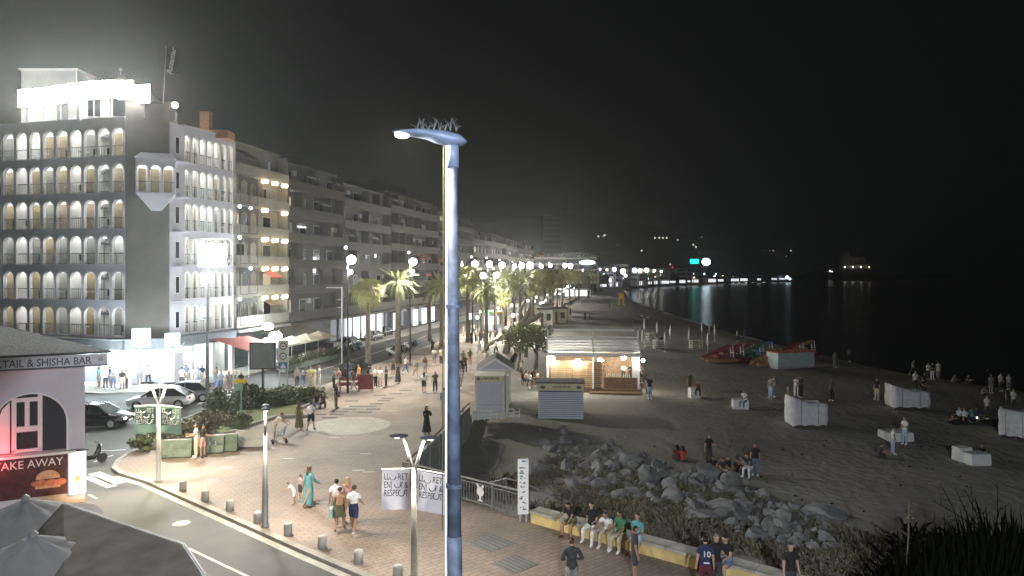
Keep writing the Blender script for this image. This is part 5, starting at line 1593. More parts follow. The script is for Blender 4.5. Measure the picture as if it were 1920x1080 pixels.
# folded white parasols standing on the sand
fold = MB().lathe([(.04, 0), (.04, .9), (.10, .92), (.17, 1.3), (.13, 2.0), (.05, 2.5), (.02, 2.6)], n=8)
fm = fold.mesh('folded_canopy', M['tarp'], True)
for i, (u, v) in enumerate(((1208, 628), (1232, 634), (1257, 643), (1292, 650), (1327, 662), (1205, 655), (1316, 634), (1247, 660), (1340, 640))):
    o = thing('folded_parasol', 'white folded parasol on the sand, %s of the group right of the beach bar' % ['first', 'second', 'third', 'fourth', 'fifth', 'nearest left', 'back right', 'shortest', 'rightmost'][i], 'parasol', gs(u, v), 0, 'folded parasols right of the beach bar')
    link('folded_canopy', fm, o); MB().lathe([(.25, 0), (.2, .1)], n=8).build('base', M['concrete'], o)
lou = MB()
for k in range(5): lou.box((0, 0, .3 + k * .22), (1.9, .66, .07))
for sx in (-.8, .8):
    for sy in (-.28, .28): lou.box((sx, sy, .65), (.06, .06, 1.3))
loum = lou.mesh('stacked_loungers', M['kioskwhite'])
for i, (u, v) in enumerate(((1220, 652), (1238, 655), (1305, 655), (1222, 640))):
    p = gs(u, v); o = link('lounger_stack', loum, None, p, (0, 0, .2 * i))
    tag(o, 'stack of pale loungers, %s between the folded parasols' % ['near left', 'near middle', 'right hand', 'far left'][i], 'loungers', 'stacked loungers on the sand')

# pedal boats with slides
def pedal_boat(u, v, rz, m, m2, label):
    p = gs(u, v)
    o = thing('pedal_boat', label, 'pedal boat', p, rz, 'pedal boats drawn up on the sand')
    for y in (-.65, .65):
        b = MB(); n = 8
        b.tube([(-2.0, y, .38), (-1.7, y, .28), (0, y, .25), (1.6, y, .28), (2.15, y, .48)], [.12, .26, .28, .25, .08], 8)
        b.build('hull', m2, o, True)
    MB().box((0, 0, .52), (3.0, 1.5, .12)).build('deck', m, o)
    for x in (-.4, .35):
        MB().box((x, 0, .72), (.45, 1.3, .3)).build('seat', m, o)
        MB().bar((x - .25, -.65, 1.0), (x - .25, .65, 1.0), .08, .45).build('seat_back', m, o)
    sl = MB()
    for y in (-.32, .32): sl.bar((1.2, y, 2.0), (-2.2, y, .65), .07, .2)
    sl.bar((1.2, 0, 1.96), (-2.2, 0, .60), .6, .05)
    sl.build('slide', m, o)
    for y in (-.35, .35): MB().bar((1.35, y, .5), (1.2, y, 2.0), .06).build('ladder_rail', M['whitepaint'], o)
    for k in range(4): MB().bar((1.33 - .03 * k, -.35, .8 + .3 * k), (1.33 - .03 * k, .35, .8 + .3 * k), .04).build('ladder_rung', M['whitepaint'], o)
for u, v, rz, m, m2, lab in ((1352, 680, .15, M['redplastic'], M['orangep'], 'red pedal boat with slide at the left end of the row'), (1372, 678, .2, M['redplastic'], M['redplastic'], 'red pedal boat with slide second from the left'), (1392, 676, .1, M['redplastic'], M['greenp'], 'red pedal boat on green floats third from the left'),
                             (1410, 678, .25, M['greenp'], M['redplastic'], 'green pedal boat with slide in the middle of the row'), (1428, 672, .2, M['bluep'], M['whitepaint'], 'blue pedal boat with slide right of the green one'), (1442, 688, .3, M['orangep'], M['orangep'], 'orange pedal boat with slide left of the white container'),
                             (1486, 672, .25, M['redplastic'], M['whitepaint'], 'red pedal boat behind the white container'), (1508, 668, .2, M['orangep'], M['redplastic'], 'orange pedal boat behind the white container at right')):
    pedal_boat(u, v, rz, m, m2, lab)
ct, L = local_thing('storage_container', 'pale storage box with dark lid beside the pedal boats', 'container', 1459, 693, 1527, 692)
MB().box((L / 2, .9, .95), (L, 1.8, 1.5)).build('body', mat('pale_aqua', (.52, .60, .62), .6), ct); MB().box((L / 2, .9, .12), (L * .98, 1.7, .24)).build('base', M['shutterlilac'], ct)
MB().box((L / 2, .9, 1.76), (L + .15, 2.0, .1)).build('lid', M['terracotta'], ct); MB().box((L + .05, .9, 1.0), (.1, 1.5, 1.3)).build('end_panel', M['inkblue'], ct)

# tarpaulin covered stalls and white cubes on the near sand
def tarp(u0, v0, u1, v1, h0, h1, dep, label):
    o, L = local_thing('tarp_covered_stall', label, 'covered stall', u0, v0, u1, v1)
    b = MB(); nx_, nz_ = 10, 5
    def hgt(x): return h0 + (h1 - h0) * min(1, x * 1.8)
    for s, y in ((0, 0), (1, dep)):
        for j in range(nz_ + 1):
            for i in range(nx_ + 1):
                x = i / nx_; z = .12 + (hgt(x) - .12) * j / nz_ + (.10 * abs(math.sin(x * 9)) if j == 0 else 0)
                b.v.append((x * L + .03 * math.sin(z * 7 + i), y + (.05 * math.sin(i * 2.1 + j) if 0 < j < nz_ else 0), z))
    K = (nx_ + 1) * (nz_ + 1)
    for s in (0, 1):
        for j in range(nz_):
            for i in range(nx_):
                a = s * K + j * (nx_ + 1) + i
                f = [a, a + 1, a + nx_ + 2, a + nx_ + 1]
                b.f.append(f if s == 0 else f[::-1]); b.m.append(0)
    for i in range(nx_):
        a = nz_ * (nx_ + 1) + i; b.f.append([a, a + 1, K + a + 1, K + a]); b.m.append(0)
    for j in range(nz_):
        a = j * (nx_ + 1); b.f.append([a + nx_ + 1, a, K + a, K + a + nx_ + 1][::-1]); b.m.append(0)
        a = j * (nx_ + 1) + nx_; b.f.append([a, a + nx_ + 1, K + a + nx_ + 1, K + a]); b.m.append(0)
    b.build('tarpaulin', M['tarp'], o, True, fix=True)
    for x in (.1, L * .5, L - .1): MB().box((x, dep / 2, .1), (.12, dep * .9, .2)).build('skid', M['wood2'], o)
    rp = MB()
    for x in (L * .22, L * .72): rp.bar((x, -.04, .2), (x, -.04, hgt(x / L)), .03)
    rp.build('rope', M['grey'], o)
tarp(1488, 803, 1552, 804, 2.0, 1.55, 1.5, 'white tarpaulin covered stall alone on the sand, left of two others')
tarp(1677, 768, 1744, 772, 1.75, 1.3, 1.6, 'white tarpaulin covered stall behind the people at the right')
tarp(1872, 820, 1935, 832, 1.8, 1.7, 1.6, 'white tarpaulin covered stall cut by the right edge')
def cube(u, v, w, h, rz, label):
    o = thing('white_cube_seat', label, 'seat block', gs(u, v), rz, 'white cube seats on the sand')
    MB().box((0, .3, h / 2), (w, w * .8, h), 0, 0, .97).build('block', M['whitepaint'], o); MB().box((0, .3, h + .02), (w * .95, w * .76, .04)).build('cushion', M['tarp'], o)
cube(1305, 747, .85, .75, .1, 'white cube seat on the sand near the beach bar end')
cube(1389, 767, 1.1, .62, -.15, 'white cube seat on the sand with a pale shirted sitter')
cube(1685, 826, 1.6, .5, .1, 'low white seat block between the pair at the right')
cube(1812, 866, .8, .75, .2, 'whitish crate left of the pair in the dark right corner')
cube(1836, 872, 1.2, .6, .1, 'whitish crate right of the pair in the dark right corner')
# ================================================================ palms and plants
def feather(L, droop, m, n=9, leaf=.42, seed=0):
    """a pinnate palm leaf growing along +x"""
    rg = random.Random(seed); b = MB(); pts = []
    for i in range(n + 1):
        t = i / n
        pts.append(Vector((L * (t - .12 * droop * t * t), 0, L * (.30 * t - droop * t * t))))
    b.tube(pts, [.035 * (1 - .8 * i / n) for i in range(n + 1)], 4)
    for i in range(n * 3):
        t = .12 + .86 * (i / (n * 3)); k = min(n - 1, int(t * n)); p = pts[k].lerp(pts[k + 1], t * n - k)
        d = (pts[k + 1] - pts[k]).normalized(); ll = leaf * (math.sin(PI * min(1, t * .9 + .12)) * .9 + .15) * rg.uniform(.8, 1.15)
        for s in (-1, 1):
            tip = p + d * ll * .55 + Vector((0, s * ll * .75, -ll * rg.uniform(.15, .6)))
            w = d * .045
            b.add([p - w, p + w, tip], [(0, 1, 2)])
    return b.mesh('frond', m)
def fan(L, m, seed=0, droop=.4):
    rg = random.Random(seed); b = MB()
    st = Vector((L * .5, 0, L * .12))
    b.tube([(0, 0, 0), st], [.03, .02], 4)
    for k in range(15):
        a = -1.5 + 3.0 * k / 14; ll = L * .62 * rg.uniform(.8, 1.1)
        mid = st + Vector((math.cos(a) * ll * .55, math.sin(a) * ll * .55, .05))
        tip = st + Vector((math.cos(a) * ll * .9, math.sin(a) * ll * .9, -ll * droop * rg.uniform(.6, 1.5)))
        s = Vector((-math.sin(a), math.cos(a), 0)) * .06
        b.add([st - s * .3, mid - s, mid + s, st + s * .3, tip], [(0, 1, 2, 3), (1, 4, 2)])
    return b.mesh('frond', m)
FE = {'g': [feather(2.6, d, M['palmleaf'], seed=i) for i, d in enumerate((.35, .6, .9))], 'd': [feather(2.6, d, M['palmdark'], seed=i + 9) for i, d in enumerate((.35, .6, .9))]}
FA = [fan(1.7, M['fanleaf'], i, dr) for i, dr in enumerate((.3, .55, .9))]
def palm(u, vb, vt, label, kind, fr, scale=1.0, trunk_r=.2, group='palms along the promenade', nfr=34, lean=0.0, d=None, boots=False):
    p = gp(u, vb) if d is None else Vector((*at(u, 508, d).xy, 0))
    top = at(u, vt, p.y); h = top.z
    o = thing('palm_tree', label, 'palm tree', p, RND.uniform(0, 6), group)
    lx = lean * h
    n = 7
    MB().tube([(lx * (i / n) ** 2, 0, h * i / n) for i in range(n + 1)], [trunk_r * (1.25 - .35 * i / n) * (1.25 if i == 0 else 1) for i in range(n + 1)], 9).build('trunk', M['trunk'], o, True)
    if boots:
        MB().ball((lx, 0, h - .25), (trunk_r * 1.7, trunk_r * 1.7, .55), 9, 6).build('boot_stubs', M['trunk'], o)
    rg = random.Random(int(u * 7))
    for k in range(nfr):
        q = k / nfr
        me = fr[min(2, int(q * 3))]
        el = .95 - 1.75 * q + rg.uniform(-.15, .15)
        f = link('frond', me, o, (lx, 0, h + rg.uniform(-.1, .1)), (rg.uniform(-.3, .3), -el, k * 2.399 + rg.uniform(-.2, .2)))
        sc = scale * rg.uniform(.8, 1.1); f.scale = (sc,) * 3
    return o
palm(690, 690, 548, 'shaggy pale green fan palm beside the street lamp left of the near blue pole', None, FA, .98, .24, nfr=66, boots=True)
palm(746, 681, 528, 'tall dark trunked palm standing before the brown block', None, FE['d'], .95, .27, nfr=34, boots=True)
palm(828, 652, 536, 'date palm with arching fronds just left of the near blue pole', None, FE['g'], 1.05, .22, nfr=36, lean=.02)
palm(806, 640, 545, 'smaller date palm behind the arching one left of the near blue pole', None, FE['d'], .9, .2, nfr=26)
for u, d, vt, k, sc, lab in ((877, 92, 522, 'fan', 1.35, 'tall shaggy fan palm immediately right of the near blue pole'), (905, 98, 546, 'g', .8, 'small palm under the lower street globes'), (930, 104, 530, 'd', 1.0, 'dark palm between the second and third tall lamps'),
                             (948, 112, 522, 'd', 1.0, 'dark palm right of the third tall lamp'), (964, 118, 528, 'g', 1.1, 'light green palm above the leaning trunk'), (985, 128, 524, 'd', 1.15, 'arching palm above the leaning trunk'), (1000, 140, 528, 'g', 1.1, 'palm left of the pale crowned pair'),
                             (1020, 150, 522, 'fan', 1.8, 'pale shaggy fan palm left of a pair beyond the huts'), (1036, 160, 524, 'fan', 1.8, 'pale shaggy fan palm right of a pair beyond the huts'), (1054, 190, 516, 'g', 1.3, 'palm with yellowish crown under the oval sign'), (1068, 205, 516, 'g', 1.4, 'yellow green palm right of the oval sign'),
                             (1085, 230, 518, 'g', 1.4, 'palm above the lit tent'), (1100, 255, 519, 'd', 1.4, 'dark palm above the right end of the lit tent'), (1205, 420, 514, 'g', 2.4, 'bushy palm by the far bright lamps'), (1220, 440, 514, 'g', 2.4, 'second bushy palm by the far bright lamps'),
                             (944, 105, 560, 'fan', 1.0, 'low fan palm by the lit kiosk'), (912, 84, 548, 'd', .9, 'thick trunked palm left of the lit kiosk')):
    palm(u, 0, vt, lab, None, FA if k == 'fan' else FE[k], sc, .2 if d < 130 else .25, nfr=30 if d < 170 else 20, d=d)

for k_, (u, d, vt) in enumerate(((1010, 170, 519), (1044, 178, 519), (1030, 205, 518), (1078, 215, 519), (1058, 240, 518), (1092, 275, 518), (1112, 300, 519), (1128, 330, 519), (975, 122, 540), (995, 135, 545))):
    palm(u, 0, vt, 'lamp lit promenade palm, %s of the extra far ones counted from the beach bar roof' % ['first', 'second', 'third', 'fourth', 'fifth', 'sixth', 'seventh', 'eighth', 'ninth', 'tenth'][k_] if False else ['slender palm left of the oval sign lamps', 'bright crowned palm below the pale flat hotel', 'farther palm behind the bright crowned one', 'palm crown just left of the lit tent', 'small far palm behind the lit tent', 'small far palm at the right end of the lit tent', 'tiny far palm right of the lit tent', 'tiny farthest palm right of the lit tent', 'low bushy palm over the leaning trunk fork', 'low bushy palm right of the leaning trunk fork'][k_], None, FA if k_ % 3 == 0 else FE['g'], 1.3 if d > 160 else 1.0, .2, nfr=20, d=d)
def leaf_cloud(n, fn, size, rg, b=None):
    b = b or MB()
    for _ in range(n):
        p, nrm = fn()
        a = Vector((rg.gauss(0, 1), rg.gauss(0, 1), rg.gauss(0, .7)))
        a = (a + nrm * .6).normalized()
        c = a.cross(Vector((rg.gauss(0, 1), rg.gauss(0, 1), rg.gauss(0, 1)))).normalized()
        s = size * rg.uniform(.6, 1.3)
        b.add([p - c * s * .35, p + a * s * .5 - c * s * .02, p + c * s * .35, p - a * s * .45 + Vector((0, 0, s * .1))], [(0, 1, 2, 3)])
    return b
def bush(x, y, z, rx, ry, h, n, size, m, label, cat='bush', group=None, seed=0, spiky=False, nstem=6):
    rg = random.Random(seed + int(x * 31) + int(y * 17))
    o = thing('shrub', label, cat, (x, y, z), 0, group)
    cl = []
    for _ in range(9):
        a = rg.uniform(0, 2 * PI); r = rg.random() ** .5 * .75
        cl.append((Vector((rx * r * math.cos(a), ry * r * math.sin(a), h * rg.uniform(.3, .72) * (1.15 - r * .5))), rg.uniform(.28, .5)))
    def fn():
        c, k = cl[rg.randrange(len(cl))]
        d = Vector((rg.gauss(0, 1), rg.gauss(0, 1), rg.gauss(0, 1))).normalized()
        rad = k * rg.uniform(.55, 1.12)
        p = c + Vector((d.x * rx * rad, d.y * ry * rad, d.z * h * rad * .8))
        p.z = max(.02, p.z)
        return p, d
    leaf_cloud(n, fn, size, rg).build('foliage', m, o)
    st = MB()
    for _ in range(nstem):
        c, k = cl[rg.randrange(len(cl))]
        st.tube([(c.x * .1, c.y * .1, 0), (c.x * .6, c.y * .6, c.z * .6), tuple(c + Vector((0, 0, h * k * (1.1 if spiky else .5))))], [.04, .025, .008], 5)
    st.build('stem', M['bark'], o)
    return o
for u, v, w, h, m, lab, n in ((428, 788, 1.3, 2.6, 'leaf', 'big dark green bush at the mast foot in the planter', 1500), (262, 846, .65, .85, 'leaf', 'round green tuft at the left tip of the planter', 500), (300, 836, .8, 1.0, 'leafdry', 'brownish low bush right of the round tuft', 500),
                              (355, 826, 1.0, 1.3, 'leafdry', 'dry brown bush behind the green barriers', 800), (395, 818, 1.1, 1.5, 'leafdry', 'dry brown bush behind the middle barrier', 900), (450, 806, .8, 1.1, 'leaf', 'dark low bush by the yellow arrow sign post', 500),
                              (505, 762, 1.6, 1.6, 'leaf', 'broad bush under the billboard', 1300), (548, 758, 1.5, 1.5, 'leaf', 'broad bush right of the billboard post', 1300), (580, 756, 1.0, 1.3, 'leaf', 'bush beside the seated pair on the planter kerb', 800), (470, 766, 1.0, 1.9, 'leaf', 'tall bush left of the billboard post', 800)):
    p = gp(u, v); bush(p.x, p.y, .1, w, w * .8, h, n, .24, M[m], lab, group='bushes in the planter bed')
# tamarisk trees and leaning bare trunk by the beach
def tree(u, v, h, r, label, m, n=1500, z=0):
    p = gp(u, v, z); rg = random.Random(int(u))
    o = thing('tamarisk_tree', label, 'tree', p, 0, 'small trees left of the beach bar')
    tr = MB(); tips = []
    tr.tube([(0, 0, -.1), (.1, 0, h * .3), (.05, .1, h * .5)], [.2, .16, .13], 8)
    for k in range(7):
        a = k * .9 + rg.uniform(0, .5); tip = Vector((r * .7 * math.cos(a), r * .7 * math.sin(a), h * rg.uniform(.62, .95)))
        tr.tube([(.05, .1, h * rg.uniform(.32, .5)), (tip.x * .5, tip.y * .5, h * .6), tip], [.09, .06, .02], 5); tips.append(tip)
    tr.build('trunk', M['bark'], o, True)
    def fn():
        c = tips[rg.randrange(7)]; d = Vector((rg.gauss(0, 1), rg.gauss(0, 1), rg.gauss(0, 1))).normalized()
        return c + d * r * rg.uniform(.15, .52) + Vector((0, 0, -.1)), d
    leaf_cloud(n, fn, .22, rg).build('crown', m, o)
tree(944, 380, 4.0, 1.5, 'pale leafed small tree left of the beach bar', M['palmleaf'])
tree(972, 694, 3.6, 1.5, 'small tree with dense crown between the leaning trunk and beach bar', M['palmdark'])
tree(1004, 690, 3.8, 1.6, 'dark small tree touching the beach bar on its left', M['palmdark'])
tree(986, 668, 3.6, 1.3, 'small tree behind the other three by the beach bar', M['palmleaf'])
pl = gp(948, 662)
o = thing('leaning_trunk', 'thick bare leaning trunk with forked limbs by the lit kiosk', 'tree', pl)
MB().tube([(0, 0, -.2), (.35, 0, 1.4), (1.5, .3, 3.0), (2.6, .5, 4.4), (2.9, .5, 5.6)], [.42, .40, .36, .28, .12], 10).tube([(-.9, .2, 1.5), (.4, 0, 2.2), (1.5, .3, 3.0), (3.6, .6, 4.1), (4.2, .6, 4.6)], [.22, .30, .34, .3, .2], 9).tube([(2.0, .4, 3.6), (1.7, .5, 4.8), (2.3, .5, 6.0)], [.25, .2, .08], 8).build('trunk', M['bark'], o, True)
MB().tube([(-.9, .2, 1.5), (-2.0, .4, .9), (-2.6, .4, -.1)], [.22, .2, .22], 8).build('limb', M['bark'], o, True)

# ground cover on the bank and dark reeds in the near corner
def bank_scatter(n, a0, a1, e0, e1, size, m, name, label, seed, dens=1.0):
    rg = random.Random(seed); b = MB()
    while n > 0:
        a, e = rg.uniform(a0, a1), rg.uniform(e0, e1)
        if noise.noise(Vector((a * .45, e * .5, seed))) < rg.uniform(-.5, .25): n -= .3; continue
        p = pt(a, e); z = sand_z(p.x, p.y); n -= 1
        for k in range(3):
            h = size * rg.uniform(.5, 1.4); t = rg.uniform(0, 6.28); w = .035 + .04 * size
            dx, dy = math.cos(t), math.sin(t); le = rg.uniform(.1, .8) * h
            x0, y0 = p.x + rg.uniform(-.1, .1), p.y + rg.uniform(-.1, .1)
            b.add([(x0 - dy * w, y0 + dx * w, z - .02), (x0 + dy * w, y0 - dx * w, z - .02), (x0 + dx * le + dy * w * .4, y0 + dy * le - dx * w * .4, z + h * .7), (x0 + dx * le * 1.6, y0 + dy * le * 1.6, z + h * .75)], [(0, 1, 2, 3)])
    o = b.build(name, m); tag(o, label, 'ground cover', kind='stuff'); return o
bank_scatter(8000, 7, 30, .5, 11, .20, M['leafdry'], 'bank_scrub', 'dry scrub growing on the bank below the ochre parapet', 3)
bank_scatter(1500, 0, 12, 4, 12, .28, M['leafdry'], 'low_scrub', 'low scrub on the dark sand behind the barred railing', 5)
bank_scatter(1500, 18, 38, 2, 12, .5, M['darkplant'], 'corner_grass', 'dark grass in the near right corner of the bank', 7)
for i, (a, e, w, h, m, lab) in enumerate(((16.5, 3.0, .9, 1.0, 'leafdry', 'low scrub bush behind the two men at the parapet'), (20, 6.5, 1.1, .9, 'leafdry', 'scrub bush on the bank left of the lone man'), (24, 4.5, 1.2, 1.0, 'leafdry', 'scrub bush right of the lone man on the bank'),
                                          (12.2, 4.5, 1.0, .7, 'leafdry', 'scrub bush behind the seated row on the parapet'), (10, 7, 1.1, .6, 'leafdry', 'scrub bush in the middle of the bank'), (19.5, 3.0, 1.2, 1.0, 'leaf', 'dark low bush behind the number shirt'))):
    p = pt(a, e); bush(p.x, p.y, sand_z(p.x, p.y) - .05, w, w, h * .7, 420, .13, M[m], lab, group='scrub bushes on the bank')
rg = random.Random(8)
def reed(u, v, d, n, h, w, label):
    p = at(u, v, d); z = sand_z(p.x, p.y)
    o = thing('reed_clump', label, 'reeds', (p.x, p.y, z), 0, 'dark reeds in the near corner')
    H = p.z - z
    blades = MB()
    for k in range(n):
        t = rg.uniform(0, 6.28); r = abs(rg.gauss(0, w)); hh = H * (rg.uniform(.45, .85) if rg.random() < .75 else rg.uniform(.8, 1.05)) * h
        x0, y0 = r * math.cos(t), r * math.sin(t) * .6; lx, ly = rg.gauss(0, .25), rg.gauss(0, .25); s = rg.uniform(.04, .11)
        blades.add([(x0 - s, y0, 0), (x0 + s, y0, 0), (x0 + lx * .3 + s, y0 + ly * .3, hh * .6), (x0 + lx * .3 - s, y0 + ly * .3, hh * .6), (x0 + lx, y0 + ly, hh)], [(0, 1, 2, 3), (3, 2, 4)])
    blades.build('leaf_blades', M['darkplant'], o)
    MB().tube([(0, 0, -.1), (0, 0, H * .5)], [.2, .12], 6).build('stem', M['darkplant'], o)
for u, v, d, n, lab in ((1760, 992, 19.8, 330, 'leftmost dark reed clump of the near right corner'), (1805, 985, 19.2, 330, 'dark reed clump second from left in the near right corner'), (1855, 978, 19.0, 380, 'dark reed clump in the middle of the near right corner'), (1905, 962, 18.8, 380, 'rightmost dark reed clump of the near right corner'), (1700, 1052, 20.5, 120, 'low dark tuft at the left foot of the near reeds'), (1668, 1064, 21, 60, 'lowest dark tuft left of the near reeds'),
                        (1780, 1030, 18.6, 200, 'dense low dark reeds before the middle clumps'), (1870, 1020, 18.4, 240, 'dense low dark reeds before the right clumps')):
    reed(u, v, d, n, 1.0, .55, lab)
tw = thing('bare_shrub', 'sprawling bare twiggy shrub above the dark reeds', 'bush', (*at(1835, 1000, 20.2).xy, sand_z(*at(1835, 1000, 20.2).xy)))
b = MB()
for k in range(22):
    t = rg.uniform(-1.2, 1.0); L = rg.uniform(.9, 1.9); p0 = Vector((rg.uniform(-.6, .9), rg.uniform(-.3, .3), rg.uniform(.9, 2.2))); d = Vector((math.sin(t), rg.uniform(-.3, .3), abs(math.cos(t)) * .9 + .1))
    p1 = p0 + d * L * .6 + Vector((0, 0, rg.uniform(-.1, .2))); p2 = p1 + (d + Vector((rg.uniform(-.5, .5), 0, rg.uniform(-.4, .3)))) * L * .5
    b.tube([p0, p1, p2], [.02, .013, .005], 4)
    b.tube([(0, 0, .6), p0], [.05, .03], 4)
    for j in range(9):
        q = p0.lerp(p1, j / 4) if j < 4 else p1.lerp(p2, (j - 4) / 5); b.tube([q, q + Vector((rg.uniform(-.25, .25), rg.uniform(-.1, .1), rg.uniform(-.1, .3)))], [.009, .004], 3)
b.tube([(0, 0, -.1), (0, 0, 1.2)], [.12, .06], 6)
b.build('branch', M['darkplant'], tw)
st = at(1702, 935, 20.5)
o = thing('dead_stalk', 'tall thin dead stalk left of the dark reeds', 'plant', (st.x, st.y, sand_z(st.x, st.y)))
hz_ = st.z - sand_z(st.x, st.y)
MB().tube([(-.1, 0, 0), (.02, 0, hz_ * .6), (.03, 0, hz_)], [.04, .03, .012], 6).tube([(0, 0, hz_ * .3), (-.35, 0, hz_ * .38)], [.015, .006], 4).build('stem', M['leafdry'], o)
leaf_cloud(60, lambda: (Vector((rg.gauss(.03, .05), rg.gauss(0, .05), hz_ * rg.uniform(.75, 1.0))), Vector((0, 0, 1))), .10, rg).build('seed_head', M['leafdry'], o)['kind'] = 'stuff'

# boulders
def boulder(seed):
    rg = random.Random(seed); bm = bmesh.new()
    bmesh.ops.create_icosphere(bm, subdivisions=2, radius=1)
    cuts = [(Vector((rg.gauss(0, 1), rg.gauss(0, 1), rg.gauss(0, .8))).normalized(), rg.uniform(.45, .8)) for _ in range(9)]
    for v in bm.verts:
        for n, d in cuts:
            k = v.co.dot(n)
            if k > d: v.co -= n * (k - d)
        v.co += v.co.normalized() * .05 * noise.noise(v.co * 2 + Vector((seed, 0, 0)))
    me = bpy.data.meshes.new('boulder'); bm.to_mesh(me); bm.free(); me.materials.append(M['rock']); return me
BM = [boulder(i) for i in range(9)]
rg = random.Random(4); placed = []
for ring in range(1100):
    t = rg.random(); u = 1010 + 560 * t; w = rg.gauss(0, 1)
    vc = 830 + (u - 1010) * .30; v = vc + w * 26 + 14
    if abs(w) > 2.0 or (u < 1120 and rg.random() < .65) or (u > 1490 and rg.random() < .6): continue
    p = gs(u, v)
    s = rg.choice([.18, .25, .32, .4, .5, .62, .78]) * rg.uniform(.85, 1.15) * (1.0 if 1120 < u < 1480 else .75)
    if any((p - q).length < (s + r) * .62 for q, r in placed): continue
    placed.append((p, s))
    o = link('boulder', BM[rg.randrange(9)], None, (p.x, p.y, p.z + s * .12), (rg.uniform(-.4, .4), rg.uniform(-.4, .4), rg.uniform(0, 6)))
    o.scale = (s * rg.uniform(.9, 1.3), s * rg.uniform(.8, 1.1), s * rg.uniform(.6, .95))
    tag(o, 'angular grey boulder in the rock pile below the bank', 'boulder', 'boulders of the rock pile on the beach')
for u, v, s, lab in ((1548, 965, .8, 'greenish grey flat boulder at the right end of the rock pile'), (1545, 1052, .35, 'small brown stone on the bank right of the lone man'), (1310, 972, .9, 'long low flat slab of rock under the bank'), (1466, 1000, .4, 'reddish block of rock on the lower bank')):
    p = gs(u, v); o = link('boulder', BM[int(u) % 9], None, (p.x, p.y, p.z + s * .1), (0, 0, u)); o.scale = (s * 1.4, s, s * .5); tag(o, lab, 'boulder', 'separate boulders on the bank')
db = MB(); rg = random.Random(14)
for k in range(150):
    u, v = rg.uniform(1150, 1900), rg.uniform(760, 1000)
    p = gs(u, v); a = rg.uniform(0, 6.28); s = rg.uniform(.03, .11)
    db.box((p.x, p.y, p.z + s * .2), (s, s * rg.uniform(.3, 1), s * .5), a)
o = db.build('beach_debris', M['darkplant']); tag(o, 'dark scraps of weed and litter scattered over the near sand', 'debris', kind='stuff')

# ================================================================ vehicles
def car(p, rz, paint_, label, lit=False, scale=1.0, hatch=False):
    o = thing('parked_car' if not lit else 'car', label, 'car', p, rz)
    secs = [(-2.10, .62, .40, .62), (-2.02, .78, .28, .80), (-1.45, .86, .24, .90), (-.7, .88, .22, .94), (.7, .88, .22, .92), (1.35, .86, .24, .84), (1.95, .76, .28, .70), (2.10, .60, .40, .58)]
    b = MB(); n = 10
    for x, hw, z0, z1 in secs:
        for a, c in ((-1, 0), (-1, .55), (-.96, .86), (-.80, 1), (0, 1.02), (.80, 1), (.96, .86), (1, .55), (1, 0), (0, 0)):
            b.v.append((x, hw * a, z0 + (z1 - z0) * c))
    for i in range(len(secs) - 1):
        for k in range(n):
            k2 = (k + 1) % n; b.f.append([i * n + k, (i + 1) * n + k, (i + 1) * n + k2, i * n + k2]); b.m.append(0)
    b.f += [list(range(n)), list(range((len(secs) - 1) * n, len(secs) * n))[::-1]]; b.m += [0, 0]
    b.build('body', paint_, o, True, fix=True)
    xr = -1.95 if hatch else -1.65
    prof = [(xr, .90), (-1.05, 1.40), (-.1, 1.46), (.45, 1.38), (1.15, .90)]
    b = MB()
    for y, k in ((-1, 0), (1, 1)):
        for x, z in prof: b.v.append((x, y * (.80 - .22 * (z - .9) / .5), z))
    b.f = [[0, 1, 2, 3, 4], [9, 8, 7, 6, 5]] + [[i, i + 5, i + 6, i + 1] for i in range(4)]; b.m = [0] * 6
    b.build('windows', M['glass'], o, fix=True)
    b = MB(); b.v = [(x, y * (.81 - .22 * (z - .9) / .5), z + .015) for y in (-1, 1) for x, z in prof[1:4]]; b.f = [[0, 3, 4, 1], [1, 4, 5, 2]]; b.m = [0, 0]
    b.build('roof', paint_, o, True, fix=True)
    b = MB()
    for y in (-1, 1):
        for i in range(4): b.bar((prof[i][0], y * (.815 - .22 * (prof[i][1] - .9) / .5), prof[i][1]), (prof[i + 1][0], y * (.815 - .22 * (prof[i + 1][1] - .9) / .5), prof[i + 1][1]), .06)
        b.bar((-.15, y * .815, .9), (-.1, y * .60, 1.46), .07)
    b.build('pillars', paint_, o)
    for x in (-1.35, 1.32):
        for y in (-.80, .80):
            t = MB().lathe([(.20, -.10), (.31, -.10), (.33, -.06), (.33, .06), (.31, .10), (.20, .10)], n=16).build('wheel', M['tyre'], o, loc=(x, y, .33), rot=(PI / 2, 0, 0))
            MB().lathe([(.20, -.105), (.06, -.115), (.06, .115), (.20, .105)], n=10).build('rim', M['steel'], t)
    for y in (-.58, .58):
        MB().ball((2.04, y, .60), (.08, .17, .08), 8, 5).build('headlight', E['headl'] if lit else M['lamp_off'], o)
        MB().ball((-2.05, y, .72), (.06, .16, .08), 8, 5).build('tail_light', M['redplastic'], o)
        MB().box((.75, y * 1.62, .95), (.14, .14, .11)).build('mirror', paint_, o)
    MB().box((2.10, 0, .42), (.04, .5, .11)).build('number_plate', M['inkwhite'], o)
    o.scale = (scale,) * 3
    return o
p = gp(178, 800, -.12); car(p, .10, M['carblack'], 'black car leaving from behind the bar building', True)
p = gp(302, 764, -.12); car(p, PI + .18, M['carwhite'], 'white car before the bright shops', hatch=True)
p = gp(347, 752, -.12); car(p, PI + .25, M['cargrey'], 'grey car behind the white one before the shops')
p = gp(665, 706, -.12); car(p, 1.35, M['carblack'], 'dark car parked at the kerb by the fan palm')
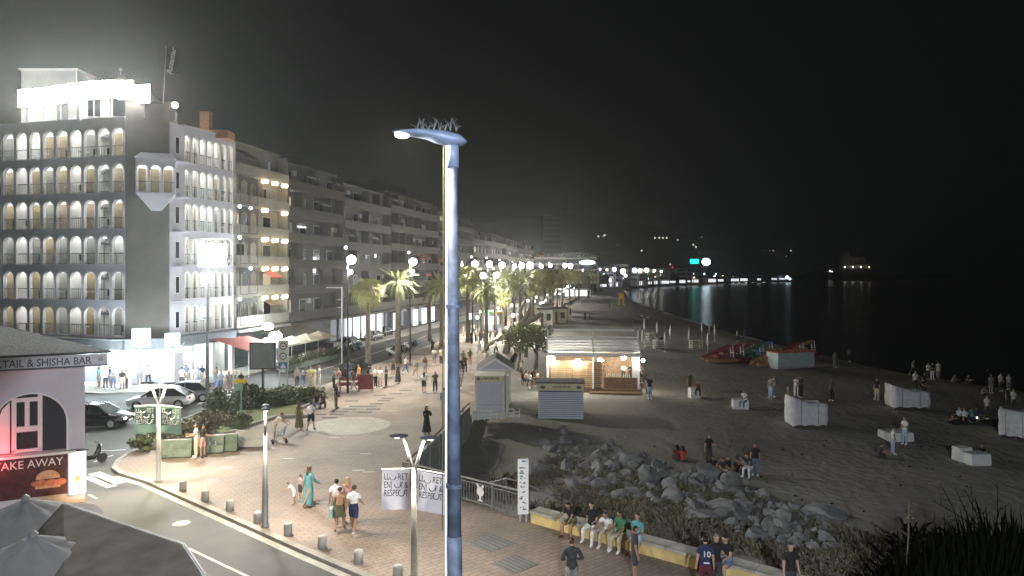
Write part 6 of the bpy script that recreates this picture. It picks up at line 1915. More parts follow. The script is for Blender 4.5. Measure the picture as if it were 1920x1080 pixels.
for i, (u, v, m, lab) in enumerate(((655, 652, 'carblack', 'dark car parked under the lit shop front'), (700, 638, 'cargrey', 'grey car parked before the lit shop'), (720, 630, 'carblack', 'dark car parked further along before the lit shop'), (625, 664, 'cargrey', 'grey blue car parked past the cream parasols'))):
    p = gp(u, v, -.12); car(p, srz, M[m], lab)
def scooter(p, rz, m, label):
    o = thing('scooter', label, 'scooter', p, rz, 'scooters parked at the kerb')
    for x in (-.62, .62):
        t = MB().lathe([(.15, -.05), (.23, -.05), (.25, 0), (.23, .05), (.15, .05)], n=12).build('wheel', M['tyre'], o, loc=(x, 0, .25), rot=(PI / 2, 0, 0)); MB().lathe([(.15, -.03), (.15, .03)], n=10).build('rim', M['steel'], t)
    MB().tube([(-.75, 0, .62), (-.4, 0, .60), (-.15, 0, .38), (.25, 0, .34), (.45, 0, .6), (.50, 0, .98)], [.08, .17, .15, .12, .14, .06], 8).build('body', m, o, True)
    MB().ball((-.40, 0, .80), (.42, .15, .08), 10, 5).build('seat', M['tyre'], o, True)
    MB().tube([(.62, 0, .25), (.48, 0, 1.0)], .04, 6).build('fork', M['steel'], o); MB().tube([(.40, -.32, 1.04), (.48, 0, 1.0), (.40, .32, 1.04)], .022, 6).build('handlebar', M['darkmetal'], o)
    MB().ball((.56, 0, .9), (.06, .09, .08), 8, 5).build('headlight', M['lamp_off'], o); MB().box((-.85, 0, .85), (.3, .34, .3)).build('top_box', m, o)
for i, (u, v, m, lab) in enumerate(((738, 668, 'carwhite', 'white scooter at the near end of the kerb row by the dark palm'), (748, 664, 'carblack', 'black scooter second in the kerb row'), (757, 660, 'cargrey', 'grey scooter third in the kerb row'), (766, 656, 'carwhite', 'white scooter fourth in the kerb row'), (774, 653, 'carblack', 'black scooter fifth in the kerb row'), (782, 650, 'bluep', 'blue scooter last in the kerb row'))):
    scooter(gp(u, v), 1.0 + .1 * i, M[m], lab)
for i, (u, v, m, lab) in enumerate(((632, 668, 'bluep', 'blue scooter across the road past the cafe hedge'), (642, 664, 'carblack', 'black scooter across the road past the cafe hedge'), (654, 660, 'cargrey', 'grey scooter across the road past the cafe hedge'), (666, 657, 'bluep', 'blue scooter across the road nearest the fan palm trunk'))):
    scooter(gp(u, v, -.12), 2.6, M[m], lab)
scooter(gp(166, 872, -.12), .9, M['carblack'], 'dark scooter with white bodywork half hidden by the bar corner')

# ================================================================ cafe terrace, awning and planters before the street row
SN = Vector((SD.y, -SD.x))
def street(s, off, z=0):
    q = S0 + SD * s + SN * off; return Vector((q.x, q.y, z))
for i, s in enumerate((1.8, 4.6, 7.4, 10.2)):
    q = street(s, 2.9); o = thing('cafe_parasol', ['first', 'second', 'third', 'fourth'][i] + ' cream square cafe parasol from the awning along the terrace', 'parasol', q, srz, 'cream parasols of the cafe terrace')
    h = 1.35
    MB().add([(-h, -h, 2.4), (h, -h, 2.4), (h, h, 2.4), (-h, h, 2.4), (0, 0, 3.0), (-h, -h, 2.23), (h, -h, 2.23), (h, h, 2.23), (-h, h, 2.23)], [(0, 1, 4), (1, 2, 4), (2, 3, 4), (3, 0, 4), (0, 5, 6, 1), (1, 6, 7, 2), (2, 7, 8, 3), (3, 8, 5, 0)]).build('canopy', M['cream'], o)
    MB().tube([(0, 0, 0), (0, 0, 3.0)], .035, 6).build('pole', M['whitepaint'], o); MB().box((0, 0, .05), (.6, .6, .1)).build('base', M['concrete'], o)
for i in range(7):
    s = 1.0 + i * 1.75; q = street(s, 4.5, -.0)
    o = thing('planter_box', 'green hedge planter box, %s from the awning along the cafe terrace' % ['first', 'second', 'third', 'fourth', 'fifth', 'sixth', 'seventh'][i], 'planter', q, srz, 'hedge planters of the cafe terrace')
    MB().box((0, 0, .25), (1.6, .5, .5)).build('box', M['greenblock'], o)
    r3 = random.Random(i)
    leaf_cloud(160, lambda: (Vector((r3.uniform(-.8, .8), r3.uniform(-.25, .25), r3.uniform(.5, 1.15))), Vector((0, 0, 1))), .2, r3).build('hedge', M['leaf'], o)
    t = street(s + .5, 3.3); tb = link('cafe_table', bpy.data.meshes['balcony_table'], None, t); tag(tb, 'small white table behind the %s hedge planter' % ['first', 'second', 'third', 'fourth', 'fifth', 'sixth', 'seventh'][i], 'table', 'tables of the cafe terrace')
ra = thing('red_awning', 'dull red awning with white edge and emblem at the right of the shops', 'awning', (HE.x, HE.y, 0), srz)
MB().add([(-3.4, -.1, 3.45), (2.2, -.1, 3.2), (2.4, -3.4, 2.35), (-2.9, -3.6, 2.35), (-3.4, -.1, 3.37), (2.2, -.1, 3.12), (2.4, -3.4, 2.27), (-2.9, -3.6, 2.27)], [(0, 3, 2, 1), (4, 5, 6, 7), (0, 4, 7, 3), (1, 2, 6, 5)]).build('cloth', M['redcanvas'], ra)
MB().bar((-2.9, -3.64, 2.28), (2.4, -3.44, 2.28), .05, .16).build('valance', M['white'], ra)
for x in (-2.8, 2.3): MB().tube([(x, -3.4, 0), (x, -3.4, 2.3)], .04, 6).build('post', M['whitepaint'], ra)
MB().lathe([(.3, 0), (.3, .02)], n=14).build('emblem', M['inkwhite'], ra, loc=(1.2, -2.7, 2.56), rot=(.28, 0, 0))
for (s, off, z, r, lab) in ((-.6, 3.4, 3.0, .36, 'blazing white lamp over the awning corner'), (1.4, 3.0, 3.3, .48, 'blazing white lamp above the billboard'), (3.1, 1.2, 4.0, .42, 'blazing bluish lamp on the cream block wall above the parasols')):
    q = street(s, off, z); o = thing('cafe_floodlight', lab, 'floodlight', q)
    MB().ball((0, 0, 0), (r * 1.3, r, r * .8), 10, 6).build('globe', E['shop'], o, True); MB().bar((0, .2, .1), (0, 1.2, .5), .05).build('arm', M['grey'], o)
o = thing('shop_awning', 'curved pale awning over the shop door right of the bar roof', 'awning', (HA.x - 3.6, HA.y - .8, 0), math.atan2(DL.y, DL.x))
b = MB(); nn = 8
for x in (-1.6, 1.8):
    for k in range(nn + 1):
        a = PI / 2 * k / nn; b.v.append((x, -1.7 * math.sin(a), 2.6 + 1.0 * math.cos(a)))
for k in range(nn): b.f.append([k, k + 1, nn + 2 + k, nn + 1 + k]); b.m.append(0)
b.build('cloth', M['canvas'], o, True); MB().bar((-1.6, -1.7, 2.6), (1.8, -1.7, 2.6), .05).build('front_bar', M['white'], o)
# ================================================================ people
def make_pose(lean=0.0, tL=0, tR=0, kL=0, kR=0, aL=.05, aR=.05, oL=.12, oR=.12, eL=.2, eR=.2, splay=.04, head=0.0, pelvis=None, turn=0.0, sit=False):
    """joints of a 1.75 m figure facing -y; returns named joints"""
    J = {}
    J['pelvis'] = Vector((0, 0, .96))
    def up(h, dx=0): return J['pelvis'] + Vector((dx, -math.sin(lean) * h, math.cos(lean) * h))
    J['waist'] = up(.14); J['chest'] = up(.34); J['neck0'] = up(.51); J['neck1'] = up(.57) + Vector((0, -.015, 0))
    hd = lean + head
    def hp(h): return J['neck1'] + Vector((0, -math.sin(hd) * h - .012, math.cos(hd) * h))
    J['h0'], J['h1'], J['h2'] = hp(.06), hp(.13), hp(.195)
    for s, n, a, o_, e in ((1, 'L', aL, oL, eL), (-1, 'R', aR, oR, eR)):
        sh = up(.455, s * .175); J['sh' + n] = sh
        d = Vector((s * math.sin(o_), -math.sin(a) * math.cos(o_), -math.cos(a) * math.cos(o_)))
        el = sh + d * .285; J['el' + n] = el
        a2 = a + e; o2 = o_ * (1 if e < .8 else -.9)
        d2 = Vector((s * math.sin(o2), -math.sin(a2) * math.cos(o2), -math.cos(a2) * math.cos(o2)))
        wr = el + d2 * .25; J['wr' + n] = wr; J['hn' + n] = wr + d2 * .085; J['hd' + n] = d2
    for s, n, t, k in ((1, 'L', tL, kL), (-1, 'R', tR, kR)):
        hi = J['pelvis'] + Vector((s * .095, 0, -.06)); J['hi' + n] = hi
        d = Vector((s * math.sin(splay), -math.sin(t), -math.cos(t))).normalized()
        kn = hi + d * .43; J['kn' + n] = kn
        t2 = t - k
        d2 = Vector((s * .02, -math.sin(t2), -math.cos(t2))).normalized()
        an = kn + d2 * .40; J['an' + n] = an
        f = Vector((s * .15, -1, -.28 if abs(t2) < .6 or sit else -.1 + .3 * math.sin(t2))).normalized()
        J['to' + n] = an + f * .17
    low = min(min(J['an' + n].z - .085, J['to' + n].z - .035) for n in 'LR')
    if pelvis is not None: low = J['pelvis'].z - pelvis
    for k_ in J:
        if not k_.startswith('hd'): J[k_] = J[k_] - Vector((0, 0, low))
    return J

CHAINS = [('pelvis', 'waist', 'hip', .15, .125), ('waist', 'chest', 'torso', .125, .15), ('chest', 'neck0', 'torso', .15, .075), ('neck0', 'neck1', 'neck', .06, .055), ('neck1', 'h0', 'head', .055, .075), ('h0', 'h1', 'head', .075, .095), ('h1', 'h2', 'head', .095, .07)]
for n in 'LR':
    CHAINS += [('chest', 'sh' + n, 'torso', .13, .068), ('sh' + n, 'el' + n, 'uarm', .062, .045), ('el' + n, 'wr' + n, 'farm', .044, .028), ('wr' + n, 'hn' + n, 'hand', .028, .030),
               ('pelvis', 'hi' + n, 'hip', .14, .10), ('hi' + n, 'kn' + n, 'thigh', .098, .060), ('kn' + n, 'an' + n, 'shin', .058, .040), ('an' + n, 'to' + n, 'foot', .042, .036)]
RAD = {'pelvis': (.135, .105), 'waist': (.125, .095), 'chest': (.15, .11), 'neck0': (.065, .06), 'neck1': (.052, .052), 'h0': (.068, .08), 'h1': (.082, .10), 'h2': (.066, .078),
       'sh': (.062, .062), 'el': (.043, .043), 'wr': (.028, .026), 'hn': (.036, .020), 'hi': (.098, .098), 'kn': (.060, .060), 'an': (.041, .041), 'to': (.036, .032)}
skin_tones = [mat('skin_light', (.45, .29, .21), .6, var=.06), mat('skin_tan', (.34, .20, .13), .6, var=.06), mat('skin_dark', (.19, .11, .07), .6, var=.06)]
hair_mats = {'black': mat('hair_black', (.012, .010, .009), .6, var=0), 'brown': mat('hair_brown', (.06, .035, .02), .6, var=0), 'blond': mat('hair_blond', (.36, .26, .12), .6, var=.1), 'white': mat('hair_pale', (.6, .58, .54), .6, var=.1)}
m_eye = mat('eye_dark', (.02, .015, .012), .3, var=0)
m_lip = mat('lip', (.32, .12, .10), .5, var=0)

class Pose: pass
def build_pose(**kw):
    J = make_pose(**kw)
    names = [k for k in J if not k.startswith('hd')]
    idx = {n: i for i, n in enumerate(names)}
    me = bpy.data.meshes.new('sk')
    me.from_pydata([J[n] for n in names], [(idx[a], idx[b]) for a, b, *_ in CHAINS], [])
    o = bpy.data.objects.new('sk', me); COL.objects.link(o)
    o.modifiers.new('s', 'SKIN'); o.modifiers['s'].use_smooth_shade = True
    sv = me.skin_vertices[0].data
    for n in names:
        r = RAD.get(n) or RAD[n[:2]]
        sv[idx[n]].radius = r
        sv[idx[n]].use_root = (n == 'pelvis')
    sb = o.modifiers.new('b', 'SUBSURF'); sb.levels = 1; sb.render_levels = 1
    dg = bpy.context.evaluated_depsgraph_get()
    body = bpy.data.meshes.new_from_object(o.evaluated_get(dg))
    bpy.data.objects.remove(o); bpy.data.meshes.remove(me)
    segs = [(J[a], J[b], lab, ra, rb) for a, b, lab, ra, rb in CHAINS]
    def lab_of(p):
        best = None; bl = None; bt = 0
        for a, b, lab, ra, rb in segs:
            d = b - a; t = max(0, min(1, (p - a).dot(d) / d.length_squared)); q = a + d * t
            k = (p - q).length / (ra + (rb - ra) * t)
            if best is None or k < best: best = k; bl = lab; bt = t
        return bl, bt
    P = Pose(); P.J = J
    bm = bmesh.new(); bm.from_mesh(body); bm.normal_update()
    labs = [lab_of(f.calc_center_median()) for f in bm.faces]
    hdirv = (J['h2'] - J['h0']).normalized(); fwd = Vector((0, -1, 0)); fwd = (fwd - hdirv * fwd.dot(hdirv)).normalized()
    hc = J['h1']
    def shell(test, off, name):
        vs = {}; V = []; F = []
        bm.faces.ensure_lookup_table()
        for i, f in enumerate(bm.faces):
            if not test(labs[i][0], labs[i][1], f.calc_center_median()): continue
            fi = []
            for v in f.verts:
                if v.index not in vs:
                    vs[v.index] = len(V); V.append(v.co + v.normal * off)
                fi.append(vs[v.index])
            F.append(fi)
        m = bpy.data.meshes.new(name); m.from_pydata(V, [], F); m.polygons.foreach_set('use_smooth', [True] * len(F)); m.materials.append(M['ink']); m.update()
        return m
    P.tee = shell(lambda l, t, c: l == 'torso' or (l == 'hip' and c.z > J['pelvis'].z - .02 and (c - J['pelvis']).length < .22) or (l == 'uarm' and t < .62) or (l == 'neck' and t < .05), .017, 'shirt')
    P.long = shell(lambda l, t, c: l == 'torso' or (l == 'hip' and (c - J['pelvis']).length < .20) or l in ('uarm', 'farm') or (l == 'neck' and t < .2), .019, 'shirt')
    P.top = shell(lambda l, t, c: (l == 'torso' and c.z < J['neck0'].z - .05) or (l == 'hip' and c.z > J['pelvis'].z + .03), .012, 'shirt')
    P.shorts = shell(lambda l, t, c: l == 'hip' or (l == 'thigh' and t < .78), .018, 'trousers')
    P.trousers = shell(lambda l, t, c: l in ('hip', 'thigh') or (l == 'shin' and t < .93), .016, 'trousers')
    P.shoes = shell(lambda l, t, c: l == 'foot' or (l == 'shin' and t > .95), .012, 'shoes')
    P.hair_short = shell(lambda l, t, c: l == 'head' and ((c - hc).dot(hdirv) > .035 or ((c - hc).dot(fwd) < .0 and (c - hc).dot(hdirv) > -.06)) and not ((c - hc).dot(fwd) > .045 and (c - hc).dot(hdirv) < .075), .014, 'hair')
    P.hat = shell(lambda l, t, c: l == 'head' and (c - hc).dot(hdirv) > .045, .026, 'cap')
    # long hair: the cap plus a lock down the back
    hl = P.hair_short.copy(); hl.name = 'hair'
    b2 = bmesh.new(); b2.from_mesh(hl)
    back = hc - fwd * .085
    ring = []
    for z, w, dpt in ((.05, .085, .02), (-.08, .10, .035), (-.2, .095, .04), (-.30, .05, .02)):
        c = back + hdirv * z + Vector((0, .01, 0)) - fwd * (.0 if z > -.1 else .03)
        ring.append([b2.verts.new(c + Vector((w * math.cos(a), 0, 0)) - fwd * (dpt * math.sin(a))) for a in [2 * PI * k / 8 for k in range(8)]])
    for r0, r1 in zip(ring, ring[1:]):
        for k in range(8): b2.faces.new((r0[k], r0[(k + 1) % 8], r1[(k + 1) % 8], r1[k]))
    b2.faces.new(ring[-1]); bmesh.ops.recalc_face_normals(b2, faces=b2.faces)
    b2.to_mesh(hl); b2.free(); P.hair_long = hl
    # skirts and dresses
    def skirt(z_top, drop, r0, r1, name):
        mb = MB(); A = J['pelvis'] + Vector((0, 0, z_top)); n = 14; rings = 6
        kneed = (J['knL'] + J['knR']) / 2 - J['pelvis']; d = kneed.normalized()
        for j in range(rings + 1):
            t = j / rings; L = drop * t
            c = A + (d * L if L < .45 else d * .45 + ((J['anL'] + J['anR']) / 2 - (J['knL'] + J['knR']) / 2).normalized() * (L - .45))
            ax = d if L < .45 else ((J['anL'] + J['anR']) / 2 - (J['knL'] + J['knR']) / 2).normalized()
            u = Vector((1, 0, 0)); w = ax.cross(u).normalized(); r = r0 + (r1 - r0) * t
            for k in range(n):
                a = 2 * PI * k / n; rr = r * (1 + .05 * math.sin(a * 5 + t * 2) * t)
                mb.v.append(tuple(c + u * rr * math.cos(a) * 1.08 + w * rr * .82 * math.sin(a)))
        for j in range(rings):
            for k in range(n):
                k2 = (k + 1) % n; mb.f.append([j * n + k, j * n + k2, (j + 1) * n + k2, (j + 1) * n + k]); mb.m.append(0)
        return mb.mesh(name, M['ink'], True)
    P.skirt = skirt(.12, .50, .145, .25, 'skirt'); P.longskirt = skirt(.12, .92, .145, .27, 'skirt')
    bm.to_mesh(body); bm.free()
    # fingers and face join the body mesh
    x = MB(); FS = []
    for s, n in ((1, 'L'), (-1, 'R')):
        d = J['hd' + n]; side = d.cross(Vector((s, 0, 0)))
        if side.length < .1: side = Vector((0, -1, 0))
        side.normalize(); curl = d.cross(side).normalized() * -s
        for k, (o_, L) in enumerate(((-.026, .062), (-.009, .074), (.009, .07), (.025, .056))):
            q0 = J['hn' + n] - d * .012 + side * o_; q1 = q0 + d * L * .55 + curl * .004; q2 = q0 + d * L * .9 + curl * .022
            x.tube([q0, q1, q2], [.009, .0085, .006], 5)
        t0 = J['wr' + n] + d * .02 - side * .02; x.tube([t0, t0 - side * .03 + d * .03, t0 - side * .035 + d * .06 + curl * .01], [.011, .010, .007], 5)
    R3 = Matrix((Vector((1, 0, 0)), -fwd, hdirv)).transposed()
    def hq(dx, dy, dz): return hc + R3 @ Vector((dx, -dy, dz))
    x.add([hq(-.014, .095, -.03), hq(.014, .095, -.03), hq(0, .128, -.028), hq(0, .100, .022)], [(0, 1, 2), (1, 3, 2), (3, 0, 2)])
    for s in (-1, 1):
        x.ball(tuple(hq(s * .083, -.005, -.01)), (.014, .022, .032), 6, 4)
        x.ball(tuple(hq(s * .031, .090, .018)), (.013, .009, .008), 6, 4, mi=1)
    x.ball(tuple(hq(0, .094, -.058)), (.024, .008, .007), 6, 4, mi=2)
    extra = x.mesh('x', [skin_tones[0], m_eye, m_lip], True)
    bm = bmesh.new(); bm.from_mesh(body); bm.from_mesh(extra)
    bm.to_mesh(body); bm.free(); bpy.data.meshes.remove(extra)
    body.materials.clear()
    for m in (skin_tones[0], m_eye, m_lip): body.materials.append(m)
    body.polygons.foreach_set('use_smooth', [True] * len(body.polygons))
    body.name = 'person_body'
    P.body = body
    return P

POSES = {
    'stand': build_pose(),
    'stand2': build_pose(aL=.25, eL=1.5, aR=-.05, oR=.2, tL=.08, kL=.12, head=.1),
    'talk': build_pose(aL=.5, eL=1.1, aR=.45, eR=1.3, tR=.1, kR=.14, head=.15),
    'phone': build_pose(aL=.55, eL=1.75, aR=.5, eR=1.6, oL=.1, oR=.1, head=.4),
    'walk': build_pose(tL=.42, kL=.12, tR=-.34, kR=.35, aL=-.35, aR=.4, eL=.3, eR=.5, lean=.04),
    'walk2': build_pose(tR=.34, kR=.1, tL=-.26, kL=.42, aR=-.3, aL=.35, eL=.4, eR=.3, lean=.05),
    'bend': build_pose(lean=.65, aL=.9, aR=.8, eL=.3, eR=.3, tL=.1, kL=.15, head=-.1),
    'hips': build_pose(aL=-.35, eL=1.5, oL=.5, aR=-.35, eR=1.5, oR=.5),
    'sit': build_pose(tL=1.45, tR=1.40, kL=1.5, kR=1.35, aL=.45, aR=.4, eL=1.0, eR=.9, lean=.18, pelvis=.56, head=.2, splay=.12, sit=True),
    'sit2': build_pose(tL=1.35, tR=1.5, kL=1.2, kR=1.6, aL=.2, aR=-.35, eL=1.4, eR=.2, lean=.05, pelvis=.56, head=.0, splay=.2, sit=True),
    'sithunch': build_pose(tL=1.4, tR=1.45, kL=1.5, kR=1.4, aL=.8, aR=.8, eL=.5, eR=.55, lean=.55, pelvis=.56, head=-.2, splay=.16, sit=True),
    'ground': build_pose(tL=1.95, tR=1.75, kL=2.25, kR=2.0, aL=.8, aR=.75, eL=.9, eR=.8, lean=.3, pelvis=.13, head=.1, splay=.2, sit=True),
    'ground2': build_pose(tL=1.62, tR=1.9, kL=.25, kR=2.1, aL=-.5, aR=.5, eL=.1, eR=.9, lean=-.12, pelvis=.13, head=.2, splay=.18, sit=True),
}
COLS = {'white': (.74, .74, .73), 'black': (.018, .018, .02), 'dark': (.05, .05, .055), 'navy': (.025, .035, .09), 'grey': (.26, .26, .27), 'beige': (.44, .38, .29), 'teal': (.10, .34, .36), 'turq': (.10, .28, .31), 'tan': (.42, .26, .15), 'olive': (.11, .11, .055), 'red': (.45, .06, .05),
        'maroon': (.12, .02, .03), 'jeans': (.13, .19, .32), 'lblue': (.40, .50, .62), 'pink': (.60, .33, .31), 'green': (.05, .20, .10), 'brown': (.13, .08, .05), 'cream': (.62, .57, .44), 'orange': (.55, .22, .06), 'yellow': (.60, .52, .2)}
def cl_(c): return paint(COLS[c], .85)
def objmat(o, m):
    o.material_slots[0].link = 'OBJECT'; o.material_slots[0].material = m
_pn = [0]
def person(p, rz, pose, label, top='tee:white', bot='shorts:dark', hair='short:brown', skin=0, shoes='white', h=1.72, group=None, extra=()):
    P = POSES[pose]; k = h / 1.75
    o = link('person', P.body, None, p, (0, 0, rz)); o.scale = (k, k, k); objmat(o, skin_tones[skin])
    tag(o, label, 'person', group)
    def ch(nm, me, m):
        c = link(nm, me, o); objmat(c, m); return c
    ty, c = top.split(':')
    if ty == 'dress':
        ch('dress_top', P.top, cl_(c)); ch('dress_skirt', P.longskirt, cl_(c))
    elif ty == 'sdress':
        ch('dress_top', P.top, cl_(c)); ch('dress_skirt', P.skirt, cl_(c))
    elif ty == 'maxi':
        ch('dress_top', P.long, cl_(c)); ch('dress_skirt', P.longskirt, cl_(c))
    elif ty != 'none':
        ch('shirt', getattr(P, ty), cl_(c))
    ty, c = bot.split(':')
    if ty in ('shorts', 'trousers'): ch('trousers' if ty == 'trousers' else 'shorts', getattr(P, ty), cl_(c))
    elif ty == 'skirt': ch('skirt', P.skirt, cl_(c))
    ty, c = hair.split(':')
    if ty == 'cap': ch('hair', P.hair_short, hair_mats['brown']); ch('cap', P.hat, cl_(c))
    elif ty in ('short', 'long'): ch('hair', P.hair_short if ty == 'short' else P.hair_long, hair_mats[c])
    if shoes: ch('shoes', P.shoes, cl_(shoes))
    for e in extra:
        if e == 'backpack': MB().ball((0, .19, 1.25), (.17, .11, .24), 10, 6).build('backpack', cl_('white'), o, True)
        if e == 'bag': MB().box((.32, 0, .72), (.12, .34, .40), 0, 0, .9).bar((.32, -.1, .9), (.28, 0, 1.12), .02).build('bag', paint((.35, .55, .55)), o)
        if e == 'dark_bag': MB().box((.30, .02, .95), (.12, .34, .36), 0, 0, .9).bar((.30, 0, 1.1), (.16, 0, 1.42), .02).build('bag', cl_('dark'), o)
        if e == 'phone': MB().box((0, -.40, 1.25), (.08, .01, .15)).build('phone', M['ink'], o)
        if e == 'number':
            b = link('shirt_number', text_mesh('10', .24, M['inkwhite'], .004), o, (0, .165, 1.30), (0, 0, PI))
            MB().box((0, .15, 1.06), (.16, .01, .035)).build('shirt_mark', M['inkwhite'], o)
    return o
def PL(u, v): return gp(u, v)              # on the plaza
def ST(u, v): return gp(u, v, -.0)
ON = PI                                    # facing away from the camera
# --- plaza
person(PL(368, 858), -1.1, 'talk', 'person in white shirt and pale trousers facing a companion by the green barriers', 'tee:white', 'trousers:cream', 'short:brown')
person(PL(380, 858), 1.2, 'stand2', 'long haired person in dark top and pink shorts by the green barriers', 'tee:dark', 'shorts:pink', 'long:black', 1, 'dark', 1.66)
person(PL(514, 828), 2.0, 'bend', 'person in pale shirt leaning over a pushchair by the grey barrier', 'tee:cream', 'shorts:beige', 'short:black', 1)
person(PL(561, 806), ON, 'stand', 'person in long olive dress seen from behind left of a backpacker', 'dress:olive', 'none:dark', 'long:brown', 1, 'tan', 1.66)
person(PL(583, 808), ON, 'walk2', 'backpacker in white shirt and dark shorts seen from behind', 'tee:white', 'shorts:black', 'short:black', 0, 'dark', 1.76, extra=('backpack',))
person(PL(630, 766), 1.4, 'stand', 'person in dark top carrying a dark bag at the planter corner', 'tee:black', 'trousers:brown', 'long:brown', 1, 'dark', extra=('dark_bag',))
for u, v, rz, t, b, lab in ((593, 764, .4, 'black', 'jeans', 'seated dark clothed person on the planter kerb, left of a pair'), (606, 763, .2, 'dark', 'black', 'seated dark clothed person on the planter kerb, right of a pair')):
    p = PL(u, v); p.z = -.16; person(p, rz, 'sithunch', lab, 'tee:' + t, 'trousers:' + b, 'short:black')
person(PL(579, 949), 2.5, 'walk', 'person in long turquoise gown with a pale headband walking with children', 'maxi:turq', 'none:dark', 'long:brown', 1, 'tan', 1.66)
person(PL(563, 940), 2.3, 'stand', 'small child in pale shirt beside the turquoise gown', 'tee:pink', 'shorts:dark', 'short:brown', 0, 'white', 1.12)
person(PL(552, 946), -1.4, 'bend', 'small child in white bending forward left of the turquoise gown', 'tee:white', 'shorts:white', 'short:brown', 0, 'tan', 1.0)
person(PL(663, 1000), ON - .1, 'walk', 'person in white shirt and navy shorts walking away with a striped bag', 'tee:white', 'shorts:navy', 'short:brown', 1, 'white', 1.80)
bgp = person(PL(637, 996), ON + .1, 'walk2', 'person in tan strapless top and dark skirt walking away', 'top:tan', 'skirt:olive', 'short:brown', 1, 'brown', 1.64, extra=('bag',))
person(PL(630, 983), ON, 'walk', 'person in white shirt half hidden behind the tan top', 'tee:white', 'shorts:grey', 'short:black', 1, 'white', 1.75)
person(PL(652, 980), ON, 'stand', 'blond person half hidden behind the white shirt and navy shorts', 'tee:pink', 'shorts:beige', 'long:blond', 0, 'white', 1.72)
person(PL(800, 815), .4, 'phone', 'person in long black dress standing alone near the beach wall', 'maxi:black', 'none:dark', 'long:black', 1, 'dark', 1.66)
person(PL(832, 775), ON, 'stand', 'person in pale blue shirt by the brown handrail left of the blue pole', 'long:lblue', 'trousers:lblue', 'short:black', 1)
person(PL(795, 738), ON, 'walk', 'person in white shirt and dark shorts walking away on the plaza', 'tee:white', 'shorts:dark', 'long:black', 1)
person(PL(816, 737), .2, 'stand2', 'person in olive shirt and dark trousers standing on the plaza', 'tee:olive', 'trousers:dark', 'short:black', 1)
person(PL(779, 710), .5, 'walk', 'person in grey shirt and shorts walking on the plaza by the dark palm', 'tee:grey', 'shorts:beige', 'short:brown')
person(PL(797, 703), .1, 'stand', 'dark haired person behind the white shirt on the plaza', 'tee:brown', 'shorts:grey', 'long:brown', 1)
person(PL(704, 727), .9, 'talk', 'person in white shirt at the left of a trio by the maroon board', 'tee:white', 'trousers:black', 'short:brown')
person(PL(713, 728), -.4, 'talk', 'person in white shirt and pale shorts in the middle of a trio', 'tee:white', 'shorts:cream', 'short:black')
person(PL(724, 726), -1.0, 'stand2', 'person in dark clothes at the right of a trio by the maroon board', 'tee:dark', 'trousers:dark', 'short:black')
person(PL(746, 719), .6, 'stand', 'person in long dark dress right of the trio', 'dress:dark', 'none:dark', 'long:black', 1)
person(PL(737, 706), .1, 'stand2', 'person in dark clothes under the dark trunked palm', 'tee:olive', 'shorts:dark', 'short:black', 1)
person(PL(814, 684), .2, 'talk', 'person in white shirt left of a pair below the date palm', 'tee:white', 'shorts:grey', 'short:black')
person(PL(827, 684), -.6, 'stand', 'person in pale shirt right of a pair below the date palm', 'tee:cream', 'trousers:dark', 'short:brown')
person(PL(811, 664), ON, 'walk', 'person in black walking away beyond the pair below the date palm', 'tee:black', 'trousers:black', 'short:black')
for u, v, t, b, lab in ((866, 706, 'black', 'dark', 'person in black just right of the blue pole, front of a huddle'), (872, 700, 'dark', 'black', 'person in dark clothes in the middle of a huddle right of the blue pole'), (881, 686, 'brown', 'tan', 'person in brown at the right of a huddle right of the blue pole'), (868, 690, 'olive', 'dark', 'person in olive at the back of a huddle right of the blue pole')):
    person(PL(u, v), RND.uniform(-1, 1), 'stand2', lab, 'tee:' + t, 'trousers:' + b, 'short:black', 1)
person(PL(863, 731), .3, 'walk2', 'person in white shirt squeezed beside the blue pole on its right', 'tee:white', 'shorts:beige', 'short:black', 1)
person(PL(910, 690), -.4, 'stand', 'person in pale yellow shirt above the gabled hut', 'tee:cream', 'shorts:beige', 'short:black')
for u, v, t, b, ho, lab in ((884, 646, 'dark', 'black', 'long:black', 'dark clothed person before the cold lit kiosk'), (876, 640, 'white', 'white', 'short:brown', 'all white person left of the cold lit kiosk'), (892, 641, 'white', 'dark', 'short:black', 'white shirted person in dark shorts by the cold lit kiosk'), (899, 645, 'black', 'jeans', 'short:black', 'person in black shirt and jeans by the cold lit kiosk'),
                         (907, 642, 'white', 'white', 'long:brown', 'white dressed person under the cold lit counter'), (913, 646, 'brown', 'dark', 'short:black', 'brown shirted person right of the cold lit counter'), (919, 640, 'grey', 'grey', 'short:brown', 'grey dressed person right of the cold lit counter'), (869, 632, 'pink', 'beige', 'long:blond', 'pink topped person beyond the blue pole'), (888, 628, 'cream', 'dark', 'short:black', 'cream shirted person behind the crowd at the lit kiosk'), (928, 640, 'white', 'black', 'short:black', 'white shirted person at the foot of the leaning trunk')):
    person(PL(u, v), RND.uniform(-2, 2), RND.choice(['stand', 'stand2', 'talk', 'walk']), lab, 'tee:' + t, 'trousers:' + b, ho, RND.randrange(2))
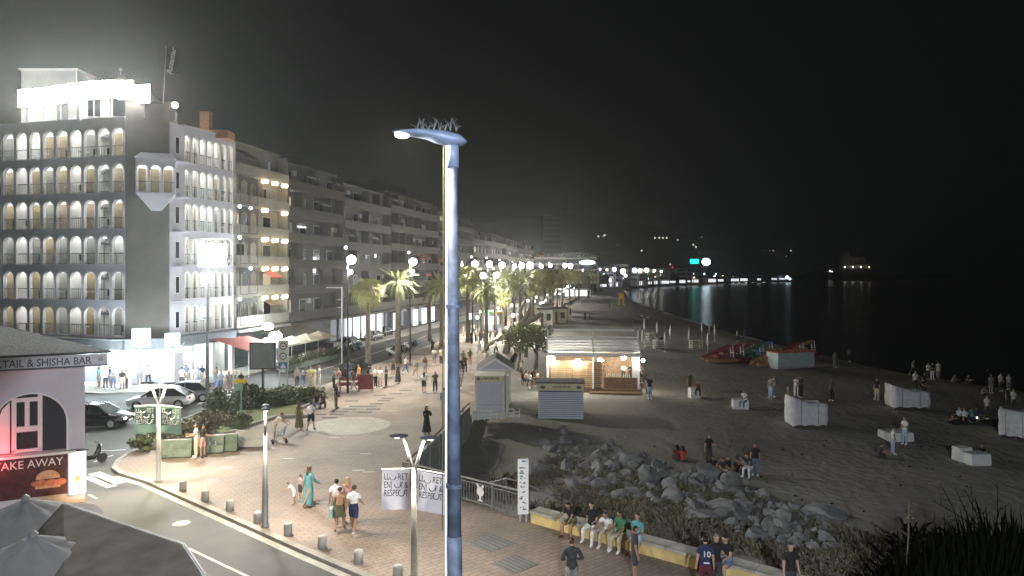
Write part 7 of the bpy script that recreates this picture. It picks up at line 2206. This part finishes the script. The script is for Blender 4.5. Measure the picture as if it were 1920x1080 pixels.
for u, v, t, b, lab in ((886, 612, 'white', 'dark', 'white topped stroller beyond the kiosk crowd, left'), (896, 606, 'black', 'jeans', 'dark topped stroller beyond the kiosk crowd'), (950, 630, 'white', 'beige', 'white topped stroller right of the lit kiosk'), (958, 622, 'pink', 'dark', 'pink topped stroller by the leaning trunk'), (966, 612, 'white', 'jeans', 'white topped stroller past the leaning trunk'), (948, 604, 'dark', 'dark', 'dark stroller far along the palm walk'), (958, 596, 'cream', 'dark', 'cream topped stroller far along the palm walk'),
                        (972, 600, 'white', 'grey', 'white topped stroller far along the palm walk'), (984, 590, 'grey', 'dark', 'grey stroller far along the palm walk'), (990, 598, 'red', 'dark', 'red topped stroller near the low sand box'), (898, 668, 'lblue', 'beige', 'pale blue topped stroller behind the huddle by the blue pole'), (930, 664, 'white', 'dark', 'white topped stroller beneath the leaning trunk'), (760, 700, 'white', 'jeans', 'white topped stroller near the scooters'), (842, 668, 'red', 'dark', 'red topped stroller left of the blue pole')):
    person(PL(u, v), RND.uniform(-3, 3), RND.choice(['walk', 'walk2', 'stand']), lab, 'tee:' + t, 'trousers:' + b, RND.choice(['short:black', 'long:brown']), RND.randrange(2))
# crowd on the plaza side of the planter and along the shops
for u, v, t, b, pose, lab in ((557, 726, 'grey', 'dark', 'stand', 'grey shirted person behind the planter bushes, left end'), (568, 724, 'lblue', 'jeans', 'bend', 'pale blue shirted person bending behind the planter bushes'), (582, 726, 'yellow', 'beige', 'stand2', 'yellow topped person behind the planter bushes'), (590, 728, 'cream', 'cream', 'talk', 'cream dressed person behind the planter bushes'), (599, 724, 'white', 'white', 'stand', 'white capped person behind the planter bushes'),
                              (626, 730, 'grey', 'dark', 'stand2', 'grey shirted person left of the red works barrier'), (636, 728, 'pink', 'beige', 'walk', 'pale pink shirted person left of the red works barrier'), (663, 734, 'brown', 'beige', 'walk2', 'brown topped person between the red barrier and maroon board'), (673, 722, 'orange', 'dark', 'stand', 'orange vested person behind the maroon board'), (656, 716, 'navy', 'jeans', 'stand2', 'navy shirted person behind the red works barrier')):
    person(PL(u, v), RND.uniform(-2, 2), pose, lab, 'tee:' + t, 'trousers:' + b, 'short:' + RND.choice(['black', 'brown', 'blond']), RND.randrange(2))
shopw = ['teal', 'white', 'navy', 'grey', 'black', 'beige', 'lblue', 'white', 'dark', 'cream', 'jeans', 'white', 'grey', 'navy', 'brown', 'lblue', 'white', 'grey', 'cream', 'black']
shopu = [(186, 728), (198, 730), (206, 727), (213, 731), (229, 733), (238, 731), (262, 724), (278, 722), (324, 720), (341, 728), (349, 722), (360, 726), (371, 728), (379, 723), (405, 728), (414, 735), (422, 732), (429, 736), (440, 728), (452, 738)]
shopl = ['at the far left of the lit shop front', 'second from the left at the lit shop front', 'third from the left at the lit shop front', 'left of the white shop pillar', 'nearest the white shop pillar on its left', 'touching the white shop pillar', 'under the larger glowing sign', 'inside the shop right of the larger glowing sign', 'under the smaller glowing sign',
         'at the shop corner above the grey car', 'behind the couple at the shop corner', 'in dark trousers left of the mast', 'just left of the mast', 'behind the mast', 'right of the mast', 'before the red awning, left', 'before the red awning, middle', 'before the red awning, right', 'by the yellow arrow sign', 'between the yellow arrow sign and billboard']
for (u, v), c, l in zip(shopu, shopw, shopl):
    nm = {'lblue': 'pale blue', 'jeans': 'denim blue', 'dark': 'dark grey', 'navy': 'navy'}.get(c, c)
    person(PL(u, v), RND.uniform(-3, 3), RND.choice(['stand', 'stand2', 'talk', 'walk']), 'person in %s top %s' % (nm, l), 'tee:' + c, RND.choice(['trousers:dark', 'shorts:grey', 'trousers:jeans', 'shorts:beige']), 'short:' + RND.choice(['black', 'brown']), RND.randrange(3), group='passers by along the shops')
for i in range(9):
    q = street(1.2 + i * 1.25, 3.2 + .5 * (i % 2), -.08); c = ['white', 'white', 'lblue', 'cream', 'white', 'black', 'grey', 'white', 'pink'][i]
    person(q, srz + RND.choice([0, PI]), 'sit', 'diner in %s top seated %s from the billboard under the cream parasols' % ({'lblue': 'pale blue'}.get(c, c), ['first', 'second', 'third', 'fourth', 'fifth', 'sixth', 'seventh', 'eighth', 'last'][i]), 'tee:' + c, 'trousers:dark', 'short:' + RND.choice(['black', 'brown']), RND.randrange(2), group='diners on the cafe terrace')
    ce = link('cafe_chair', bpy.data.meshes['balcony_chair'], None, (q.x, q.y, 0), (0, 0, srz)); tag(ce, 'dark cafe chair under the %s diner from the billboard' % ['first', 'second', 'third', 'fourth', 'fifth', 'sixth', 'seventh', 'eighth', 'last'][i], 'chair', 'chairs of the cafe terrace')
# --- inside and around the beach bar
for u, v, dd, c, pose, lab in ((1150, 713, 1.9, 'white', 'talk', 'white shirted person behind the beach bar counter, left'), (1162, 712, 1.6, 'black', 'phone', 'black shirted person behind the beach bar counter'), (1173, 713, 1.3, 'white', 'bend', 'white shirted person bending behind the beach bar counter'), (1183, 712, 1.8, 'grey', 'talk', 'grey shirted person behind the beach bar counter, right')):
    q = gs(u, 735); q.y += dd + .3; q.z = rest.location.z + .33; q.x += .02 * q.y
    person(q, .2, pose, lab, 'tee:' + c, 'shorts:dark', 'short:black', 1)
for u, v, c, lab in ((984, 722, 'pink', 'diner in pink top left of the beach bar'), (992, 724, 'white', 'diner in white top left of the beach bar'), (1001, 718, 'brown', 'diner in brown top at the beach bar side'), (1010, 722, 'cream', 'diner in cream top nearest the beach bar side'), (978, 712, 'beige', 'standing waiter in beige left of the beach bar')):
    person(PL(u, v) - Vector((0, 0, .08 if 'waiter' not in lab else 0)), RND.uniform(-2, 2), 'sit' if 'waiter' not in lab else 'stand', lab, 'tee:' + c, 'shorts:dark', 'long:brown', RND.randrange(2))
    if 'waiter' not in lab:
        ce = link('cafe_chair', bpy.data.meshes['balcony_chair'], None, PL(u, v), (0, 0, .3)); tag(ce, 'dark chair under the ' + lab, 'chair', 'chairs left of the beach bar')
# --- beach
def B(u, v): return gs(u, v)
person(B(1218, 748), .1, 'stand', 'person in black shirt and pale trousers standing at the right end of the beach bar', 'tee:black', 'trousers:lblue', 'short:black', 0, 'white', 1.74)
person(B(1222, 744) + Vector((-.2, .4, 0)), .3, 'stand2', 'dark haired person close behind the one in pale trousers', 'tee:dark', 'trousers:dark', 'short:black', 1)
p = B(1299, 742); person(p + Vector((0, 1.0, 0)), .2, 'stand', 'person in dark clothes standing behind the left cube seat', 'tee:olive', 'trousers:brown', 'short:black', 1)
p = B(1309, 747); p.y -= .02; p.z += .22; person(p, -.3, 'sithunch', 'person in dark top sitting on the left cube seat', 'tee:brown', 'trousers:dark', 'short:black', 1)
p = B(1393, 767); p.y -= .02; p.z += .13; p.x += .15; person(p, -.9, 'sit', 'person in pale shirt sitting on the right cube seat', 'tee:white', 'trousers:jeans', 'short:brown')
for u, v, t, b, pose, lab in ((1451, 745, 'cream', 'grey', 'stand', 'pale topped person left of a group above the lone tarpaulin stall'), (1445, 747, 'grey', 'lblue', 'stand2', 'grey dressed person at the left of a group above the lone tarpaulin stall'), (1477, 748, 'white', 'beige', 'stand', 'small child in white above the lone tarpaulin stall'), (1493, 742, 'white', 'white', 'bend', 'person in white bending above the lone tarpaulin stall'), (1502, 746, 'black', 'black', 'stand2', 'person in black above the lone tarpaulin stall'),
                              (1560, 752, 'dark', 'black', 'stand', 'dark person standing right of the lone tarpaulin stall'), (1644, 750, 'black', 'cream', 'stand', 'person in black top and pale trousers left of the two far stalls')):
    person(B(u, v), RND.uniform(-1.5, 1.5), pose, lab, 'tee:' + t, 'trousers:' + b, 'short:black', RND.randrange(2), h=1.1 if 'child' in lab else 1.72)
for u, v, t, b, pose, lab in ((1028, 604, 'black', 'black', 'stand', 'dark person at the white hut doorway'), (1097, 602, 'dark', 'brown', 'stand', 'dark person left of a pair on the far sand'), (1106, 602, 'brown', 'dark', 'walk', 'brown clothed person right of a pair on the far sand'), (1091, 571, 'black', 'dark', 'walk', 'dark person walking before the lit tent'), (1143, 578, 'dark', 'dark', 'stand', 'tiny dark person on the far sand left of the lifeguard tower'), (1128, 580, 'grey', 'dark', 'ground', 'tiny person sitting on the far sand'), (1204, 596, 'white', 'dark', 'ground', 'tiny white topped person sitting near the surf, left'), (1216, 600, 'white', 'grey', 'ground', 'tiny white topped person sitting near the surf, right'), (1273, 607, 'black', 'dark', 'stand', 'dark person standing at the foam line'), (1240, 653, 'dark', 'navy', 'stand', 'dark person between the folded parasols'), (1256, 634, 'grey', 'dark', 'walk', 'grey person beyond the folded parasols'), (1160, 604, 'beige', 'dark', 'ground', 'beige person sitting on the far sand'),
                              (1186, 606, 'grey', 'dark', 'ground2', 'grey person lying back on the far sand'), (1330, 628, 'grey', 'grey', 'stand', 'grey person standing behind the right folded parasols'), (1382, 640, 'white', 'dark', 'stand', 'white topped person behind the red pedal boats'), (1396, 638, 'dark', 'dark', 'walk', 'dark person behind the red pedal boats')):
    person(B(u, v), RND.uniform(-2, 2), pose, lab, 'tee:' + t, 'trousers:' + b, 'short:black', RND.randrange(2))
# on and by the rocks
for u, v, rz, pose, t, b, ho, lab in ((1282, 866, ON, 'ground', 'red', 'dark', 'long:black', 'person in red top sitting behind the rock pile'), (1271, 864, ON, 'ground', 'maroon', 'dark', 'long:black', 'person in maroon top sitting next to the red top'), (1329, 872, .3, 'stand2', 'black', 'dark', 'short:black', 'person in black half standing behind the rocks'), (1336, 882, -.2, 'ground', 'black', 'beige', 'short:black', 'person in black sitting left in the group on the rocks'),
                                      (1352, 886, .2, 'ground', 'dark', 'cream', 'short:black', 'person in dark top sitting second in the group on the rocks'), (1366, 886, .4, 'ground2', 'black', 'dark', 'short:black', 'person in black leaning back in the middle of the group on the rocks'), (1384, 888, -.5, 'ground', 'black', 'dark', 'short:black', 'person sitting right of the middle in the group on the rocks'), (1396, 886, -.8, 'ground', 'grey', 'dark', 'long:brown', 'grey topped person sitting near the standing one on the rocks'),
                                      (1416, 892, -.4, 'stand', 'black', 'jeans', 'short:black', 'person in black shirt and jeans standing at the right of the rocks group'), (1407, 892, -.9, 'sithunch', 'dark', 'white', 'short:black', 'person in white trousers crouching beside the standing one')):
    person(B(u, v), rz, pose, lab, 'tee:' + t, 'trousers:' + b, ho, RND.randrange(2))
# right part of the beach
for u, v, rz, pose, t, b, ho, lab in ((1674, 852, 1.4, 'stand', 'white', 'lblue', 'long:black', 'person with dark long hair and pale trousers left of the pair by the white block'), (1697, 834, -1.2, 'stand2', 'white', 'lblue', 'short:black', 'white shirted person right of the pair by the white block'), (1850, 786, .3, 'stand', 'white', 'dark', 'short:black', 'white shirted person standing right of the blankets'), (1900, 772, .2, 'stand', 'white', 'dark', 'short:black', 'white shirted person behind the right edge stall'), (1889, 768, .5, 'stand2', 'dark', 'dark', 'short:black', 'dark person behind the right edge stall'),
                                      (1840, 858, -.4, 'ground', 'black', 'dark', 'short:black', 'dark person sitting by the whitish crates'), (1716, 732, 0, 'stand', 'white', 'dark', 'short:black', 'white topped person behind the middle stall'), (1724, 736, .4, 'sithunch', 'black', 'dark', 'short:black', 'dark person bending behind the middle stall'), (1733, 736, .4, 'stand2', 'black', 'dark', 'short:black', 'second dark person behind the middle stall'),
                                      (1740, 712, .2, 'talk', 'white', 'dark', 'short:black', 'white shirted person left of a trio at the water'), (1748, 712, 0, 'stand', 'black', 'white', 'short:black', 'black topped person in the middle of a trio at the water'), (1759, 706, -.3, 'stand', 'white', 'white', 'long:brown', 'white dressed person right of a trio at the water'), (1712, 704, .3, 'walk', 'grey', 'dark', 'short:black', 'grey person left of the trio at the water'), (1786, 718, .3, 'ground', 'grey', 'dark', 'short:black', 'grey person sitting right of the trio at the water'), (1812, 718, .3, 'ground', 'dark', 'dark', 'short:black', 'dark person sitting far right of the trio at the water'),
                                      (1849, 716, -.3, 'bend', 'white', 'grey', 'short:black', 'white shirted person bending near the water at the right'), (1876, 734, .2, 'stand', 'white', 'dark', 'short:brown', 'white topped person left of a pair in the dark right corner'), (1891, 736, .2, 'stand', 'white', 'grey', 'short:brown', 'white topped person right of a pair in the dark right corner'), (1858, 738, .1, 'stand', 'grey', 'grey', 'short:brown', 'grey person left of the white topped pair at the right'), (1842, 742, .1, 'ground', 'grey', 'dark', 'short:brown', 'grey person sitting left of the white topped pair'), (1782, 672, .4, 'walk', 'grey', 'dark', 'short:black', 'faint grey person wading at the water edge'),
                                      (1646, 858, 1.2, 'ground', 'dark', 'dark', 'short:black', 'dark person sitting on the sand left of the pale trousers'), (1592, 678, .3, 'stand', 'grey', 'dark', 'short:black', 'grey person standing far out past the pale container'), (1565, 690, .3, 'stand', 'grey', 'grey', 'short:black', 'grey person standing right of the pale container')):
    person(B(u, v), rz, pose, lab, 'tee:' + t, 'trousers:' + b, ho, RND.randrange(2))
for i, (u, v, c) in enumerate(((1798, 786, 'lblue'), (1808, 788, 'white'), (1822, 788, 'teal'), (1832, 786, 'navy'))):
    p = B(u, v); person(p, RND.uniform(-2, 2), 'ground2', 'person in %s top reclining %s on the dark blanket' % ({'lblue': 'pale blue'}.get(c, c), ['first from left', 'second from left', 'third from left', 'at the right end'][i]), 'tee:' + c, 'shorts:dark', 'short:black', i % 2)
p = B(1815, 792); o = link('blanket', MB().box((0, 0, .03), (3.2, 1.6, .06)).mesh('cloth', M['ink']), None, p); tag(o, 'dark blanket under the reclining group at the right', 'blanket')
p = B(1823, 787); p.y -= .5; o = thing('phone_light', 'small bright phone light on the dark blanket', 'phone', p); MB().box((0, 0, .25), (.09, .03, .14)).build('screen', E['window'], o); MB().box((0, .03, .25), (.1, .02, .16)).build('case', M['ink'], o)
# --- near parapet
WZ = .485 - .455          # seat height of the coping against the sitting pose
def onwall(a, pose, rz, label, **k):
    p = pt(a, -.22); p3 = Vector((p.x, p.y, WZ)); return person(p3, rrz + rz, pose, label, **k)
onwall(9.15, 'sithunch', .0, 'person in black leaning forward, leftmost of the row on the ochre parapet', top='tee:black', bot='shorts:olive', hair='short:black', skin=1, shoes='maroon')
onwall(9.95, 'sit2', .15, 'person in black top and white trousers sitting on the ochre parapet', top='tee:black', bot='trousers:white', hair='short:black', skin=0, shoes='white')
onwall(10.65, 'sithunch', .1, 'person in white top and beige trousers hunched on the ochre parapet', top='tee:white', bot='trousers:beige', hair='short:black', skin=1, shoes='white')
onwall(11.15, 'sit', -.1, 'person in green top and beige trousers on the ochre parapet', top='tee:green', bot='trousers:beige', hair='short:brown', skin=1, shoes='white')
onwall(11.75, 'sit2', .1, 'person in teal shirt, rightmost of the seated row on the ochre parapet', top='tee:teal', bot='shorts:lblue', hair='short:brown', skin=0, shoes='brown')
onwall(14.85, 'sit', -.2, 'person in black shirt and short jeans sitting right of the parapet joint', top='tee:black', bot='shorts:jeans', hair='short:black', skin=0, shoes='white', h=1.78)
person(PL(1190, 1094), 1.5, 'stand', 'person in dark shirt standing sideways before the seated row', 'tee:dark', 'shorts:dark', 'short:black', 1, 'dark', 1.75)
person(PL(1072, 1122), ON + .1, 'hips', 'person in dark hooded top and grey trousers seen from behind at the bottom edge', 'long:dark', 'trousers:grey', 'short:brown', 0, 'dark', 1.74)
person(PL(1323, 1122), ON - .1, 'stand', 'person seen from behind in navy shirt with a white number', 'tee:navy', 'trousers:maroon', 'short:black', 0, 'dark', 1.80, extra=('number',))
person(PL(1342, 1112), .2, 'stand2', 'person in black shirt and pale cap facing the number shirt', 'tee:black', 'trousers:dark', 'cap:grey', 0, 'white', 1.74)
p = gs(1482, 1130); person(p, .1, 'stand', 'lone person in black shirt on the bank at the bottom edge', 'tee:black', 'trousers:dark', 'short:black', 0, 'dark', 1.76)
# striped bag and pushchair
pc = PL(524, 830)
o = thing('pushchair', 'folding pushchair in front of the leaning person by the grey barrier', 'pushchair', pc, .4)
fr = MB()
for y in (-.22, .22): fr.tube([(-.35, y, .06), (.25, y, .75), (.45, y, 1.02)], .018, 5).tube([(.35, y, .06), (-.1, y, .62)], .018, 5)
fr.bar((.45, -.22, 1.02), (.45, .22, 1.02), .03); fr.build('frame', M['steel'], o)
MB().bar((-.1, 0, .42), (.25, 0, .46), .4, .05).bar((.22, 0, .44), (.32, 0, .9), .4, .05).build('seat', M['bluep'], o)
for x in (-.35, .35):
    for y in (-.24, .24): MB().lathe([(.08, -.02), (.08, .02)], n=10).build('wheel', M['tyre'], o, loc=(x, y, .08), rot=(PI / 2, 0, 0))
# ================================================================ damp night air over the bay
m_haze = bpy.data.materials.new('night_haze')
m_haze.use_nodes = True
t = m_haze.node_tree
for n in list(t.nodes):
    if n.type != 'OUTPUT_MATERIAL': t.nodes.remove(n)
o_ = [n for n in t.nodes if n.type == 'OUTPUT_MATERIAL'][0]
pv = t.nodes.new('ShaderNodeVolumePrincipled')
pv.inputs['Color'].default_value = (.9, .92, .92, 1)
pv.inputs['Density'].default_value = .00043
pv.inputs['Anisotropy'].default_value = .78
t.links.new(pv.outputs[0], o_.inputs['Volume'])
hz = MB().box((700, 1280, 58), (3500, 2800, 134)).build('haze', m_haze)
hz['kind'] = 'stuff'
